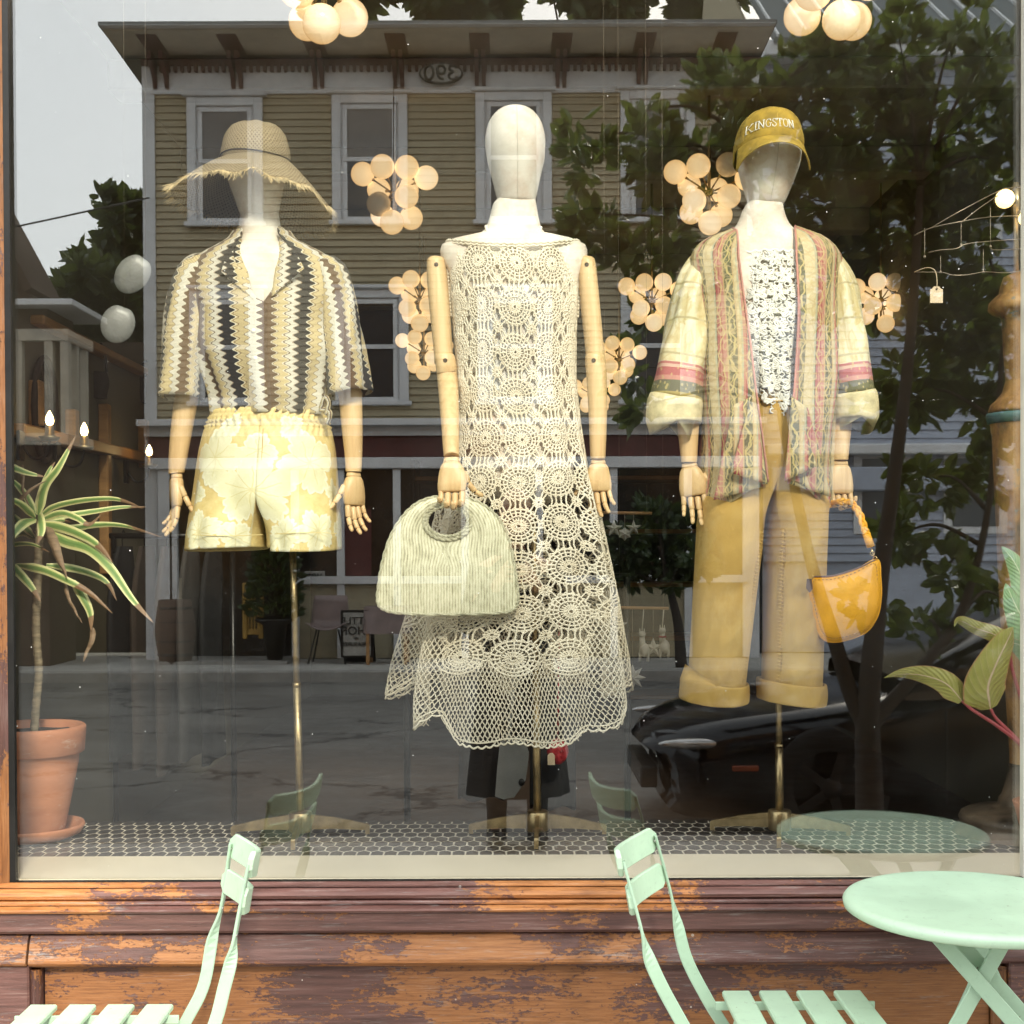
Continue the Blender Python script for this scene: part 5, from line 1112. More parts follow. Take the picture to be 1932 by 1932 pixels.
GL = {'K': [[(0, 0), (0, 1)], [(.08, .45), (.62, 1)], [(.22, .58), (.66, 0)], [(-.12, 0), (.14, 0)], [(-.12, 1), (.14, 1)], [(.45, 1), (.75, 1)], [(.5, 0), (.8, 0)]], 'I': [[(.2, 0), (.2, 1)], [(.02, 0), (.38, 0)], [(.02, 1), (.38, 1)]],
      'N': [[(.05, 0), (.05, 1)], [(.05, 1), (.65, 0)], [(.65, 0), (.65, 1)], [(-.1, 0), (.2, 0)], [(-.1, 1), (.1, 1)], [(.5, 1), (.8, 1)]], 'G': [[(.62, .8), (.5, .95), (.32, 1), (.12, .85), (.02, .5), (.12, .15), (.32, 0), (.52, .05), (.62, .2), (.62, .42)], [(.45, .44), (.78, .44)], [(.62, .98), (.62, .75)]],
      'S': [[(.48, .82), (.4, .97), (.25, 1), (.08, .9), (.06, .7), (.25, .54), (.46, .38), (.48, .15), (.3, 0), (.12, .03), (.03, .2)], [(.49, 1), (.49, .76)], [(.02, 0), (.02, .26)]], 'T': [[(.32, 0), (.32, 1)], [(0, 1), (.64, 1)], [(0, 1), (0, .78)], [(.64, 1), (.64, .78)], [(.16, 0), (.48, 0)]],
      'O': [[(.35, 1), (.13, .9), (.02, .5), (.13, .1), (.35, 0), (.57, .1), (.68, .5), (.57, .9), (.35, 1)]], '3': [[(.05, .85), (.2, 1), (.45, .95), (.5, .75), (.3, .55), (.5, .4), (.52, .15), (.3, 0), (.08, .08), (.03, .2)]], '9': [[(.5, .65), (.4, .45), (.15, .45), (.05, .7), (.15, .95), (.38, 1), (.52, .8), (.5, .4), (.35, .08), (.12, .02)]], '0': [[(.3, 1), (.1, .85), (.04, .5), (.1, .15), (.3, 0), (.5, .15), (.56, .5), (.5, .85), (.3, 1)]]}
AD = {'K': .86, 'I': .54, 'N': .92, 'G': .88, 'S': .66, 'T': .80, 'O': .84, '3': .66, '9': .66, '0': .70}
m = MB(); tw = sum(AD[c] for c in 'KINGSTON'); x0 = 0; hpx = 15.5
for ch in 'KINGSTON':
    for stx in GL[ch]:
        q = bez(stx, max(4, 4 * len(stx))) if len(stx) > 2 else np.array([stx[0], ((stx[0][0] + stx[1][0]) / 2, (stx[0][1] + stx[1][1]) / 2), stx[1]])
        heavy = len(stx) == 2 and abs(stx[0][0] - stx[1][0]) < .01 or (ch == 'N' and stx == [(.05, 1), (.65, 0)])
        pts = []
        for u, v in q:
            X = (x0 + u - tw / 2) / tw * 82 * 1.02; th = math.asin(max(-.95, min(.95, (X - 9) / 63.0))); pts.append(shc.pt(th, 267 - v * hpx + 6 * (th * 1.0) ** 2, .0022))
        m.tube(pts, .0014 if heavy else .0009, 5)
    x0 += AD[ch]
m.obj('lettering', MT['thread'], cp)
# lace top
lt = empty('lace_top', P(1450, 620, YM), 'white openwork lace top under the tapestry jacket', 'top')
shL = Shell([(484, 1372, 1520, .100), (520, 1356, 1536, .108), (600, 1352, 1552, .122), (700, 1366, 1548, .112), (760, 1372, 1548, .108), (810, 1374, 1550, .108)], YM, 2.0)
def lsurf(a, b):
    th = a * .40; py = 486 + b * 33.0; return shL.pt(th, py, .003 + .003 * np.sin(9 * th + py * .03) + .010 * np.sin(14 * th) * np.clip((py - 640) / 150, 0, 1))
def lace_cell(i, j):
    O, C = [], []; rs = random.Random(i * 31 + j); an = np.linspace(0, 2 * PI, 20, endpoint=False)
    six = 6; rot = rs.uniform(0, 1)
    for k in range(six):
        t = rot + 2 * PI * k / six; c_, s_ = math.cos(t), math.sin(t)
        pet = []
        for q in np.linspace(0, 2 * PI, 20, endpoint=False):
            u, v = .30 + .19 * math.cos(q), .10 * math.sin(q); pet.append((c_ * u - s_ * v, s_ * u + c_ * v))
        C.append((np.array(pet), 1.5)); O.append((np.array([(c_ * .12, s_ * .12), (c_ * .48, s_ * .48)]), 1.4))
    C.append((np.stack([.10 * np.cos(an), .10 * np.sin(an)], -1), 1.4))
    for x, y in ((.5, 0), (0, .5), (.5, .5)):
        C.append((np.stack([x + .13 * np.cos(an), y + .13 * np.sin(an)], -1), 1.1))
        for k in range(5): t = rs.uniform(0, 6.28); O.append((np.array([(x + .1 * math.cos(t), y + .1 * math.sin(t)), (x + .3 * math.cos(t), y + .3 * math.sin(t))]), 1.2))
    return O, C
m = MB(); op, cpp = [], []
for i in range(-4, 5):
    for j in range(0, 10):
        O2, C2 = lace_cell(i, j); off = np.array([i + .5 * (j % 2), j + .5]); op += [(p + off, f) for p, f in O2]; cpp += [(p + off, f) for p, f in C2]
def kl(a, b):
    py = 486 + b * 33.0; return (py > 486) & (py < 806 - 120 * np.abs(a * .4 + .06) - 40 * np.clip(a, 0, 9))
strands(m, op, False, lsurf, .0019, kl, 4, .02); strands(m, cpp, True, lsurf, .0019, kl, 4, .02)
th = np.linspace(-1.5, 1.5, 60); mm = lsurf(th / .4, np.full(60, .0) + .15 * np.abs(np.sin(th * 14))); m.tube(mm, .0035, 6)
m.obj('lace', MT['lace'], lt)
m = MB(); shL2 = Shell([(r_[0], r_[1] + 4, r_[2] - 4, r_[3] - .008) for r_ in ((486, 1372, 1520, .100), (520, 1356, 1536, .108), (600, 1352, 1552, .122), (700, 1366, 1548, .112), (768, 1372, 1548, .108))], YM, 2.0)
grid_shell(m, shL2, lambda p: -1.5, lambda p: 1.5, lambda t: 487, lambda t: 765 - 90 * abs(t), 30, 30); o = m.obj('lining', MT['slip'], lt); solid(o, .001)
# mustard trousers
tr_ = empty('mustard_trousers', P(1435, 1100, YM), 'faded mustard wide leg trousers with turned up cuffs', 'trousers')
shp = Shell([(742, 1382, 1540, .100), (760, 1376, 1546, .106), (820, 1358, 1560, .124), (880, 1340, 1566, .134), (940, 1322, 1566, .138), (1000, 1312, 1566, .136), (1100, 1305, 1562, .120), (1304, 1290, 1558, .108)], YM, 2.1)
def tl(sg, py):
    if sg < 0: return np.interp(py, [742, 940, 1040, 1302], [1376, 1320, 1315, 1300]), np.interp(py, [742, 930, 1040, 1302], [1441, 1441, 1433, 1402])
    return np.interp(py, [742, 940, 1040, 1302], [1546, 1558, 1554, 1546]), np.interp(py, [742, 930, 1040, 1302], [1441, 1447, 1444, 1441])
def pd(th, py):
    t = np.clip((py - 960) / 340, 0, 1); nz = np.array([wob(a_ * 1.1, p_ * .012, 3.3) for a_, p_ in zip(np.broadcast_to(th, np.shape(py)), np.atleast_1d(py))])
    n2 = np.array([wob(a_ * 2.2 + p_ * .010, p_ * .02, 7.7) for a_, p_ in zip(np.broadcast_to(th, np.shape(py)), np.atleast_1d(py))])
    return .019 * nz * (.3 + .7 * t) + .016 * (.5 - np.abs(n2)) * (.3 + .7 * t) - .006 + .003 * np.sin(5 * th + py * .03) * (1 - t) + .005 * np.sin(py * .11 + 3 * np.abs(th)) * np.exp(-((py - 950) / 35) ** 2)
m = MB(); two_legs(m, shp, 742, 1304, 962, lambda p: 1441, lambda p: 0 * p + 1, tl, 110, 90, pd, lambda sg, u: 0, 110)
o = m.obj('trouser_legs', MT['denim'], tr_); solid(o, .0025)
for rows, sd in (([(1350, 1284, YM, 58, .111), (1350, 1285, YM, 62, .1145), (1349, 1302, YM, 63.5, .1155), (1349, 1318, YM, 63, .115), (1349, 1319, YM, 58, .108)], 1), ([(1494, 1286, YM, 59, .111), (1494, 1287, YM, 62, .1145), (1494, 1304, YM, 63, .1155), (1494, 1321, YM, 62, .115), (1494, 1322, YM, 58, .108)], 2)):
    m = MB(); limb(m, rows, 16, 60, lambda th, t: .003 * np.sin(3 * th + sd) + .0012 * np.sin(9 * th + 5 * t), False, ex=2.3, rref=.09)
    V = m.v[-1]; V[:, 2] += .008 * np.sin(V[:, 0] * 16 + sd * 2) ; o = m.obj('turn_up', MT['denim'], tr_); solid(o, .003)
m = MB(); th0 = -.02
m.tube([shp.pt(.12 - .0006 * (p - 750), p, .003) for p in np.linspace(748, 905, 24)], .0013, 5); m.tube([shp.pt(.24 - .10 * ((p - 750) / 150) ** 3, p, .003) for p in np.linspace(748, 902, 24)], .0011, 5)
m.tube([shp.pt(a, 765, .003) for a in np.linspace(-.6, .6, 24)], .0012, 5)
def inseam(x0, y0, x1, y1, yy, n=40):
    pts = [np.array(P(x0 + (x1 - x0) * t, y0 + (y1 - y0) * t, yy + .012 * t)) for t in np.linspace(0, 1, n)]; m.tube(pts, .0014, 5)
    for i in range(2, n - 1, 1):
        p = Vector(pts[i]); m.tube([p + Vector((-.006, -.002, .003)), p + Vector((.004, -.003, .001))], .0013, 4)
m.obj('fly_seam', MT['stitch'], tr_)
def seam_leg(sg, off, y0, y1, n=44):
    pts = []
    for py in np.linspace(y0, y1, n):
        xo, xi = tl(sg, py); px = xi + sg * off; c_ = abs((px - (xo + xi) / 2) / ((xo - xi) / 2)); s_ = math.sqrt(max(0, 1 - min(1, c_) ** 2.5)); dp = float(np.interp(py, shp.py, shp.dp))
        pts.append(Vector(P(px, py, YM)) + Vector((0, -(dp * s_ ** .8) - .002 - .012 * wob(px * .02, py * .012, 3.3), 0)))
    m.tube(pts, .0022, 6)
    for i in range(1, n - 1): p = pts[i]; m.tube([p + Vector((-.007, -.0005, .004)), p + Vector((.006, -.002, .0))], .0022, 5)
m = MB(); seam_leg(-1, 14, 1000, 1282); seam_leg(1, 16, 1000, 1284); m.obj('inseam', MT['denim'], tr_)
c = Vector(shp.pt(.19, 757, .008)); MB().lathe([(0, 0), (.007, 0), (.008, .002), (.005, .003), (0, .0025)], (0, 0, 0), 14).obj('button', MT['steel'], tr_).data.transform(Matrix.Translation(c) @ Matrix.Rotation(PI / 2, 4, 'X'))
# tapestry jacket
jk = empty('tapestry_jacket', P(1450, 650, YM), 'open kimono style jacket of striped rose and olive tapestry with turned cuffs', 'jacket')
shj = Shell([(434, 1380, 1508, .070), (442, 1360, 1530, .080), (454, 1330, 1562, .092), (470, 1312, 1580, .104), (490, 1304, 1588, .114), (540, 1308, 1586, .128), (620, 1316, 1582, .138), (700, 1320, 1580, .142), (800, 1322, 1576, .146), (900, 1318, 1574, .150), (960, 1312, 1574, .152)], YM, 2.0)
def th_of(px, py): 
    xl, xr = np.interp(py, shj.py, shj.xl), np.interp(py, shj.py, shj.xr); return math.asin(max(-1, min(1, (px - (xl + xr) / 2) / ((xr - xl) / 2))))
LE = [(434, 1382), (500, 1382), (600, 1392), (720, 1406), (800, 1416), (960, 1434)]; RE = [(434, 1490), (500, 1486), (600, 1485), (740, 1480), (800, 1474), (960, 1462)]
li = lambda T, p: np.interp(p, [q[0] for q in T], [q[1] for q in T])
def jd(th, py): return .004 * np.sin(6 * th + py * .02) + .006 * np.sin(3 * th - py * .012) * np.clip((py - 560) / 200, 0, 1)
def jhemL(t): a = abs(t); return 916 + 44 * sm((a - .05) / .9) 
def jhemR(t): a = abs(t); return 912 + 38 * sm((a - .15) / .7)
m = MB(); grid_shell(m, shj, lambda p: -PI, lambda p: th_of(li(LE, p), p), lambda t: 436, lambda t: float(jhemL(t)), 60, 70, jd)
grid_shell(m, shj, lambda p: th_of(li(RE, p), p), lambda p: PI, lambda t: 436, lambda t: float(jhemR(t)), 60, 70, jd)
o = m.obj('body', MT['jacket'], jk); solid(o, .003)
m = MB()
for T, s_ in ((LE, 1), (RE, -1)):
    m.tube([shj.pt(th_of(li(T, p), p), p, .002 + jd(th_of(li(T, p), p), p)) for p in np.linspace(436, 915, 60)], .0030, 6)
m.obj('front_edge', simple('rose_piping', (.50, .23, .18), .7), jk)
def jsd(th, t): return (.004 * np.sin(4 * th + 7 * t) + .005 * np.sin(3 * th - 11 * t) * t + .002 * np.sin(9 * th + 3 * t)) * (1 - sm((t - .75) / .25) * .8)
for rows, crow in (([(1350, 486, YM + .02, 14, .02), (1326, 500, YM + .015, 24, .040), (1307, 548, YM + .01, 33, .062), (1296, 625, YM, 40, .074), (1285, 690, YM - .008, 44, .078), (1275.5, 757, YM - .012, 49.5, .080)], [(1274, 756, YM - .012, 50, .086), (1274, 757, YM - .012, 53, .0915), (1272, 776, YM - .012, 53.5, .092), (1271, 796, YM - .012, 53, .091), (1271, 798, YM - .012, 50, .086)]),
                   ([(1542, 486, YM + .02, 14, .02), (1566, 500, YM + .015, 24, .040), (1582, 548, YM + .01, 31, .062), (1592, 625, YM, 34.5, .072), (1600, 690, YM - .008, 37.5, .077), (1608, 749, YM - .012, 40.5, .078)], [(1608, 747, YM - .012, 41, .084), (1608, 748, YM - .012, 44, .0895), (1610, 768, YM - .012, 44.5, .090), (1611, 789, YM - .012, 44, .089), (1611, 791, YM - .012, 41, .084)])):
    m = MB(); limb(m, rows, 36, 44, jsd, False, rref=.09); o = m.obj('sleeve', MT['sleeve'], jk); solid(o, .003)
    m = MB(); limb(m, crow, 12, 44, lambda th, t: .003 * np.sin(4 * th + 5.5), False, rref=.09); o = m.obj('turned_cuff', MT['cuffj'], jk); solid(o, .003)
mj2 = m_jacket('tapestry_stripe_pocket', False, .045)
flap('pocket_flap', jk, mj2, [(1418, 748, .338), (1384, 764, .338), (1346, 944, .362), (1440, 918, .334)], .004, 16, .004)
flap('pocket_flap', jk, MT['jacket'], [(1420, 744, .330), (1418, 750, .330), (1378, 892, .322), (1448, 914, .318)], .006, 16, .004)
flap('pocket_flap', jk, mj2, [(1496, 750, .338), (1524, 770, .340), (1568, 938, .372), (1486, 912, .334)], .004, 16, .004)
flap('pocket_flap', jk, MT['jacket'], [(1494, 746, .330), (1497, 752, .330), (1541, 880, .324), (1480, 908, .318)], .006, 16, .004)
# yellow leather bag with braided strap
yb = empty('leather_handbag', P(1595, 1130, .385), 'bright yellow leather shoulder bag with braided strap hanging from the mannequin hand', 'handbag')
O3 = bez([(1530, 1090), (1572, 1088), (1615, 1075), (1655, 1056), (1661, 1090), (1662, 1125), (1656, 1160), (1637, 1190), (1605, 1205), (1572, 1211), (1552, 1204), (1540, 1180), (1531, 1140), (1527, 1105), (1530, 1090)], 73)[:-1]
cy = np.array([1594, 1135]); m = MB(); K = len(O3)
for sg in (-1, 1):
    rings = []
    for f in np.linspace(0, 1, 12):
        row = []
        for o_ in O3:
            q = cy + (o_ - cy) * f; p = np.array(P(q[0], q[1], .385)); tk = .034 * math.sqrt(max(0, 1 - f ** 3.2)) * (.55 + .45 * min(1, max(0, (q[1] - 1070) / 70))) + .003
            p[1] += sg * tk + .0015 * wob(q[0] * .05, q[1] * .05); row.append(p)
        rings.append(row)
    m.grid(rings, [[(k * .01, f) for k in range(K)] for f in range(12)], closed=True, flip=sg < 0)
m.obj('bag_body', MT['ybag'], yb)
m = MB(); rowS = [cy + (o_ - cy) * .91 for o_ in O3]
for i in range(0, K, 1):
    q0, q1 = rowS[i], rowS[i] * .45 + rowS[(i + 1) % K] * .55
    tkk = lambda q: .385 - (.034 * math.sqrt(max(0, 1 - .91 ** 3.2)) * (.55 + .45 * min(1, max(0, (q[1] - 1070) / 70))) + .0045)
    m.tube([P(q0[0], q0[1], tkk(q0)), P(q1[0], q1[1], tkk(q1))], .0009, 4)
m.obj('stitching', MT['brown_leather'], yb)
m = MB(); m.tube([P(o_[0], o_[1], .3835) for o_ in O3] + [P(O3[0][0], O3[0][1], .3835)], .0030, 7); m.obj('edge_piping', MT['ybag'], yb)
m = MB(); m.tube([P(x, y - 1, .380) for x, y in bez([(1532, 1089), (1572, 1087), (1615, 1074), (1652, 1057)], 20)], .0022, 6); m.obj('zip', MT['brown_leather'], yb)
SP = bez([(1537, 1060, .385), (1541, 1030, .388), (1546, 990, .40), (1553, 962, .415), (1568, 950, .425), (1588, 946, .383), (1606, 950, .425), (1622, 970, .41), (1632, 1000, .39), (1637, 1012, .385)], 90)
m = MB(); pts = [P(*q) for q in SP]
for s_ in range(3):
    L = []
    for i, p in enumerate(pts):
        t = (pts[min(i + 1, 89)] - pts[max(i - 1, 0)]).normalized(); u = Vector((0, -1, 0)); v = t.cross(u); ph = i * .42 + s_ * 2 * PI / 3
        L.append(p + v * math.sin(ph) * .0065 + u * math.sin(2 * ph) * .0035)
    m.tube(L, .0048, 7)
m.obj('braided_strap', MT['ybag'], yb)
m = MB(); m.tube([P(1538, 1046, .385), P(1534, 1070, .385)], .0095, 12); m.tube([P(1635, 1008, .385), P(1643, 1032, .385)], .0105, 12); m.obj('strap_sleeve', MT['ybag'], yb)
m = MB()
def ringt(c, r_, t_, ax): m.tube([c + (ax * math.cos(a) + Vector((0, -.3, 1)).normalized() * math.sin(a)) * r_ for a in np.linspace(0, 2 * PI, 15)], t_, 6)
ringt(P(1533, 1079, .383), .006, .0014, Vector((1, 0, 0))); ringt(P(1530, 1090, .381), .007, .0014, Vector((.7, -.7, 0))); m.tube([P(1533, 1072, .385), P(1531, 1086, .385)], .002, 6)
ringt(P(1646, 1044, .383), .0055, .0013, Vector((1, 0, 0))); ringt(P(1651, 1054, .383), .006, .0013, Vector((.7, -.7, 0))); m.tube([P(1644, 1034, .385), P(1649, 1050, .385)], .002, 6)
m.obj('ring_hardware', MT['gold'], yb)
m = MB(); m.prism([(P(x, y, .353).x, P(x, y, .353).z) for x, y in ((1522, 1092), (1531, 1092), (1533, 1112), (1527, 1118), (1521, 1110))], .350, .354); m.obj('leather_tab', MT['brown_leather'], yb)
# ------------------------------------------------------------------ potted plant on the left
def leaf_strip(m, pts, wpx, Yk, fold=.25, n=26, twist=0.0, shape=1.0, mi=0):
    """pts (px, py, Y) from base to tip; wpx the widest full width in px"""
    Q = bez(pts, n); C = np.array([np.array(P(*q)) for q in Q]); T = np.gradient(C, axis=0); T /= np.linalg.norm(T, axis=1, keepdims=True)
    k = 1 / pxm(Yk); G = []; UV = []
    for i in range(n):
        t = i / (n - 1); wv = .5 * wpx * k * min(1, (t * 5 + .35)) * (1 - t ** (2.2 * shape)) ** .8 + .0004
        side = np.cross(T[i], [0, -1, 0]); side /= np.linalg.norm(side) + 1e-9; nn = np.cross(side, T[i])
        a = twist * t; s2 = side * math.cos(a) + nn * math.sin(a); n2 = np.cross(T[i], s2)
        G.append([C[i] + s2 * wv * f + n2 * wv * fold * (abs(f) - .5) for f in (-1, -.55, 0, .55, 1)]); UV.append([((f + 1) / 2, t) for f in (-1, -.55, 0, .55, 1)])
    return m.grid(G, UV, mi=mi)
YP = .48
pc = P(62, 1590, YP); pl = empty('potted_dracaena', (pc.x, YP, ZF), 'leggy dracaena with yellow edged drooping leaves in a terracotta pot', 'potted plant')
kp = 1 / pxm(YP); pz = lambda py: P(62, py, YP).z - ZF
m = MB(); rr = lambda px: (px - 62) * kp
m.lathe([(0, .012), (rr(118), .012), (rr(122), .03), (rr(146), pz(1440)), (rr(147), pz(1424)), (rr(154), pz(1420)), (rr(157), pz(1418)), (rr(160), pz(1378)), (rr(160), pz(1372)), (rr(156), pz(1368)), (rr(150), pz(1370)), (rr(146), pz(1420)), (0, pz(1424))], (pc.x, YP, ZF), 56); m.obj('pot', MT['terra'], pl)
m = MB(); m.lathe([(0, .003), (rr(128), .003), (rr(144), .018), (rr(150), .034), (rr(155), .037), (rr(157), .030), (rr(150), .012), (rr(130), -.000)], (pc.x, YP, ZF + .001), 56); m.obj('saucer', MT['terra'], pl)
m = MB(); m.lathe([(0, pz(1386)), (rr(100), pz(1385)), (rr(149), pz(1384))], (pc.x, YP, ZF), 30); V = m.v[-1]; V[:, 2] += [.006 * wob(*(q * 40)) for q in V]; m.obj('soil', MT['soil'], pl)
Q = bez([(64, 1390, YP), (68, 1330, YP), (73, 1270, YP), (70, 1225, YP), (68, 1180, YP), (70, 1120, YP), (73, 1040, YP), (76, 985, YP)], 60)
m = MB(); m.tube([P(*q) for q in Q], [.0105 * (1 + .14 * (i % 3 == 0) + .10 * wob(i * .7, 3)) for i in range(60)], 12); m.obj('stem', MT['cane'], pl)
def z4(L, y0=YP, w=0): return [(x * .3361, 649 + y * .3361, y0 + d) for x, y, d in L]
LV = [([(215, 960, 0), (250, 800, -.03), (330, 690, -.05), (425, 515, -.04)], 22, 1), ([(205, 950, 0), (225, 840, .04), (270, 720, .07), (310, 660, .08)], 16, 1), ([(200, 960, 0), (150, 860, .03), (95, 790, .06), (40, 740, .07)], 17, 1), ([(195, 975, 0), (130, 910, -.04), (80, 880, -.07), (20, 860, -.08)], 18, 1),
 ([(-30, 680, 0), (60, 690, -.05), (150, 722, -.05), (250, 745, -.04)], 17, 1), ([(215, 975, 0), (300, 915, -.04), (450, 880, -.08), (620, 868, -.1), (720, 890, -.11), (800, 925, -.11)], 13, 0.7), ([(220, 985, 0), (350, 965, .04), (520, 940, .07), (680, 916, .08), (820, 915, .08)], 14, 1),
 ([(220, 990, 0), (340, 950, -.05), (430, 975, -.08), (500, 1012, -.09), (570, 955, -.09)], 16, .6), ([(225, 1000, 0), (380, 1035, .02), (540, 1015, .03), (700, 1022, .02), (912, 1086, .0)], 16, 1), ([(225, 1005, 0), (360, 1035, -.06), (480, 1085, -.10), (560, 1140, -.12), (632, 1225, -.13)], 22, .7),
 ([(230, 1030, 0), (360, 1105, -.06), (500, 1150, -.10), (620, 1260, -.12), (740, 1430, -.13), (862, 1566, -.13)], 27, 1), ([(230, 1010, 0), (290, 1100, -.06), (330, 1210, -.09), (375, 1310, -.10)], 27, .2), ([(215, 960, 0), (225, 990, -.07), (232, 1050, -.10), (212, 1118, -.11)], 24, 1), ([(195, 980, 0), (140, 1000, -.06), (90, 1050, -.09), (40, 1130, -.10)], 25, 1),
 ([(40, 1135, 0), (110, 1122, -.03), (190, 1128, -.06), (280, 1170, -.07)], 11, 1), ([(90, 1240, 0), (240, 1268, -.05), (370, 1325, -.08), (500, 1395, -.09), (632, 1512, -.09)], 19, .55), ([(260, 1240, 0), (420, 1262, .03), (540, 1300, .04), (610, 1350, .04), (655, 1440, .04)], 17, .7),
 ([(365, 1340, -.05), (380, 1420, -.06), (420, 1500, -.06), (462, 1568, -.06)], 9, .2), ([(410, 1330, -.05), (465, 1420, -.06), (505, 1510, -.06), (512, 1612, -.06)], 22, .8), ([(50, 1230, 0), (120, 1300, -.04), (180, 1370, -.05), (230, 1450, -.05)], 20, .8), ([(20, 960, -.03), (100, 890, -.05), (170, 820, -.06), (262, 768, -.05)], 9, .2),
 ([(520, 1590, -.05), (515, 1660, -.05), (490, 1720, -.05), (466, 1785, -.05)], 12, .2), ([(125, 680, 0), (128, 760, -.01), (130, 830, -.01), (170, 920, 0)], 7, .2), ([(200, 1060, .02), (270, 1010, .05), (330, 990, .07), (400, 1000, .09)], 15, 1), ([(190, 1080, .02), (110, 1000, .06), (60, 960, .09), (0, 940, .1)], 17, 1), ([(200, 1090, .02), (130, 1060, .06), (70, 1090, .09), (10, 1200, .1)], 16, 1)]
for i, (L, wd, gr) in enumerate(LV):
    m = MB(); leaf_strip(m, z4(L), wd * .84, YP, .30 if gr > .5 else .7, 30, .5 * math.sin(i * 2.1), 1.0)
    v = m.v[-1]; 
    if gr <= .5: v += np.array([[0, .004 * wob(q[0] * 60, q[2] * 60), .003 * wob(q[2] * 70, q[0] * 50)] for q in v])
    if .5 < gr < 1: m.uv[-1][:, 1] *= 1.28 if gr < .65 else 1.12
    o = m.obj('leaf', MT['dleaf'] if gr > .5 else MT['dbrown'], pl)
# ------------------------------------------------------------------ big leaved plant at the right edge
YR = .26
ph = empty('philodendron', (P(1975, 1470, YR).x, YR + .05, ZF), 'big leaved plant with pink stalks at the right edge of the window', 'plant')
def z9(L): return [(1607 + x * .3173, 1010 + y * .3173, YR + d) for x, y, d in L]
for L, wd, mt, tw in (([(655, 985, 0), (560, 880, -.01), (430, 830, -.02), (300, 822, -.03), (190, 848, -.03)], 44, 'pleaf', .9), ([(820, 1030, 0), (800, 900, -.02), (850, 760, -.04), (920, 620, -.05), (960, 545, -.05)], 84, 'pleaf', -.5),
                      ([(930, 640, 0), (850, 590, .01), (740, 550, .0), (640, 505, -.01), (608, 545, -.01)], 32, 'pleaf', .8), ([(1030, 420, 0), (1010, 260, .02), (960, 150, .03), (892, 66, .04)], 44, 'pgreen', .4), ([(1060, 620, 0), (1010, 500, .0), (960, 400, .0), (915, 285, .01)], 62, 'pgreen', -.3), ([(1120, 800, .04), (1060, 700, .06), (960, 640, .07), (830, 690, .07)], 52, 'pgreen', .3), ([(1190, 560, .04), (1160, 460, .06), (1100, 380, .07), (1010, 320, .07)], 50, 'pgreen', .3)):
    m = MB(); Q = z9(L); leaf_strip(m, Q, wd * 1.05, YR, .35, 30, tw, .9); m.obj('leaf', MT[mt], ph)
for L in ([(655, 985, 0), (720, 1040, 0), (860, 1130, 0), (1000, 1240, 0), (1150, 1420, .03), (1210, 1660, .05)], [(825, 1030, 0), (860, 1090, 0), (960, 1190, 0), (1080, 1320, .02), (1180, 1500, .05), (1215, 1700, .05)], [(1030, 420, 0), (1060, 700, .02), (1120, 1100, .04), (1215, 1680, .05)], [(1060, 620, 0), (1100, 900, .02), (1160, 1250, .04), (1215, 1680, .05)], [(930, 640, 0), (960, 820, .02), (1040, 1060, .03), (1160, 1330, .04), (1215, 1690, .05)], [(1120, 800, .04), (1170, 1100, .05), (1215, 1690, .05)], [(1190, 560, .04), (1210, 1000, .05), (1220, 1690, .05)]):
    m = MB(); m.tube([P(*q) for q in bez(z9(L), 30)], np.linspace(.0035, .007, 30), 9); m.obj('stalk', MT['pstem'], ph)
c = P(1607 + 1215 * .3173, 1560, YR + .05); m = MB(); m.lathe([(0, .002), (.075, .002), (.10, .10), (.105, .115), (.098, .118), (.09, .10), (0, .10)], (c.x, YR + .05, ZF + .001), 40); m.obj('pot', MT['terra'], ph)
# ------------------------------------------------------------------ rusty iron lamp post with a wire carousel
YC = .50; kc = 1 / pxm(YC); ax = P(1934, 1400, YC).x
lp = empty('iron_lamp_post', (ax, YC, ZF), 'rusty cast iron post with stacked collars and round base at the right edge', 'post')
zc = lambda py: P(1934, py, YC).z; rc = lambda px: max(0, (1934 - px)) * kc
def lat(rows, name, mat, n=44):
    m = MB(); m.lathe([(rc(px), zc(py)) for px, py in rows], (ax, YC, 0), n); return m.obj(name, MT[mat], lp)
lat([(1934, 512), (1912, 514), (1894, 522), (1888, 540), (1886, 553), (1878, 560), (1868, 570), (1866, 583), (1872, 590), (1888, 596), (1890, 602)], 'finial', 'rust')
lat([(1890, 600), (1893, 650), (1898, 720)], 'column', 'rust')
lat([(1898, 718), (1892, 740), (1880, 755), (1872, 762), (1868, 772), (1867, 778), (1934, 779)], 'collar', 'rust')
lat([(1934, 779.5), (1864, 780), (1863, 786), (1866, 798), (1934, 799)], 'collar_ring', 'tealring')
lat([(1870, 799.5), (1874, 830), (1880, 960), (1888, 1150), (1898, 1300), (1906, 1420), (1906, 1440)], 'shaft', 'rust')
lat([(1908, 1440), (1904, 1444), (1906, 1452), (1900, 1470), (1892, 1500), (1886, 1506), (1886, 1514), (1880, 1520), (1862, 1526), (1830, 1530), (1818, 1536), (1814, 1546), (1818, 1552), (1810, 1560), (1796, 1576), (1794, 1584), (1934, 1586)], 'base', 'iron')
wc = empty('wire_carousel', P(1918, 500, YC - .02), 'thin wire carousel on a pole with hanging price tag above the rusty post', 'display rack')
m = MB(); m.tube([P(1917, 345, YC), P(1917, 520, YC)], .008, 10); m.tube([P(1917, 352, YC), P(1917, 410, YC)], .013, 10); m.obj('pole', MT['brass'], wc)
def zz3(x, y): return (1778 * .7214 + x * .3361, y * .3361)
def z33(x, y): return (2250 * .7214 + x * .1598, 450 * .7214 + y * .1598)
m = MB()
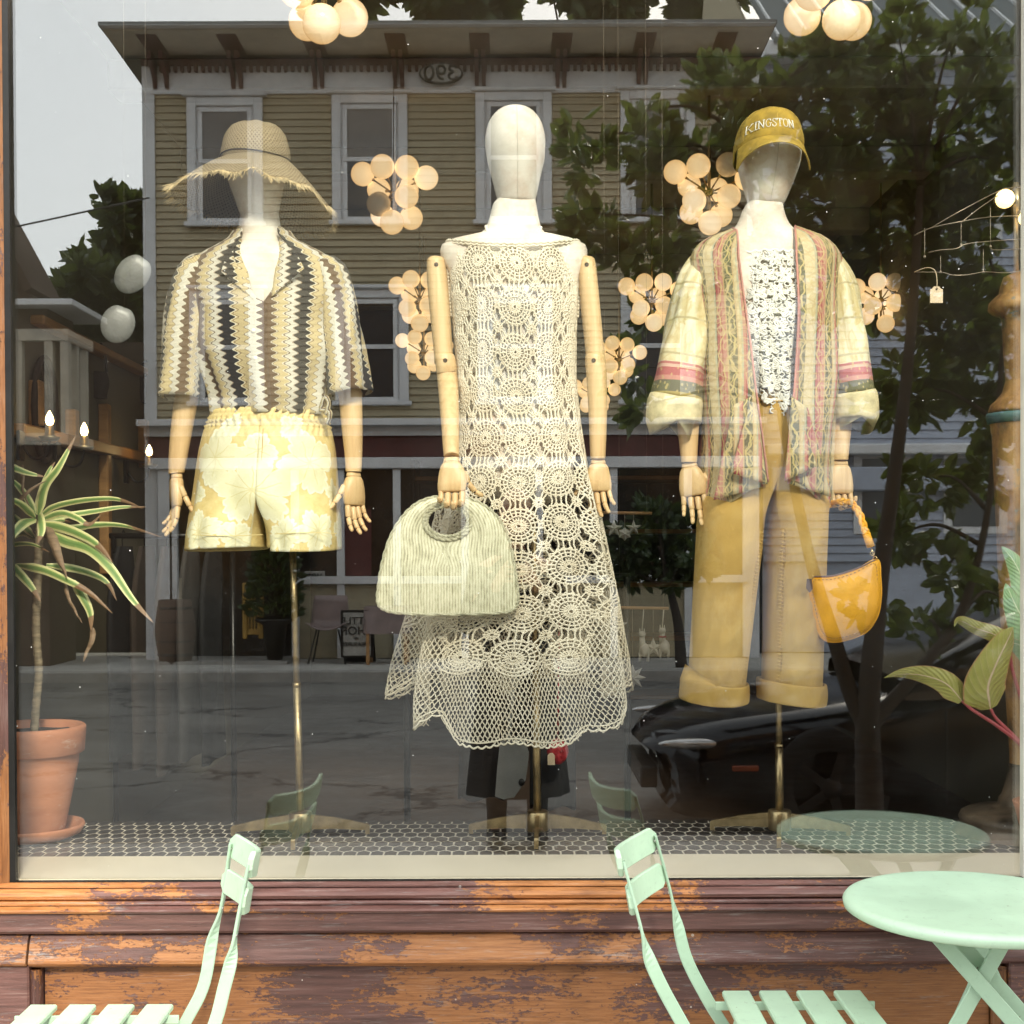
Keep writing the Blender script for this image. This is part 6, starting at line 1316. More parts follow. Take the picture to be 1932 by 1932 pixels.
for L in ([(1930, 180), (1750, 190), (1640, 220), (1200, 450), (850, 650)], [(1620, 280), (1400, 430), (1210, 580)], [(1880, 515), (1500, 535), (1210, 580), (850, 655), (640, 745)], [(1932, 790), (1500, 820), (1250, 850), (1130, 905), (950, 920), (800, 950)], [(1932, 1160), (1720, 1190), (1470, 1180), (1250, 1215), (1080, 1215), (960, 1185), (640, 1180)], [(1930, 905), (1600, 920), (1540, 905)]):
    m.tube([P(*z33(x, y), YC - .10 + .05 * math.sin(x * .004)) for x, y in bez(L, 26)], .0014, 5)
m.obj('wire_arm', MT['wire'], wc)
m = MB()
for x, y0, y1 in ((760, 660, 1000), (1190, 590, 860), (1536, 420, 880), (948, 990, 1180), (1452, 910, 1180)):
    m.tube([P(*z33(x, y), YC - .10) for y in np.linspace(y0, y1, 5)], .0010, 5); m.sphere(P(*z33(x, y1), YC - .10), .004, 8, 6)
m.obj('ear_wire', MT['wire'], wc)
c = P(1896, 375, YC - .05)
e = empty('string_bulb', c, 'glowing round filament bulb beside the carousel pole near the right edge', 'bulb', 'lit bulbs on the carousel pole'); MB().sphere(c, .0245, 20, 14).obj('globe', MT['bulb'], e)
m = MB(); m.tube([c + Vector((.022, 0, .004)), P(1912, 380, YC - .01)], .009, 10); m.obj('socket', MT['steel'], e)
c = P(1936, 412, YC - .05); e = empty('string_bulb', c, 'second lit bulb cut by the right edge, lower than the first', 'bulb', 'lit bulbs on the carousel pole'); MB().sphere(c, .020, 18, 12).obj('globe', MT['bulb'], e)
MB().tube([c + Vector((0, .015, .010)), P(1920, 398, YC)], .007, 8).obj('socket', MT['steel'], e)
c = P(*z33(900, 1450), .28); k = 1 / pxm(.28); w_, h_ = 12, 15
e = empty('price_tag', c, 'blank cream price tag hanging by a thread right of the tapestry jacket', 'tag')
m = MB(); 
outer = [(-w_, -h_), (w_, -h_), (w_, 10), (8, 12), (5, 16), (-5, 16), (-8, 12), (-w_, 10)]
m.prism([(c.x + a * k, c.z + b * k) for a, b in outer], c.y, c.y + .001); m.obj('card', MT['tagpaper'], e)
MB().lathe([(0, 0), (.0028, 0), (.0028, .0006), (0, .0006)], (0, 0, 0), 12).obj('eyelet', MT['joint'], e).data.transform(Matrix.Translation((c.x, c.y - .0006, c.z + 11 * k)) @ Matrix.Rotation(PI / 2, 4, 'X'))
m = MB(); m.tube([P(*z33(x, y), .279 + d) for x, y, d in bez([(902, 1376, 0), (905, 1280, 0), (885, 1170, .0), (820, 1130, .02), (740, 1140, .05), (640, 1180, .10)], 24)], .0011, 5); m.obj('thread', MT['tagpaper'], e)
# felt ornaments hanging on two thin rails inside the shop
def zq(x, y): return (1550 * .7214 + x * .2240, 1300 * .7214 + y * .2240)
def star(c, r, n=5, t=.006, rin=.45): return [(c[0] + r * (1 if i % 2 == 0 else rin) * math.sin(PI * i / n), c[1] + r * (1 if i % 2 == 0 else rin) * math.cos(PI * i / n)) for i in range(2 * n)]
def starobj(x, y, rpx, Y, lab, n=5, rin=.45, mat='felt', up=0, grp='felt stars on thin rails'):
    c = P(*zq(x, y), Y); k = 1 / pxm(Y); e = empty('hanging_star', c, lab, 'ornament', grp)
    poly = star((0, 0), rpx * k, n, .006, rin); N_ = len(poly); V = [(c.x + a, c.y, c.z + b) for a, b in poly] + [(c.x, c.y - .014, c.z), (c.x, c.y + .014, c.z)]
    MB().add(V, [(i, (i + 1) % N_, N_) for i in range(N_)] + [((i + 1) % N_, i, N_ + 1) for i in range(N_)], None, 0, False).obj('star_body', MT[mat], e)
    MB().tube([c + Vector((0, 0, rpx * k * .9)), P(*zq(x, y - up), Y)], .0012, 4).obj('thread', MT['wire'], e)
YO = 1.15
for yy, x0, x1, lab in ((130, 60, 500, 'upper thin wooden rail for felt ornaments behind the dress'), (930, 180, 640, 'lower thin wooden rail with felt animals behind the dress hem')):
    a, b = P(*zq(x0, yy), YO), P(*zq(x1, yy + 8), YO); e = empty('ornament_rail', (a + b) / 2, lab, 'rail', 'thin rails for ornaments')
    MB().tube([a, b], .005, 8).obj('rod', MT['trim_in'], e)
    m = MB(); 
    for q in (a.lerp(b, .1), a.lerp(b, .9)): m.tube([q, Vector((q.x, q.y, ZC))], .00035, 4)
    m.obj('cord', MT['wire'], e)
starobj(180, 265, 17, YO, 'fat cream felt star, leftmost on the upper rail', up=130)
starobj(270, 310, 13, YO, 'small wreath like star in the middle of the upper rail', 6, .7, 'cgreen' if 'cgreen' in MT else 'felt', up=175)
starobj(345, 260, 16, YO, 'tall cream felt star, rightmost on the upper rail', 5, .4, up=125)
starobj(240, 1075, 13, YO, 'cream felt star, leftmost on the lower rail beside the dress hem', up=140)
starobj(510, 1270, 20, YO, 'large folded cream star hanging between the felt animals', 5, .42, up=340)
starobj(335, 1520, 26, YO, 'eight pointed grey felt star hanging lowest, beside the dress hem', 8, .5, 'felt', up=590)
def critter(x, y, lab, scarf):
    c = P(*zq(x, y), YO); k = 1 / pxm(YO) * .224; e = empty('felt_animal', c, lab, 'ornament', 'felt animals on the lower rail'); m = MB()
    m.sphere((c.x + 5 * k, c.y, c.z - 140 * k), (45 * k, .02, 60 * k), 16, 10); m.tube([(c.x - 10 * k, c.y, c.z - 120 * k), (c.x - 14 * k, c.y, c.z - 20 * k)], [30 * k, 22 * k], 12); m.sphere((c.x - 14 * k, c.y - .004, c.z - 5 * k), (30 * k, .014, 26 * k), 14, 10)
    for dx in (-30, 36): m.tube([(c.x + dx * k, c.y, c.z - 160 * k), (c.x + dx * k, c.y, c.z - 235 * k)], [15 * k, 11 * k], 8)
    for dx in (-32, 4): m.tube([(c.x + dx * k, c.y, c.z + 10 * k), (c.x + dx * k, c.y, c.z + 45 * k)], [9 * k, 2 * k], 6)
    m.obj('felt_body', MT['felt'], e)
    if scarf: MB().tube([(c.x - 14 * k + 26 * k * math.cos(a), c.y + .016 * math.sin(a), c.z - 55 * k) for a in np.linspace(0, 2 * PI, 18)], 9 * k, 7).obj('scarf', MT['red'], e)
    MB().tube([(c.x - 14 * k, c.y, c.z + 20 * k), P(*zq(x, 935), YO)], .002, 5).obj('ribbon', MT['felt'], e)
critter(430, 1150, 'white felt animal with black ears hanging left of the folded star', False)
critter(600, 1120, 'white felt animal with a red scarf, right end of the lower rail', True)

# ------------------------------------------------------------------ mint bistro chairs and table on the pavement
def ribbon(m, pts, w, t, side):
    """flat metal strip: pts 3-D, side vector per point"""
    pts = [Vector(p) for p in pts]; n = len(pts); G = []
    for i, p in enumerate(pts):
        T = (pts[min(i + 1, n - 1)] - pts[max(i - 1, 0)]).normalized(); s = Vector(side[i] if hasattr(side[0], '__len__') or isinstance(side[0], Vector) else side); s = (s - T * T.dot(s)).normalized(); nn = T.cross(s)
        e = t * .5
        G.append([p + s * (w / 2) + nn * (e * .3), p + s * (w / 2 - e * .7) + nn * e, p - s * (w / 2 - e * .7) + nn * e, p - s * (w / 2) + nn * (e * .3), p - s * (w / 2) - nn * (e * .3), p - s * (w / 2 - e * .7) - nn * e, p + s * (w / 2 - e * .7) - nn * e, p + s * (w / 2) - nn * (e * .3)])
    b = m.n; m.grid(G, closed=True, smooth=False)
    m.f += [tuple(b + q for q in range(8))[::-1], tuple(b + (n - 1) * 8 + q for q in range(8))]; m.mi += [0, 0]; m.smooth += [False, False]
def chair(lab, far, near, sx, seat_far, nsl, pitch, sw):
    """far/near: per upright polyline of (px, py, Y) from top slat down; sx +1 if it faces right"""
    ctr = P(*seat_far[0]); e = empty('bistro_chair', (ctr.x + sx * .15, ctr.y - .2, 0), lab, 'chair', 'mint folding bistro chairs')
    return e
def back_slat(e, A, B, hgt, lean, bow, th=.011):
    """curved slat from far end A to near end B (top edge points), hgt tall, bowed by vector"""
    A, B, lean, bow = Vector(A), Vector(B), Vector(lean), Vector(bow); n = 18; m = MB(); G = []
    nrm = (B - A).normalized().cross(lean.normalized()).normalized()
    for i in range(n):
        u = i / (n - 1); c = A.lerp(B, u) + bow * math.sin(PI * u); d = min(u, 1 - u) * (B - A).length
        r_ = .016; ins = r_ - math.sqrt(max(0, r_ * r_ - max(0, r_ - d) ** 2)) if d < r_ else 0
        a, b = c + lean.normalized() * ins, c + lean.normalized() * (hgt - ins); t = th / 2
        G.append([a + nrm * t * .5, a + nrm * t + (b - a) * .04, b + nrm * t - (b - a) * .04, b + nrm * t * .5, b - nrm * t * .5, b - nrm * t - (b - a) * .04, a - nrm * t + (b - a) * .04, a - nrm * t * .5])
    m.grid(G, closed=True, smooth=False); k = m.n - n * 8
    m.f += [tuple(k + q for q in range(8))[::-1], tuple(k + (n - 1) * 8 + q for q in range(8))]; m.mi += [0, 0]; m.smooth += [False] * 2
    return m.obj('back_slat', MT['mint'], e)
def bistro(lab, sx, F0, N0, F1, N1, upF, upN, slats, zs, yF, yN, base):
    e = empty('bistro_chair', base, lab, 'chair', 'mint folding bistro chairs')
    bw = Vector((-.030 * sx, 0, -.012))
    lean = Vector((.30 * sx * .55, 0, -1))
    back_slat(e, F0, N0, .054, lean, bw); back_slat(e, F1, N1, .054, lean, bw)
    for up in (upF, upN):
        n = len(up); Q = [Vector(q) for q in bez([tuple(q) for q in up], 34)]
        sd = [Vector((0, 1, 0)).lerp(Vector((sx * .2, 1, 0)), 0) if i < 7 else Vector((.9 * sx, 1 - .9 * min(1, (i - 7) / 8), 0)) if i < 14 else Vector((1, .12, .3)) for i in range(34)]
        sd = []
        for i in range(34):
            f = sm((i - 6) / 9.0); sd.append(Vector((f, 1 - f + .05, .25 * f * sx)))
        m = MB(); ribbon(m, Q, .026, .006, sd); m.obj('back_leg', MT['mintD'], e)
    for x in slats:
        m = MB(); m.box((x - .030, yN, zs), (x + .030, yF, zs + .014), ch=.005); m.obj('seat_slat', MT['mint'], e)
    x0, x1 = min(slats) - .05, max(slats) + .05
    for y in (yF - .035, yN + .035):
        m = MB(); m.bar((x0, y, zs - .008), (x1, y, zs - .008), .006, .018, ch=.001); m.obj('seat_rail', MT['mintD'], e)
        xf = x1 if sx > 0 else x0; xb = x0 if sx > 0 else x1
        m = MB(); ribbon(m, [(xb + sx * .06, y - .02 * (1 if y > yN + .1 else -1) * 0, zs - .01), (xb + sx * .0, y, zs - .25), (xb - sx * .10, y, .0)], .024, .006, [Vector((1, 0, 0))] * 3); m.obj('front_leg', MT['mintD'], e)
    m = MB()
    for up in (upF, upN):
        for q in (up[0], up[1]): m.sphere(Vector(q) + Vector((.0, -.006, -.012)), .004, 8, 6)
    m.obj('rivet', MT['steel'], e)
    return e
def U(L): return [P(*q) for q in L]
yf, yn = -.20, -.46
bistro('mint folding chair at lower left, facing left with its slatted back in the picture', -1, P(441, 1570, yf), P(476, 1606, yn), P(426, 1636, yf), P(462, 1676, yn),
       U([(436, 1590, yf - .01), (420, 1702, yf), (401, 1770, yf), (384, 1860, yf), (348, 1932, yf), (280, 2060, yf), (200, 2250, yf)]),
       U([(470, 1630, yn + .01), (446, 1752, yn), (437, 1807, yn), (424, 1860, yn), (398, 1950, yn), (330, 2080, yn), (240, 2300, yn)]),
       [P(px, 1908, yf).x for px in (304, 231, 159, 86)], P(230, 1906, yf - .01).z, yf - .01, yf - .40, (P(230, 1908, yf).x, -.4, 0))
bistro('mint folding chair at lower centre, facing right towards the round table', 1, P(1231, 1558, yf), P(1165, 1604, yn), P(1248, 1624, yf), P(1187, 1678, yn),
       U([(1236, 1575, yf - .01), (1262, 1672, yf), (1278, 1740, yf), (1296, 1810, yf), (1336, 1888, yf), (1400, 2000, yf), (1500, 2250, yf)]),
       U([(1176, 1625, yn + .01), (1206, 1738, yn), (1222, 1800, yn), (1248, 1860, yn), (1292, 1940, yn), (1360, 2060, yn), (1480, 2300, yn)]),
       [P(px, 1880, yf).x for px in (1387, 1456, 1526, 1596)], P(1490, 1880, yf - .01).z, yf - .01, yf - .40, (P(1490, 1880, yf).x, -.4, 0))
zt = .715; tc = PZ(1840, 1699, zt); rt = 244 / pxm(tc.y)
tb = empty('bistro_table', (tc.x, tc.y, 0), 'round mint metal bistro table on crossed folding legs at lower right', 'table')
m = MB(); m.lathe([(0, zt), (rt * .90, zt), (rt - .012, zt - .0), (rt - .004, zt - .003), (rt, zt - .009), (rt - .002, zt - .020), (rt - .008, zt - .024), (rt - .016, zt - .020), (rt - .02, zt - .006), (0, zt - .006)], (tc.x, tc.y, 0), 96); m.obj('table_top', MT['mint'], tb)
def TP(px, py, dy): return P(px, py, tc.y + dy)
zu = zt - .012
def leg(a, b, nm='leg'):
    m = MB(); a, b = Vector(a), Vector(b); m.bar(a, b, .006, .030, up=Vector((1, 0, .6)), ch=.0015); m.obj(nm, MT['mintD'], tb)
for dy, sgn in ((-.13, 1), (.13, 1)):
    a = TP(1752 if dy < 0 else 1800, 1766, dy); a.z = zu - .004; t = TP(1915, 1932, dy); d_ = (t - a); b = a + d_ * ((0.02 - a.z) / d_.z); leg(a, b)
    a = TP(1912 if dy < 0 else 1920, 1766, dy + .012); a.z = zu - .004; t = TP(1806, 1932, dy + .012); d_ = t - a; b = a + d_ * ((.02 - a.z) / d_.z); leg(a, b)
for dy in (-.10,):
    a = TP(1778, 1766, dy); a.z = zu - .004; t = TP(1946, 1932, dy); d_ = t - a; b = a + d_ * ((.02 - a.z) / d_.z); leg(a, b)
    c = TP(1775, 1778, dy - .008); MB().sphere(c, (.007, .004, .007), 12, 8).obj('bolt', MT['steel'], tb)
m = MB(); m.bar((tc.x - .10, tc.y - .14, zu - .012), (tc.x - .10, tc.y + .14, zu - .012), .03, .006); m.bar((tc.x + .10, tc.y - .14, zu - .012), (tc.x + .10, tc.y + .14, zu - .012), .03, .006); m.obj('top_bracket', MT['mintD'], tb)
# ------------------------------------------------------------------ across the street (seen mirrored in the pane)
YH = 14.8                                            # facade plane y = -YH
def hx_(px): return RP(px, 900, YH).x
def hz_(py): return RP(966, py, YH).z
house = empty('clapboard_house', (hx_(780), -YH, 0), 'yellow clapboard house numbered 390 with bracketed cornice across the street', 'house')
hl, hr_ = hx_(278), hx_(1432)
def hb(name, px0, px1, py0, py1, y0, y1, mat, par=house, ch=0.0, **k):
    """a box on the facade; y0, y1 metres out from the facade plane (towards the shop)"""
    return MB().box((hx_(px0), -YH + y0, hz_(py1)), (hx_(px1), -YH + y1, hz_(py0)), ch=ch).obj(name, MT[mat], par, **k)
hb('wall', 278, 1432, 120, 1245, -7, -.03, 'siding')
step = 13.35; n = int((1246 - 178) / step)
cb = None
for i in range(47):
    y0 = 168 + i * step
    if y0 > 790: break
    z1, z0 = hz_(y0), hz_(y0 + step + 1.5)
    if cb is None:
        m = MB(); h_ = z1 - z0; m.add([(hl, .004, h_), (hr_, .004, h_), (hl, .030, 0), (hr_, .030, 0), (hl, -.029, h_), (hr_, -.029, h_), (hl, -.029, 0), (hr_, -.029, 0)], [(0, 1, 3, 2)[::-1], (2, 3, 7, 6)[::-1], (4, 5, 1, 0)[::-1], (0, 2, 6, 4)[::-1], (1, 5, 7, 3)[::-1]], None, 0, False); cb = m.mesh('clapboard', MT['siding'])
    o = inst('clapboard', cb, house, Matrix.Translation((0, -YH, z0)))
hb('corner_board', 274, 297, 172, 1245, -.02, .05, 'trimw'); hb('corner_board', 1410, 1432, 165, 1245, -.02, .05, 'trimw')
# frieze, dentils, brackets, soffit, gutter
hb('frieze', 274, 1436, 118, 176, -.02, .06, 'trimw'); hb('bed_moulding', 274, 1436, 112, 124, .06, .10, 'maroon')
de = None
for i in range(88):
    px = 300 + i * 12.9
    if px > 1424: break
    if de is None:
        m = MB(); w_ = abs(hx_(306) - hx_(300)); m.box((-w_ / 2, 0, 0), (w_ / 2, .07, hz_(122) - hz_(140)), ch=.006); de = m.mesh('dentil', MT['maroon'])
    inst('dentil', de, house, Matrix.Translation((hx_(px), -YH + .061, hz_(137))))
for px in (298, 322, 447, 461, 600, 613, 750, 763, 903, 916, 1054, 1067, 1206, 1219, 1352, 1365):
    if px == 298: px = 300
    x = hx_(px); z1, z0 = hz_(112), hz_(168); d_ = .07 * 0 + .40
    m = MB(); m.prism([(-YH + .061, z1), (-YH + d_, z1), (-YH + d_, z1 - .10), (-YH + .25, z1 - .18), (-YH + .13, z1 - .28), (-YH + .10, z0 + .05), (-YH + .061, z0)], x - .026, x + .026, axis='x'); m.obj('bracket', MT['maroon'], house)
for px in (310, 454, 606, 757, 910, 1060, 1212, 1358):
    m = MB(); m.box((hx_(px) - .13, -YH + .07, hz_(105)), (hx_(px) + .13, -YH + .80, hz_(105) + .10)); m.obj('rafter_block', MT['maroon'], house)
EV = .95
zs_ = hz_(104); 
def ev(px, py, d): return RP(px, py, YH - d)
a = ev(190, 57, EV); b = ev(1462, 40, EV)
MB().box((min(a.x, b.x), -YH - 1, zs_), (max(a.x, b.x), -YH + EV - .03, zs_ + .05)).obj('soffit', MT['soffit'], house)
zg = zs_ + .051
m = MB(); x0, x1 = min(a.x, b.x), max(a.x, b.x); ztop = (a.z + b.z) / 2
m.prism([(-YH + EV - .35, zs_ + .051), (-YH + EV - .02, zs_ + .051), (-YH + EV, zs_ + .08), (-YH + EV + .01, zs_ + (ztop - zs_) * .45), (-YH + EV + .06, zs_ + (ztop - zs_) * .55), (-YH + EV + .07, zs_ + (ztop - zs_) * .78), (-YH + EV + .10, zs_ + (ztop - zs_) * .82), (-YH + EV + .10, ztop), (-YH + EV - .35, ztop)], x0, x1, axis='x'); m.obj('gutter', MT['trimw'], house)
m = MB(); m.prism([(-YH + EV + .08, ztop + .002), (-YH + EV + .08, ztop + .05), (-YH - 5, ztop + .25), (-YH - 9, ztop + .05), (-YH - 9, ztop - .4), (-YH + EV - .4, ztop - .001)], x0 - .02, x1 + .02, axis='x'); m.obj('roof', MT['roofing'], house)
# plaque
m = MB(); c = RP(833, 145, YH); 
def oval(m, c, w, h, d, n=36, mi=0):
    G = [[(c.x + w * f * math.cos(t), c.y + y, c.z + h * f * math.sin(t)) for t in np.linspace(0, 2 * PI, n, endpoint=False)] for f, y in ((1, 0), (1, d), (.96, d + .006), (0, d + .006))]; m.grid(G, closed=True, smooth=False, mi=mi)
kh = 1 / 140.0
pq = empty('number_plaque', c, 'oval white house number plaque reading 390 under the cornice', 'plaque')
pq.parent = house; pq.matrix_parent_inverse = house.matrix_basis.inverted(); 
for k_ in ('label', 'category'):
    if k_ in pq: del pq[k_]
m = MB(); oval(m, Vector((c.x, -YH + .135, c.z)), 41 * kh, 20 * kh, .03); m.obj('plaque_rim', MT['ink'], pq)
m = MB(); oval(m, Vector((c.x, -YH + .148, c.z)), 38 * kh, 17 * kh, .03); m.obj('plaque_face', MT['plate'], pq)
m = MB(); x0 = 0; tw = 66
for ch in '390':
    for stx in GL[ch]:
        m.tube([(c.x - ((x0 + u * 30) - 31) * kh, -YH + .188, c.z + (v - .5) * 25 * kh) for u, v in bez(stx, 5 * len(stx))], .018, 6)
    x0 += 22
m.obj('numerals', MT['ink'], pq)
# windows
def window(x0, x1, y0, y1, head=True, shade=.6):
    wd = hb('window', x0, x1, y0, y1, -.0, .035, 'trimw'); 
    m = MB(); c0, c1, t0, t1 = hx_(x0), hx_(x1), hz_(y1), hz_(y0); f = .12
    m.box((c0, -YH + .035, t0), (c0 + f, -YH + .075, t1), ch=.008); m.box((c1 - f, -YH + .035, t0), (c1, -YH + .075, t1), ch=.008); m.box((c0 + f, -YH + .035, t1 - f), (c1 - f, -YH + .075, t1), ch=.008); m.obj('casing', MT['trimw'], wd)
    MB().box((c0 - .06, -YH + .03, t1), (c1 + .06, -YH + .13, t1 + .05), ch=.01).obj('head_cap', MT['trimw'], wd)
    MB().box((c0 - .04, -YH + .03, t0 - .06), (c1 + .04, -YH + .11, t0), ch=.01).obj('sill', MT['trimw'], wd)
    i0, i1 = c0 + f + .03, c1 - f - .03; mid = (t0 + t1) / 2 - .02
    m = MB(); s = .055
    for za, zb, yy in ((mid - .03, t1 - f - .02, .058), (t0, mid + .03, .048)):
        m.box((i0, -YH + .036, za), (i0 + s, -YH + yy, zb)); m.box((i1 - s, -YH + .036, za), (i1, -YH + yy, zb)); m.box((i0 + s, -YH + .036, za), (i1 - s, -YH + yy, za + s)); m.box((i0 + s, -YH + .036, zb - s), (i1 - s, -YH + yy, zb))
    m.obj('sash', MT['trimw'], wd)
    MB().box((i0 + s, -YH + .0355, t0 + s), (i1 - s, -YH + .040, mid + .02)).obj('pane', MT['pane'], wd)
    zsd = mid + .02 if shade else t1
    MB().box((i0 + s, -YH + .0355, mid + .0205), (i1 - s, -YH + .041, t1 - f - .08)).obj('pane', MT['shade'] if shade else MT['pane'], wd)
for x0, x1, y0, y1, sh_ in ((358, 500, 182, 418, 1), (630, 772, 178, 416, 1), (900, 1043, 174, 416, 0), (1172, 1312, 172, 414, 1), (360, 500, 545, 756, 0), (634, 772, 545, 756, 0), (902, 1043, 545, 756, 0), (1172, 1312, 545, 756, 0)): window(x0, x1, y0, y1, True, sh_)
MB().tube([RP(742, 150, YH - .2), RP(742, 300, YH - .2)], .006, 6).obj('downlead', MT['black'], house)
# shop storey
hb('belt_cornice', 268, 1440, 792, 804, .0, .30, 'trimw'); hb('belt_board', 276, 1434, 804, 822, .0, .14, 'trimw'); hb('sign_band', 282, 1432, 822, 862, .0, .08, 'redband'); hb('sign_board', 284, 1430, 863, 884, .0, .16, 'trimw', ch=.01)
hb('shop_glass', 330, 1420, 885, 1088, -.02, .02, 'darkroom'); hb('stall_riser', 560, 1410, 1100, 1240, -.0, .05, 'siding'); hb('shop_sill', 556, 1410, 1086, 1100, .0, .14, 'trimw')
for px in (300, 322, 550, 636, 742, 870, 1010, 1150, 1290, 1400): hb('shop_post', px, px + 14 if px != 300 else px + 26, 885, 1240, .021, .11, 'trimw')
hb('shop_door', 340, 545, 900, 1240, -.3, -.01, 'darkroom'); hb('door_panel', 640, 700, 960, 1086, .021, .035, 'redband')
hb('threshold', 330, 560, 1236, 1262, .0, .9, 'kerb')
cs = RP(595, 1090, YH); m = MB(); hb('window_sign', 574, 612, 1076, 1094, .03, .045, 'signwhite')
def text(s, px, py, size, mat, par, y, name='lettering', d=.012):
    cu = bpy.data.curves.new('text', 'FONT'); cu.body = s; cu.size = size; cu.align_x = 'CENTER'; cu.align_y = 'CENTER'; cu.extrude = d
    t = bpy.data.objects.new('text_tmp', cu); COL.objects.link(t); dg = bpy.context.evaluated_depsgraph_get(); me = bpy.data.meshes.new_from_object(t.evaluated_get(dg)); bpy.data.objects.remove(t); bpy.data.curves.remove(cu)
    me.materials.clear(); me.materials.append(MT[mat]); p = RP(px, py, -y)
    return inst(name, me, par, Matrix.Translation((p.x, y, p.z)) @ Matrix.Rotation(PI, 4, 'Z') @ Matrix.Rotation(PI / 2, 4, 'X'))
text('ues', 593, 1085, .15, 'ink', house, -YH + .06, 'sign_lettering')
# things on the far pavement
YS = 13.9
def sx_(px): return RP(px, 1000, YS).x
def sz_(py): return RP(966, py, YS).z
sb = empty('sandwich_board', RP(672, 1240, YS), 'white sandwich board lettered LITTLE SHOP TREASURES on the far pavement', 'sign'); tag(sb)
k = 1 / pxm(YS)
m = MB(); m.bar((sx_(672), -YS, sz_(1240)), (sx_(672), -YS, sz_(1152)), abs(sx_(640) - sx_(704)), .03) if False else m.box((sx_(703), -YS - .02, sz_(1240)), (sx_(641), -YS, sz_(1150)), ch=.01); m.obj('frame', MT['black'], sb)
MB().box((sx_(698), -YS + .001, sz_(1236)), (sx_(646), -YS + .008, sz_(1155)), ch=.002).obj('face', MT['signwhite'], sb)
MB().bar((sx_(672), -YS - .03, sz_(1152)), (sx_(672), -YS - .4, 0), .40, .02, up=Vector((0, 1, 0))).obj('prop', MT['black'], sb)
for s, py, sz in (('LITTLE', 1172, .135), ('SHOP', 1191, .15), ('of', 1204, .06), ('TREASURES', 1216, .072)): text(s, 672, py, sz, 'ink', sb, -YS + .012)
# yellow slatted shutter, potted conifer, plastic chair, white table, barrel
yw = empty('yellow_shutter', RP(478, 1200, 14.2), 'yellow slatted wooden panel leaning by the dark shop doorway', 'shutter')
q = lambda px, py, Y=14.2: RP(px, py, Y)
for px in (462, 492): p0, p1 = q(px, 1205), q(px, 1100); MB().box((p0.x - .03, p0.y - .03, p0.z), (p0.x + .03, p0.y + .03, p1.z), ch=.006).obj('stile', MT['yellowwood'], yw)
for py in (1104, 1148, 1192): p0, p1 = q(492, py), q(462, py); MB().box((p1.x + .031, p0.y - .02, p0.z - .04), (p0.x - .031, p0.y + .02, p0.z + .04), ch=.006).obj('rail', MT['yellowwood'], yw)
for px in (468, 474, 480, 486):
    p0, p1 = q(px, 1189), q(px, 1107); MB().box((p0.x - .012, p0.y - .012, p0.z), (p0.x + .012, p0.y + .012, p1.z), ch=.003).obj('slat', MT['yellowwood'], yw)
def leafcloud(m, n, f, size, rs, tilt=.6):
    """n leaves: f(rs) -> (point, outward); pointed folded leaves"""
    for _ in range(n):
        p, o_ = f(rs); p = Vector(p); d = (Vector(o_).normalized() + Vector((rs.uniform(-1, 1), rs.uniform(-1, 1), rs.uniform(-1, .5))) * tilt).normalized()
        s = d.orthogonal().normalized(); s = Matrix.Rotation(rs.uniform(0, 6.28), 3, d) @ s; nn = d.cross(s); L = size * rs.uniform(.6, 1.25); w_ = L * rs.uniform(.24, .34)
        m.add([p, p + d * L * .35 + s * w_ - nn * w_ * .3, p + d * L * .75 + s * w_ * .7 - nn * w_ * .4, p + d * L - nn * L * .15, p + d * L * .75 - s * w_ * .7 - nn * w_ * .4, p + d * L * .35 - s * w_ - nn * w_ * .3, p + d * L * .55 + nn * w_ * .1], [(0, 1, 6), (1, 2, 6), (2, 3, 6), (3, 4, 6), (4, 5, 6), (5, 0, 6)], None, 0, False)
rs = random.Random(3)
cf = empty('potted_conifer', q(518, 1240), 'tall green potted shrub beside the yellow slatted panel across the street', 'potted plant')
b0 = q(518, 1245, 14.1); m = MB(); m.lathe([(0, .05), (.10, .05), (.16, .5), (.26, .55), (.24, .6), (.2, .52), (0, .5)], (b0.x, b0.y, 0), 24); m.obj('urn', MT['black'], cf)
m = MB()
def fc(rs):
    t = rs.random(); a = rs.uniform(0, 6.28); r_ = (.32 * (1 - t) ** .7 + .05) * rs.uniform(.5, 1); return (b0.x + r_ * math.cos(a), b0.y + r_ * math.sin(a), .6 + 1.5 * t), (math.cos(a), math.sin(a), .8)
leafcloud(m, 900, fc, .13, rs); m.obj('foliage', MT['foliage2'], cf)
ch_ = empty('shell_chair', q(620, 1240), 'pale plastic shell chair on thin wire legs across the street', 'chair')
b0 = q(618, 1242, 14.0); m = MB(); G = []
for t in np.linspace(0, 1, 12):
    row = []
    for s in np.linspace(-1, 1, 11):
        y = .42 - .52 * min(1, t * 1.8) + .02 * s * s; z = .44 + max(0, t - .5) * .86 + .10 * s * s * (1 - t); row.append((b0.x + s * (.25 - .08 * max(0, t - .6)), b0.y + y - .2, z))
    G.append(row)
o = m.grid(G).obj('shell', MT['wicker'], ch_); solid(o, .012)
for sx in (-1, 1):
    for sy in (-1, 1): MB().tube([(b0.x + sx * .14, b0.y + sy * .12 - .1, .44), (b0.x + sx * .24, b0.y + sy * .22 - .1, 0)], .011, 6).obj('leg', MT['black'], ch_)
wt = empty('cloth_table', q(735, 1240), 'small table under a pale cloth beside the sandwich board across the street', 'table')
b0 = q(732, 1242, 14.0); m = MB(); m.box((b0.x - .28, b0.y - .25, .70), (b0.x + .28, b0.y + .25, .73)); G = []
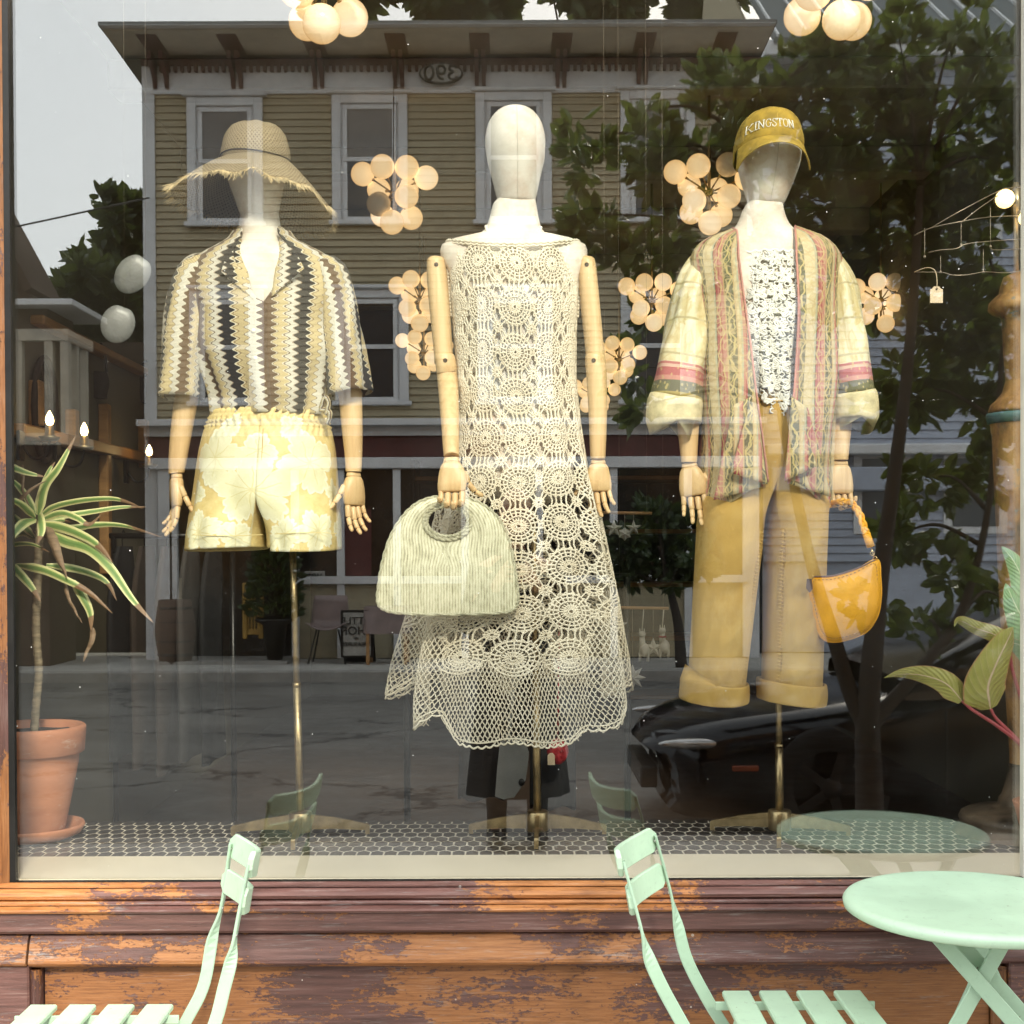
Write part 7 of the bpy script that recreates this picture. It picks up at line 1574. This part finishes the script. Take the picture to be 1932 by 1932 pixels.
for t in np.linspace(0, 1, 8):
    G.append([(b0.x + (.30 + .02 * t * math.sin(9 * a)) * math.copysign(abs(math.cos(a)) ** .5, math.cos(a)), b0.y + (.27 + .02 * t * math.cos(7 * a)) * math.copysign(abs(math.sin(a)) ** .5, math.sin(a)), .735 - .34 * t) for a in np.linspace(0, 2 * PI, 40, endpoint=False)])
m.grid(G, closed=True); m.obj('cloth', MT['wicker'], wt)
for sx in (-1, 1):
    for sy in (-1, 1): MB().box((b0.x + sx * .24 - .02, b0.y + sy * .2 - .02, 0), (b0.x + sx * .24 + .02, b0.y + sy * .2 + .02, .7)).obj('leg', MT['trim_in'], wt)
br = empty('wooden_barrel', q(330, 1240), 'brown wooden barrel by the corner of the clapboard house', 'barrel'); b0 = q(330, 1240, 14.1)
MB().lathe([(0, 0), (.20, 0), (.25, .3), (.26, .42), (.25, .55), (.21, .82), (.19, .83), (.19, .78), (0, .78)], (b0.x, b0.y, 0), 24).obj('body', MT['brick'], br)
m = MB()
for z in (.12, .3, .54, .72): m.lathe([(.262 - abs(z - .42) * .12, z - .02), (.267 - abs(z - .42) * .12, z), (.262 - abs(z - .42) * .12, z + .02)], (b0.x, b0.y, 0), 24)
m.obj('hoop', MT['black'], br)
# brick gable building at the left
bg = empty('brick_building', RP(40, 900, 13.6), 'brown brick building with steep dark gable at the far left across the street', 'building')
YB_ = 13.8
def bx(px): return RP(px, 900, YB_).x
def bz(py): return RP(966, py, YB_).z
poly = [(bx(-260), 0), (bx(90), 0), (bx(90), bz(575)), (bx(58), bz(548)), (bx(-30), bz(382)), (bx(-260), bz(-40))]
MB().prism(poly, -YB_ - 1.0, -YB_, axis='y').obj('wall', MT['brick'], bg)
m = MB(); p0, p1 = Vector((bx(64), -YB_ + .02, bz(556))), Vector((bx(-262), -YB_ + .02, bz(-62)))
m.bar(p0 + Vector((0, -.45, .06)), p1 + Vector((0, -.45, .06)), 1.2, .10, up=Vector((0, 0, 1))); m.obj('roof', MT['brick'], bg)
MB().box((bx(150), -YB_ - 1.2, bz(578)), (bx(-260), -YB_ + .25, bz(566)), ch=.01).obj('belt_course', MT['trimw'], bg)
MB().box((bx(200), -YB_ - 3.2, 0), (bx(-140), -YB_ - 2.2, bz(590))).obj('side_wing', MT['brick'], bg)
by = empty('glazed_bay', RP(90, 800, 13), 'white framed glazed bay')
for k_ in ('label',): del by[k_]
by.parent = bg; by.matrix_parent_inverse = bg.matrix_basis.inverted()
Yq = YB_ - .9
for px in (-60, 34, 92, 122): 
    a = RP(px, 632, Yq); b = RP(px, 822, Yq); MB().box((a.x - .05, a.y - .05, b.z), (a.x + .05, a.y + .05, a.z)).obj('mullion', MT['beam'], by)
for py in (632, 828): a = RP(-60, py, Yq); b = RP(122, py, Yq); MB().box((a.x - .05, a.y - .06, b.z - .07), (b.x + .05, a.y + .06, b.z + .07)).obj('bay_rail', MT['beam'], by)
xs = RP(122, 700, Yq).x
for yy in (-Yq - .35, -Yq - .7): MB().box((xs - .04, yy - .04, RP(122, 822, Yq).z), (xs + .04, yy + .04, RP(122, 632, Yq).z)).obj('mullion', MT['beam'], by)
for py in (632, 828): MB().box((xs - .05, -Yq - .9, RP(122, py, Yq).z - .065), (xs + .05, -Yq - .061, RP(122, py, Yq).z + .065)).obj('bay_rail', MT['beam'], by)
# blue-grey building with a standing seam tin roof on the right
bb = empty('tin_roofed_house', RP(1700, 900, 16.5), 'blue grey clapboard house with a standing seam tin roof behind the street tree', 'house')
YT = 15.6
def tx(px): return RP(px, 900, YT).x
def tz(py): return RP(966, py, YT).z
MB().box((tx(2600), -YT - 8, 0), (tx(1440), -YT - .03, tz(118))).obj('wall', MT['bluesiding'], bb)
cb2 = None; stp = 15.5
for i in range(62):
    y0 = 130 + i * stp
    if y0 > 1050: break
    z1, z0 = tz(y0), tz(y0 + stp + 1.5)
    if cb2 is None: 
        a_, b_ = tx(2600), tx(1440); h_ = z1 - z0; m = MB(); m.add([(a_, .004, h_), (b_, .004, h_), (a_, .030, 0), (b_, .030, 0), (a_, -.029, h_), (b_, -.029, h_), (a_, -.029, 0), (b_, -.029, 0)], [(0, 1, 3, 2)[::-1], (2, 3, 7, 6)[::-1], (4, 5, 1, 0)[::-1], (0, 2, 6, 4)[::-1], (1, 5, 7, 3)[::-1]], None, 0, False); cb2 = m.mesh('clapboard', MT['bluesiding'])
    inst('clapboard', cb2, bb, Matrix.Translation((0, -YT, z0)))
MB().box((tx(2600), -YT - .02, tz(122)), (tx(1436), -YT + .35, tz(92)), ch=.02).obj('eaves_board', MT['trimw'], bb)
p0 = Vector((0, -YT + .38, tz(90))); p1 = Vector((0, -YT - 5.5, tz(90) + 4.2))
m = MB(); m.add([(tx(2600), p0.y, p0.z), (tx(1452), p0.y, p0.z), (tx(1452), p1.y, p1.z), (tx(2600), p1.y, p1.z), (tx(2600), p0.y, p0.z - .08), (tx(1452), p0.y, p0.z - .08), (tx(1452), p1.y, p1.z - .08), (tx(2600), p1.y, p1.z - .08)], [(0, 1, 2, 3)[::-1], (4, 5, 6, 7), (0, 4, 5, 1), (1, 5, 6, 2), (3, 2, 6, 7), (0, 3, 7, 4)], None, 0, False); m.obj('roof', MT['tin'], bb)
sm_ = None
for i in range(26):
    x = tx(1460) + i * .42
    if x > tx(2600): break
    o = MB().bar((x, p0.y, p0.z + .02), (x, p1.y, p1.z + .02), .03, .05).obj('roof_seam', MT['trimw'], bb)
MB().prism([(-YT - .03, tz(118)), (-YT - 5.5, tz(118) + 4.1), (-YT - 8, tz(118))], tx(1452), tx(1446), axis='x').obj('gable', MT['siding'], bb)
for px0, px1, py0, py1 in ((1610, 1720, 855, 1010), (1780, 1900, 855, 1010), (1790, 1890, 270, 470), (1560, 1650, 270, 470)):
    w0 = MB().box((tx(px1), -YT, tz(py1)), (tx(px0), -YT + .05, tz(py0))).obj('window', MT['trimw'], bb); MB().box((tx(px0) + .12, -YT + .051, tz(py1) + .1), (tx(px1) - .12, -YT + .056, tz(py0) - .1)).obj('pane', MT['pane'], w0)
MB().box((tx(2600), -YT, tz(862)), (tx(1440), -YT + .3, tz(842)), ch=.02).obj('belt_course', MT['trimw'], bb)
MB().box((tx(2600), -YT + .05, tz(930)), (tx(1450), -YT + .25, tz(885)), ch=.02).obj('sign_board', MT['bluesiding'], bb)

tag(MB().tube(bez([tuple(RP(-200, 470, 13)), tuple(RP(20, 428, 13)), tuple(RP(160, 398, 13)), tuple(RP(280, 372, 14.7))], 24), .012, 6).obj('utility_cable', MT['black']), 'thin overhead cable running to the corner of the clapboard house', 'cable')
# ------------------------------------------------------------------ trees
def tree(name, base, trunk, limbs, blobs, nleaf, lsize, lab, mats, seed, grp=None):
    rs = random.Random(seed); e = empty(name, base, lab, 'tree', grp)
    m = MB()
    for pts, r0, r1 in trunk: q = bez(pts, 22); m.tube([Vector(p) for p in q], np.linspace(r0, r1, 22), 12)
    v = m.v[-1]; m.obj('trunk', MT['bark'], e)
    m = MB()
    for pts, r0, r1 in limbs: q = bez(pts, 16); m.tube([Vector(p) for p in q], np.linspace(r0, r1, 16), 7)
    if limbs: m.obj('limbs', MT['bark'], e)
    m = MB(); tot = sum(b[1][0] * b[1][1] * b[1][2] for b in blobs)
    for c, r_ in blobs:
        n_ = int(nleaf * r_[0] * r_[1] * r_[2] / tot); nt_ = max(3, n_ // 14)
        tips = []
        for _ in range(nt_):
            while True:
                u = Vector((rs.uniform(-1, 1), rs.uniform(-1, 1), rs.uniform(-1, 1)))
                if u.length <= 1: break
            u = u * (.55 + .45 * rs.random()) ; tips.append(u)
        def f(rs):
            u = tips[rs.randrange(len(tips))]; j = Vector((rs.gauss(0, .10), rs.gauss(0, .10), rs.gauss(0, .10))); p = Vector(c) + Vector(((u.x + j.x) * r_[0], (u.y + j.y) * r_[1], (u.z + j.z) * r_[2]))
            return p, u + Vector((0, 0, .3)) + j * 4
        leafcloud(m, n_, f, lsize, rs, .7)
    m.obj('crown', MT[mats], e)
    return e
YTr = 3.25
def tp(px, py, d=0.0): return RP(px, py, YTr + d)
base = tp(1645, 1600); base.z = 0
rs = random.Random(11)
blobs = []
def bl(px, py, rpx, d=0, ry=.38): k = 1 / pxm(YTr + d); blobs.append((tp(px, py, d), (rpx * k, ry, rpx * k * .95)))
for a in ((1110, 300, 62, .45), (1095, 245, 30, .4, .2), (1130, 400, 80, .5), (1215, 270, 60, .5), (1215, 205, 30, .5, .2), (1230, 330, 80, .5), (1240, 480, 70, .6), (1330, 300, 90, .6), (1340, 180, 60, .6), (1390, 130, 60, .6), (1430, 240, 90, .7), (1540, 190, 110, .7), (1560, 110, 70, .6), (1620, 60, 70, .6), (1700, 70, 70, .7), (1800, 60, 60, .7), (1880, 80, 70, .7), (1660, 230, 130, .9), (1800, 250, 130, .9), (1900, 300, 110, .7), (1560, 380, 130, .9), (1700, 420, 140, 1.0), (1850, 450, 120, 1.0), (1480, 500, 120, .9), (1250, 580, 60, .7), (1180, 480, 50, .6), (1620, 560, 90, 1.0), (1800, 600, 130, 1.0), (1900, 640, 90, .9), (1200, 690, 60, .8, .25), (1230, 760, 50, .8, .25), (1700, 740, 90, 1.0), (1840, 780, 90, 1.0), (1750, 900, 70, .9), (1900, 900, 60, .8), (1690, 1010, 60, .7), (1780, 1080, 60, .6), (1640, 1130, 50, .5), (1900, 1130, 60, .6), (1740, 1190, 50, .5)): bl(*a)
T0 = [[tuple(base), tuple(tp(1643, 1480)), tuple(tp(1640, 1360)), tuple(tp(1650, 1230, .05)), tuple(tp(1665, 1080, .15)), tuple(tp(1690, 900, .3)), tuple(tp(1720, 650, .5)), tuple(tp(1740, 350, .7))], .072, .02]
T1 = [[tuple(tp(1640, 1380)), tuple(tp(1605, 1300, .05)), tuple(tp(1575, 1200, .1)), tuple(tp(1530, 1050, .3)), tuple(tp(1480, 800, .5)), tuple(tp(1440, 500, .6)), tuple(tp(1400, 250, .6))], .046, .012]
T2 = [[tuple(tp(1645, 1370)), tuple(tp(1690, 1320, .05)), tuple(tp(1760, 1240, .1)), tuple(tp(1820, 1150, .3)), tuple(tp(1870, 950, .5)), tuple(tp(1900, 600, .7))], .04, .012]
lm = []
for c, r_ in blobs:
    src = min((Vector(p) for t_ in (T0, T1, T2) for p in bez(t_[0], 20)), key=lambda p: (p - c).length + (2 if p.z > c.z else 0)); mid = src.lerp(c, .5) + Vector((0, 0, .08)); lm.append(([tuple(src), tuple(mid), tuple(c)], .014, .004))
tree('street_tree', base, [T0, T1, T2], lm, blobs, 7200, .110, 'dark leafy street tree by the kerb reflected across the right half of the window', 'foliage', 21)
b_ = RP(1286, 1262, 13.3); b_.z = 0; c_ = RP(1240, 1045, 13.3); kk = 1 / pxm(13.3)
tree('sapling', b_, [([tuple(b_), tuple(RP(1280, 1180, 13.3)), tuple(RP(1264, 1110, 13.3)), tuple(RP(1245, 1030, 13.3))], .075, .03)], [([tuple(RP(1264, 1112, 13.3)), tuple(RP(x, y, 13.3))], .03, .01) for x, y in ((1200, 1080), (1190, 1010), (1290, 1040), (1310, 1000), (1240, 980))],
     [(RP(x, y, 13.3 + d), (r_ * kk, .4, r_ * kk * .9)) for x, y, r_, d in ((1195, 1080, 40, .1), (1190, 1015, 45, -.2), (1240, 985, 50, .2), (1290, 1010, 50, .2), (1315, 1060, 40, -.2), (1245, 1050, 45, .3), (1270, 1090, 30, 0))], 1500, .16, 'slim young tree on the far pavement, seen between the dress and the trousers', 'foliage2', 77)
def far(name, px, py, w, h, Y, n, lab, seed, sz=.30, up=1.0):
    c = RP(px, py, Y); k = 1 / pxm(Y); b = Vector((c.x, c.y, 0)); rs = random.Random(seed); bl_ = []
    for _ in range(11):
        a = rs.uniform(0, 6.28); f = rs.uniform(.1, .75); z = rs.uniform(-.8, .8); bl_.append((c + Vector((w * k * f * math.cos(a) * (1 - .4 * max(0, z)), 1.2 * f * math.sin(a), h * k * z)), (w * k * .36, .9, h * k * .33)))
    bl_.append((c, (w * k * .5, 1.0, h * k * .6)))
    tree(name, b, [([tuple(b), tuple(b.lerp(c, .6) + Vector((.2, 0, 0))), tuple(c)], .2, .06)], [([tuple(b.lerp(c, .6)), tuple(q[0])], .05, .02) for q in bl_[:7]], bl_, n, sz, lab, 'foliage2', seed, 'trees beyond the houses')
far('background_tree', 245, 480, 62, 110, 20, 2600, 'tree rising behind the left corner of the clapboard house', 5)
far('background_tree', 165, 590, 90, 110, 18, 3000, 'lower spreading tree between the brick gable and the clapboard house', 6)
far('background_tree', 240, 690, 80, 110, 19, 2200, 'dark undergrowth tree at the foot of the clapboard house corner', 7)
for i, (px, py, w_, h_) in enumerate(((640, -30, 110, 80), (860, -40, 170, 80), (1130, -40, 190, 85), (1350, -30, 150, 80))):
    far('background_tree', px, py, w_, h_, 30, 3600, ['hilltop tree above the left part of the cornice', 'hilltop tree above the number plaque', 'hilltop tree above the bald mannequin head', 'hilltop tree above the right end of the cornice'][i], 30 + i, .42)
# ------------------------------------------------------------------ black car at the kerb
YCN = 3.78
car = empty('black_car', (1.8, -4.6, -.13), 'low glossy black car parked at the kerb, its nose reflected at lower right', 'car')
X0 = RP(1225, 1400, YCN).x                            # nose
ye, yw_ = -YCN, -YCN - 1.82
ym_ = (ye + yw_) / 2; hwid = (ye - yw_) / 2
# stations from nose to tail: x offset, belt z, top z (hood/roof), half width factor, sill z
ST = [(.0, .38, .48, .62, .22), (.05, .42, .55, .74, .16), (.18, .48, .62, .88, .14), (.45, .54, .69, .96, .14), (.9, .59, .75, .99, .15), (1.4, .64, .82, 1.0, .16), (1.75, .69, .90, 1.0, .16), (2.6, .72, .95, 1.0, .17), (3.6, .74, .96, 1.0, .18), (4.1, .74, .95, .98, .2), (4.5, .70, .90, .92, .26), (4.7, .62, .78, .80, .34)]
A = smoothrows(ST, 60); G = []
for a in A:
    x = X0 + a[0]; hw_ = hwid * a[3]; zb, ztp, zs0 = a[1] - .13, a[2] - .13, a[4] - .13
    prof_ = [(-.86, zs0), (-.97, zs0 + .05), (-1.0, zs0 + (zb - zs0) * .35), (-.985, zs0 + (zb - zs0) * .62), (-.995, zb - .05), (-.985, zb + .01), (-.94, zb + (ztp - zb) * .55), (-.80, zb + (ztp - zb) * .86), (-.5, ztp), (-.25, ztp + .012), (0, ztp + .004)]
    prof_ = prof_ + [(-u, z) for u, z in prof_[-2::-1]]
    G.append([(x + (.16 * (abs(u) ** 3)) * math.exp(-a[0] / .5), ym_ + u * hw_, z) for u, z in prof_])
m = MB(); m.grid(G, flip=False); b = m.n; k_ = len(G[0])
m.f += [tuple(range(k_)), tuple(range(59 * k_, 60 * k_))[::-1]]; m.mi += [0, 0]; m.smooth += [True, True]
m.obj('body', MT['carpaint'], car)
GH = [(1.35, .88, .90, .80), (1.75, 1.08, 1.10, .78), (2.15, 1.24, 1.26, .72), (2.5, 1.31, 1.33, .70), (3.0, 1.32, 1.34, .69), (3.5, 1.22, 1.24, .68), (4.1, .98, 1.0, .70), (4.3, .90, .92, .74)]
A = smoothrows(GH, 30); G = []
for a in A:
    x = X0 + a[0]; hw_ = hwid
    G.append([(x, ym_ + hw_ * u, z - .13) for u, z in ((-.93, .78), (-.90, .86), (-a[3] - .06, .86 + (a[1] - .86) * .8), (-a[3] + .06, a[1]), (-.3, a[2]), (.3, a[2]), (a[3] - .06, a[1]), (a[3] + .06, .86 + (a[1] - .86) * .8), (.90, .86), (.93, .78))])
MB().grid(G).obj('greenhouse', MT['cglass'], car)
A2 = [r_ for r_ in A if 2.2 < r_[0] < 3.6]; MB().grid([[(X0 + a[0], ym_ + hwid * u, z - .13 + .008) for u, z in ((-a[3] - .0, .86 + (a[1] - .86) * .92), (-a[3] + .06, a[1]), (-.3, a[2]), (.3, a[2]), (a[3] - .06, a[1]), (a[3], .86 + (a[1] - .86) * .92))] for a in A2]).obj('roof_panel', MT['carpaint'], car)
def cpx(px, py, Y=YCN): return RP(px, py, Y)
for xw in (.95, 3.65):
    for yy in (ye - .10, yw_ + .10):
        w_ = MB().lathe([(0, -.1), (.20, -.1), (.31, -.09), (.325, -.06), (.325, .06), (.31, .09), (.20, .1), (.19, .06), (0, .05)], (0, 0, 0), 36).obj('wheel', MT['tyre'], car); WM = Matrix.Translation((X0 + xw, yy, -.13 + .325)) @ Matrix.Rotation(-PI / 2 if yy > ym_ else PI / 2, 4, 'X'); w_.data.transform(WM)
        r_ = MB()
        r_.lathe([(.0, .105), (.05, .105), (.06, .09)], (0, 0, 0), 16)
        for s in range(5): an = s * 2 * PI / 5; r_.bar((.03 * math.cos(an), .03 * math.sin(an), .095), (.20 * math.cos(an), .20 * math.sin(an), .085), .05, .02)
        r_.obj('rim', MT['darkrim'], w_).data.transform(WM)
# lamps, grille and shut lines sit just proud of the skin
for sg in (1, -1):
    yy = ym_ + sg * hwid * .80
    m = MB(); m.sphere((X0 + .26, ym_ + sg * hwid * .845, .415), (.20, .05, .030), 20, 12); m.obj('headlight', MT['lens'], car)
    m = MB(); m.box((X0 + .44, ym_ + sg * (hwid * .957) - .01, .285), (X0 + .58, ym_ + sg * (hwid * .957) + .008, .315), ch=.006); m.obj('marker_lamp', MT['amber'], car)
m = MB(); m.box((X0 + .004, ym_ - .42, .12), (X0 + .10, ym_ + .42, .24), ch=.01); m.obj('grille', MT['black'], car)
for i in range(4): MB().box((X0 - .002, ym_ - .40, .135 + i * .025), (X0 + .0035, ym_ + .40, .141 + i * .025)).obj('grille_bar', MT['chrome'], car)
for xq in (1.55, 2.75): MB().box((X0 + xq - .004, ye - .02, .12), (X0 + xq + .004, ye + .003, .60)).obj('shut_line', MT['tyre'], car)
m = MB(); m.sphere((X0 + 1.72, ye + .09, .86), (.09, .10, .07), 14, 10); m.obj('wing_mirror', MT['carpaint'], car)
# ------------------------------------------------------------------ the person taking the picture
YPh = 3.38; kx = 0.01
pr = empty('person', (P(975, 1500, 1).x * 0 + .02, -YPh, 0), 'person in a long black skirt holding up a phone, a dark reflection behind the dress', 'person')
J = {}
def body():
    V = [(0, 0, .92), (0, -.01, 1.08), (0, -.02, 1.24), (0, -.01, 1.36), (0, 0, 1.43), (0, .02, 1.50),
         (.10, 0, .90), (.10, .01, .50), (.10, -.02, .09), (.105, .10, .035), (-.10, 0, .90), (-.10, .01, .50), (-.10, -.02, .09), (-.105, .10, .035),
         (.17, -.01, 1.34), (.22, .02, 1.10), (.09, .22, 1.28), (.065, .245, 1.33), (-.17, -.01, 1.34), (-.22, .02, 1.10), (-.09, .22, 1.28), (-.065, .245, 1.33)]
    E = [(0, 1), (1, 2), (2, 3), (3, 4), (4, 5), (0, 6), (6, 7), (7, 8), (8, 9), (0, 10), (10, 11), (11, 12), (12, 13), (3, 14), (14, 15), (15, 16), (16, 17), (3, 18), (18, 19), (19, 20), (20, 21)]
    Rr = [.15, .12, .13, .11, .055, .05, .085, .055, .038, .03, .085, .055, .038, .03, .055, .042, .028, .03, .055, .042, .028, .03]
    for s, hnd in ((1, 17), (-1, 21)):
        for k in range(4):
            b = len(V); x = s * .045; z = 1.30 + .022 * k; V += [(s * .055, .262, z), (s * .035, .285, z), (s * .012, .283, z)]; E += [(hnd, b), (b, b + 1), (b + 1, b + 2)]; Rr += [.009, .008, .007]
        b = len(V); V += [(s * .045, .25, 1.385), (s * .02, .262, 1.40)]; E += [(hnd, b), (b, b + 1)]; Rr += [.010, .008]
    me = bpy.data.meshes.new('person_body'); me.from_pydata(V, E, []); o = bpy.data.objects.new('body', me); COL.objects.link(o); o.parent = pr
    sk = o.modifiers.new('Skin', 'SKIN'); 
    for i, r_ in enumerate(Rr): me.skin_vertices[0].data[i].radius = (r_, r_)
    me.skin_vertices[0].data[0].use_root = True
    subd(o, 1); me.materials.append(MT['skin']); return o
bm_test = bmesh.new(); bm_test.free()
try: body()
except Exception as ex: print('skin failed', ex)
px_, py_ = pr.location.x, pr.location.y
m = MB(); hd = Vector((px_, py_ + .02, 1.62)); G = []
for z, rx, ry, oy in ((-.125, .02, .02, .03), (-.115, .042, .05, .025), (-.08, .058, .075, .012), (-.03, .068, .088, 0), (.02, .074, .094, -.006), (.07, .070, .088, -.01), (.11, .048, .062, -.012), (.128, .01, .015, -.012)):
    G.append([(hd.x + rx * math.sin(a), hd.y + oy + ry * math.cos(a), hd.z + z) for a in np.linspace(0, 2 * PI, 24, endpoint=False)])
m.grid(G, closed=True, flip=True); m.sphere((hd.x, hd.y + .095, hd.z - .03), (.013, .02, .024), 10, 8)
for s in (-1, 1): m.sphere((hd.x + s * .074, hd.y - .005, hd.z - .015), (.010, .018, .03), 8, 8)
m.obj('head', MT['skin'], pr)
m = MB()
for s in (-1, 1): m.sphere((hd.x + s * .030, hd.y + .083, hd.z + .002), (.012, .007, .006), 10, 6)
m.obj('eyes', MT['ink'], pr); MB().sphere((hd.x, hd.y + .083, hd.z - .072), (.022, .008, .006), 10, 6).obj('mouth', MT['red'], pr)
m = MB(); G = []
for t in np.linspace(0, 1, 14):
    z = .14 - .42 * t; r_ = .085 + .02 * math.sin(PI * t)
    if t < .15: r_ = .10 * math.sqrt(max(.0001, 1 - ((z - .03) / .112) ** 2)) if abs((z - .03) / .112) < 1 else .01
    G.append([(hd.x + r_ * 1.0 * math.sin(a), hd.y - .012 + (r_ * 1.05) * math.cos(a) * (1 if math.cos(a) < .2 else .1), hd.z + z) for a in np.linspace(0, 2 * PI, 28, endpoint=False)])
m.grid(G, closed=True, flip=True); m.obj('hair', MT['hair'], pr)
m = MB(); G = []
for z, rx, ry in ((1.03, .145, .115), (.95, .165, .135), (.80, .19, .15), (.55, .22, .17), (.26, .25, .19)):
    G.append([(px_ + rx * math.sin(a) * (1 + .05 * math.sin(9 * a) * (1.05 - z)), py_ + ry * math.cos(a) * (1 + .05 * math.cos(7 * a) * (1.05 - z)), z) for a in np.linspace(0, 2 * PI, 60, endpoint=False)])
m.grid(G, closed=True); o = m.obj('skirt', MT['blackcloth'], pr); solid(o, .004)
m = MB(); G = []
for z, rx, ry in ((1.0, .165, .125), (1.1, .155, .12), (1.25, .17, .13), (1.36, .17, .10), (1.42, .09, .075), (1.45, .07, .07)):
    G.append([(px_ + rx * math.sin(a), py_ - .01 + ry * math.cos(a), z) for a in np.linspace(0, 2 * PI, 36, endpoint=False)])
m.grid(G, closed=True)
for s in (-1, 1): m.tube([(px_ + s * .16, py_ - .01, 1.36), (px_ + s * .225, py_ + .02, 1.09), (px_ + s * .10, py_ + .20, 1.265)], [.072, .062, .045], 14)
m.obj('top', MT['blackcloth'], pr)
for s in (-1, 1): MB().tube([(px_ + s * .10, py_ + .0, .03), (px_ + s * .10, py_ - .015, .14), (px_ + s * .10, py_ + .005, .46)], [.05, .048, .066], 16).obj('boot', MT['blackcloth'], pr)
ph_ = MB().box((px_ - .037, py_ + .268, 1.30), (px_ + .037, py_ + .277, 1.452), ch=.003).obj('phone', MT['phone']); tag(ph_, 'dark phone held up by the person behind the camera', 'phone')
for s in (-1, 1): MB().sphere((px_ + s * .105, py_ + .06, .045), (.045, .12, .045), 14, 10).obj('shoe', MT['black'], pr)
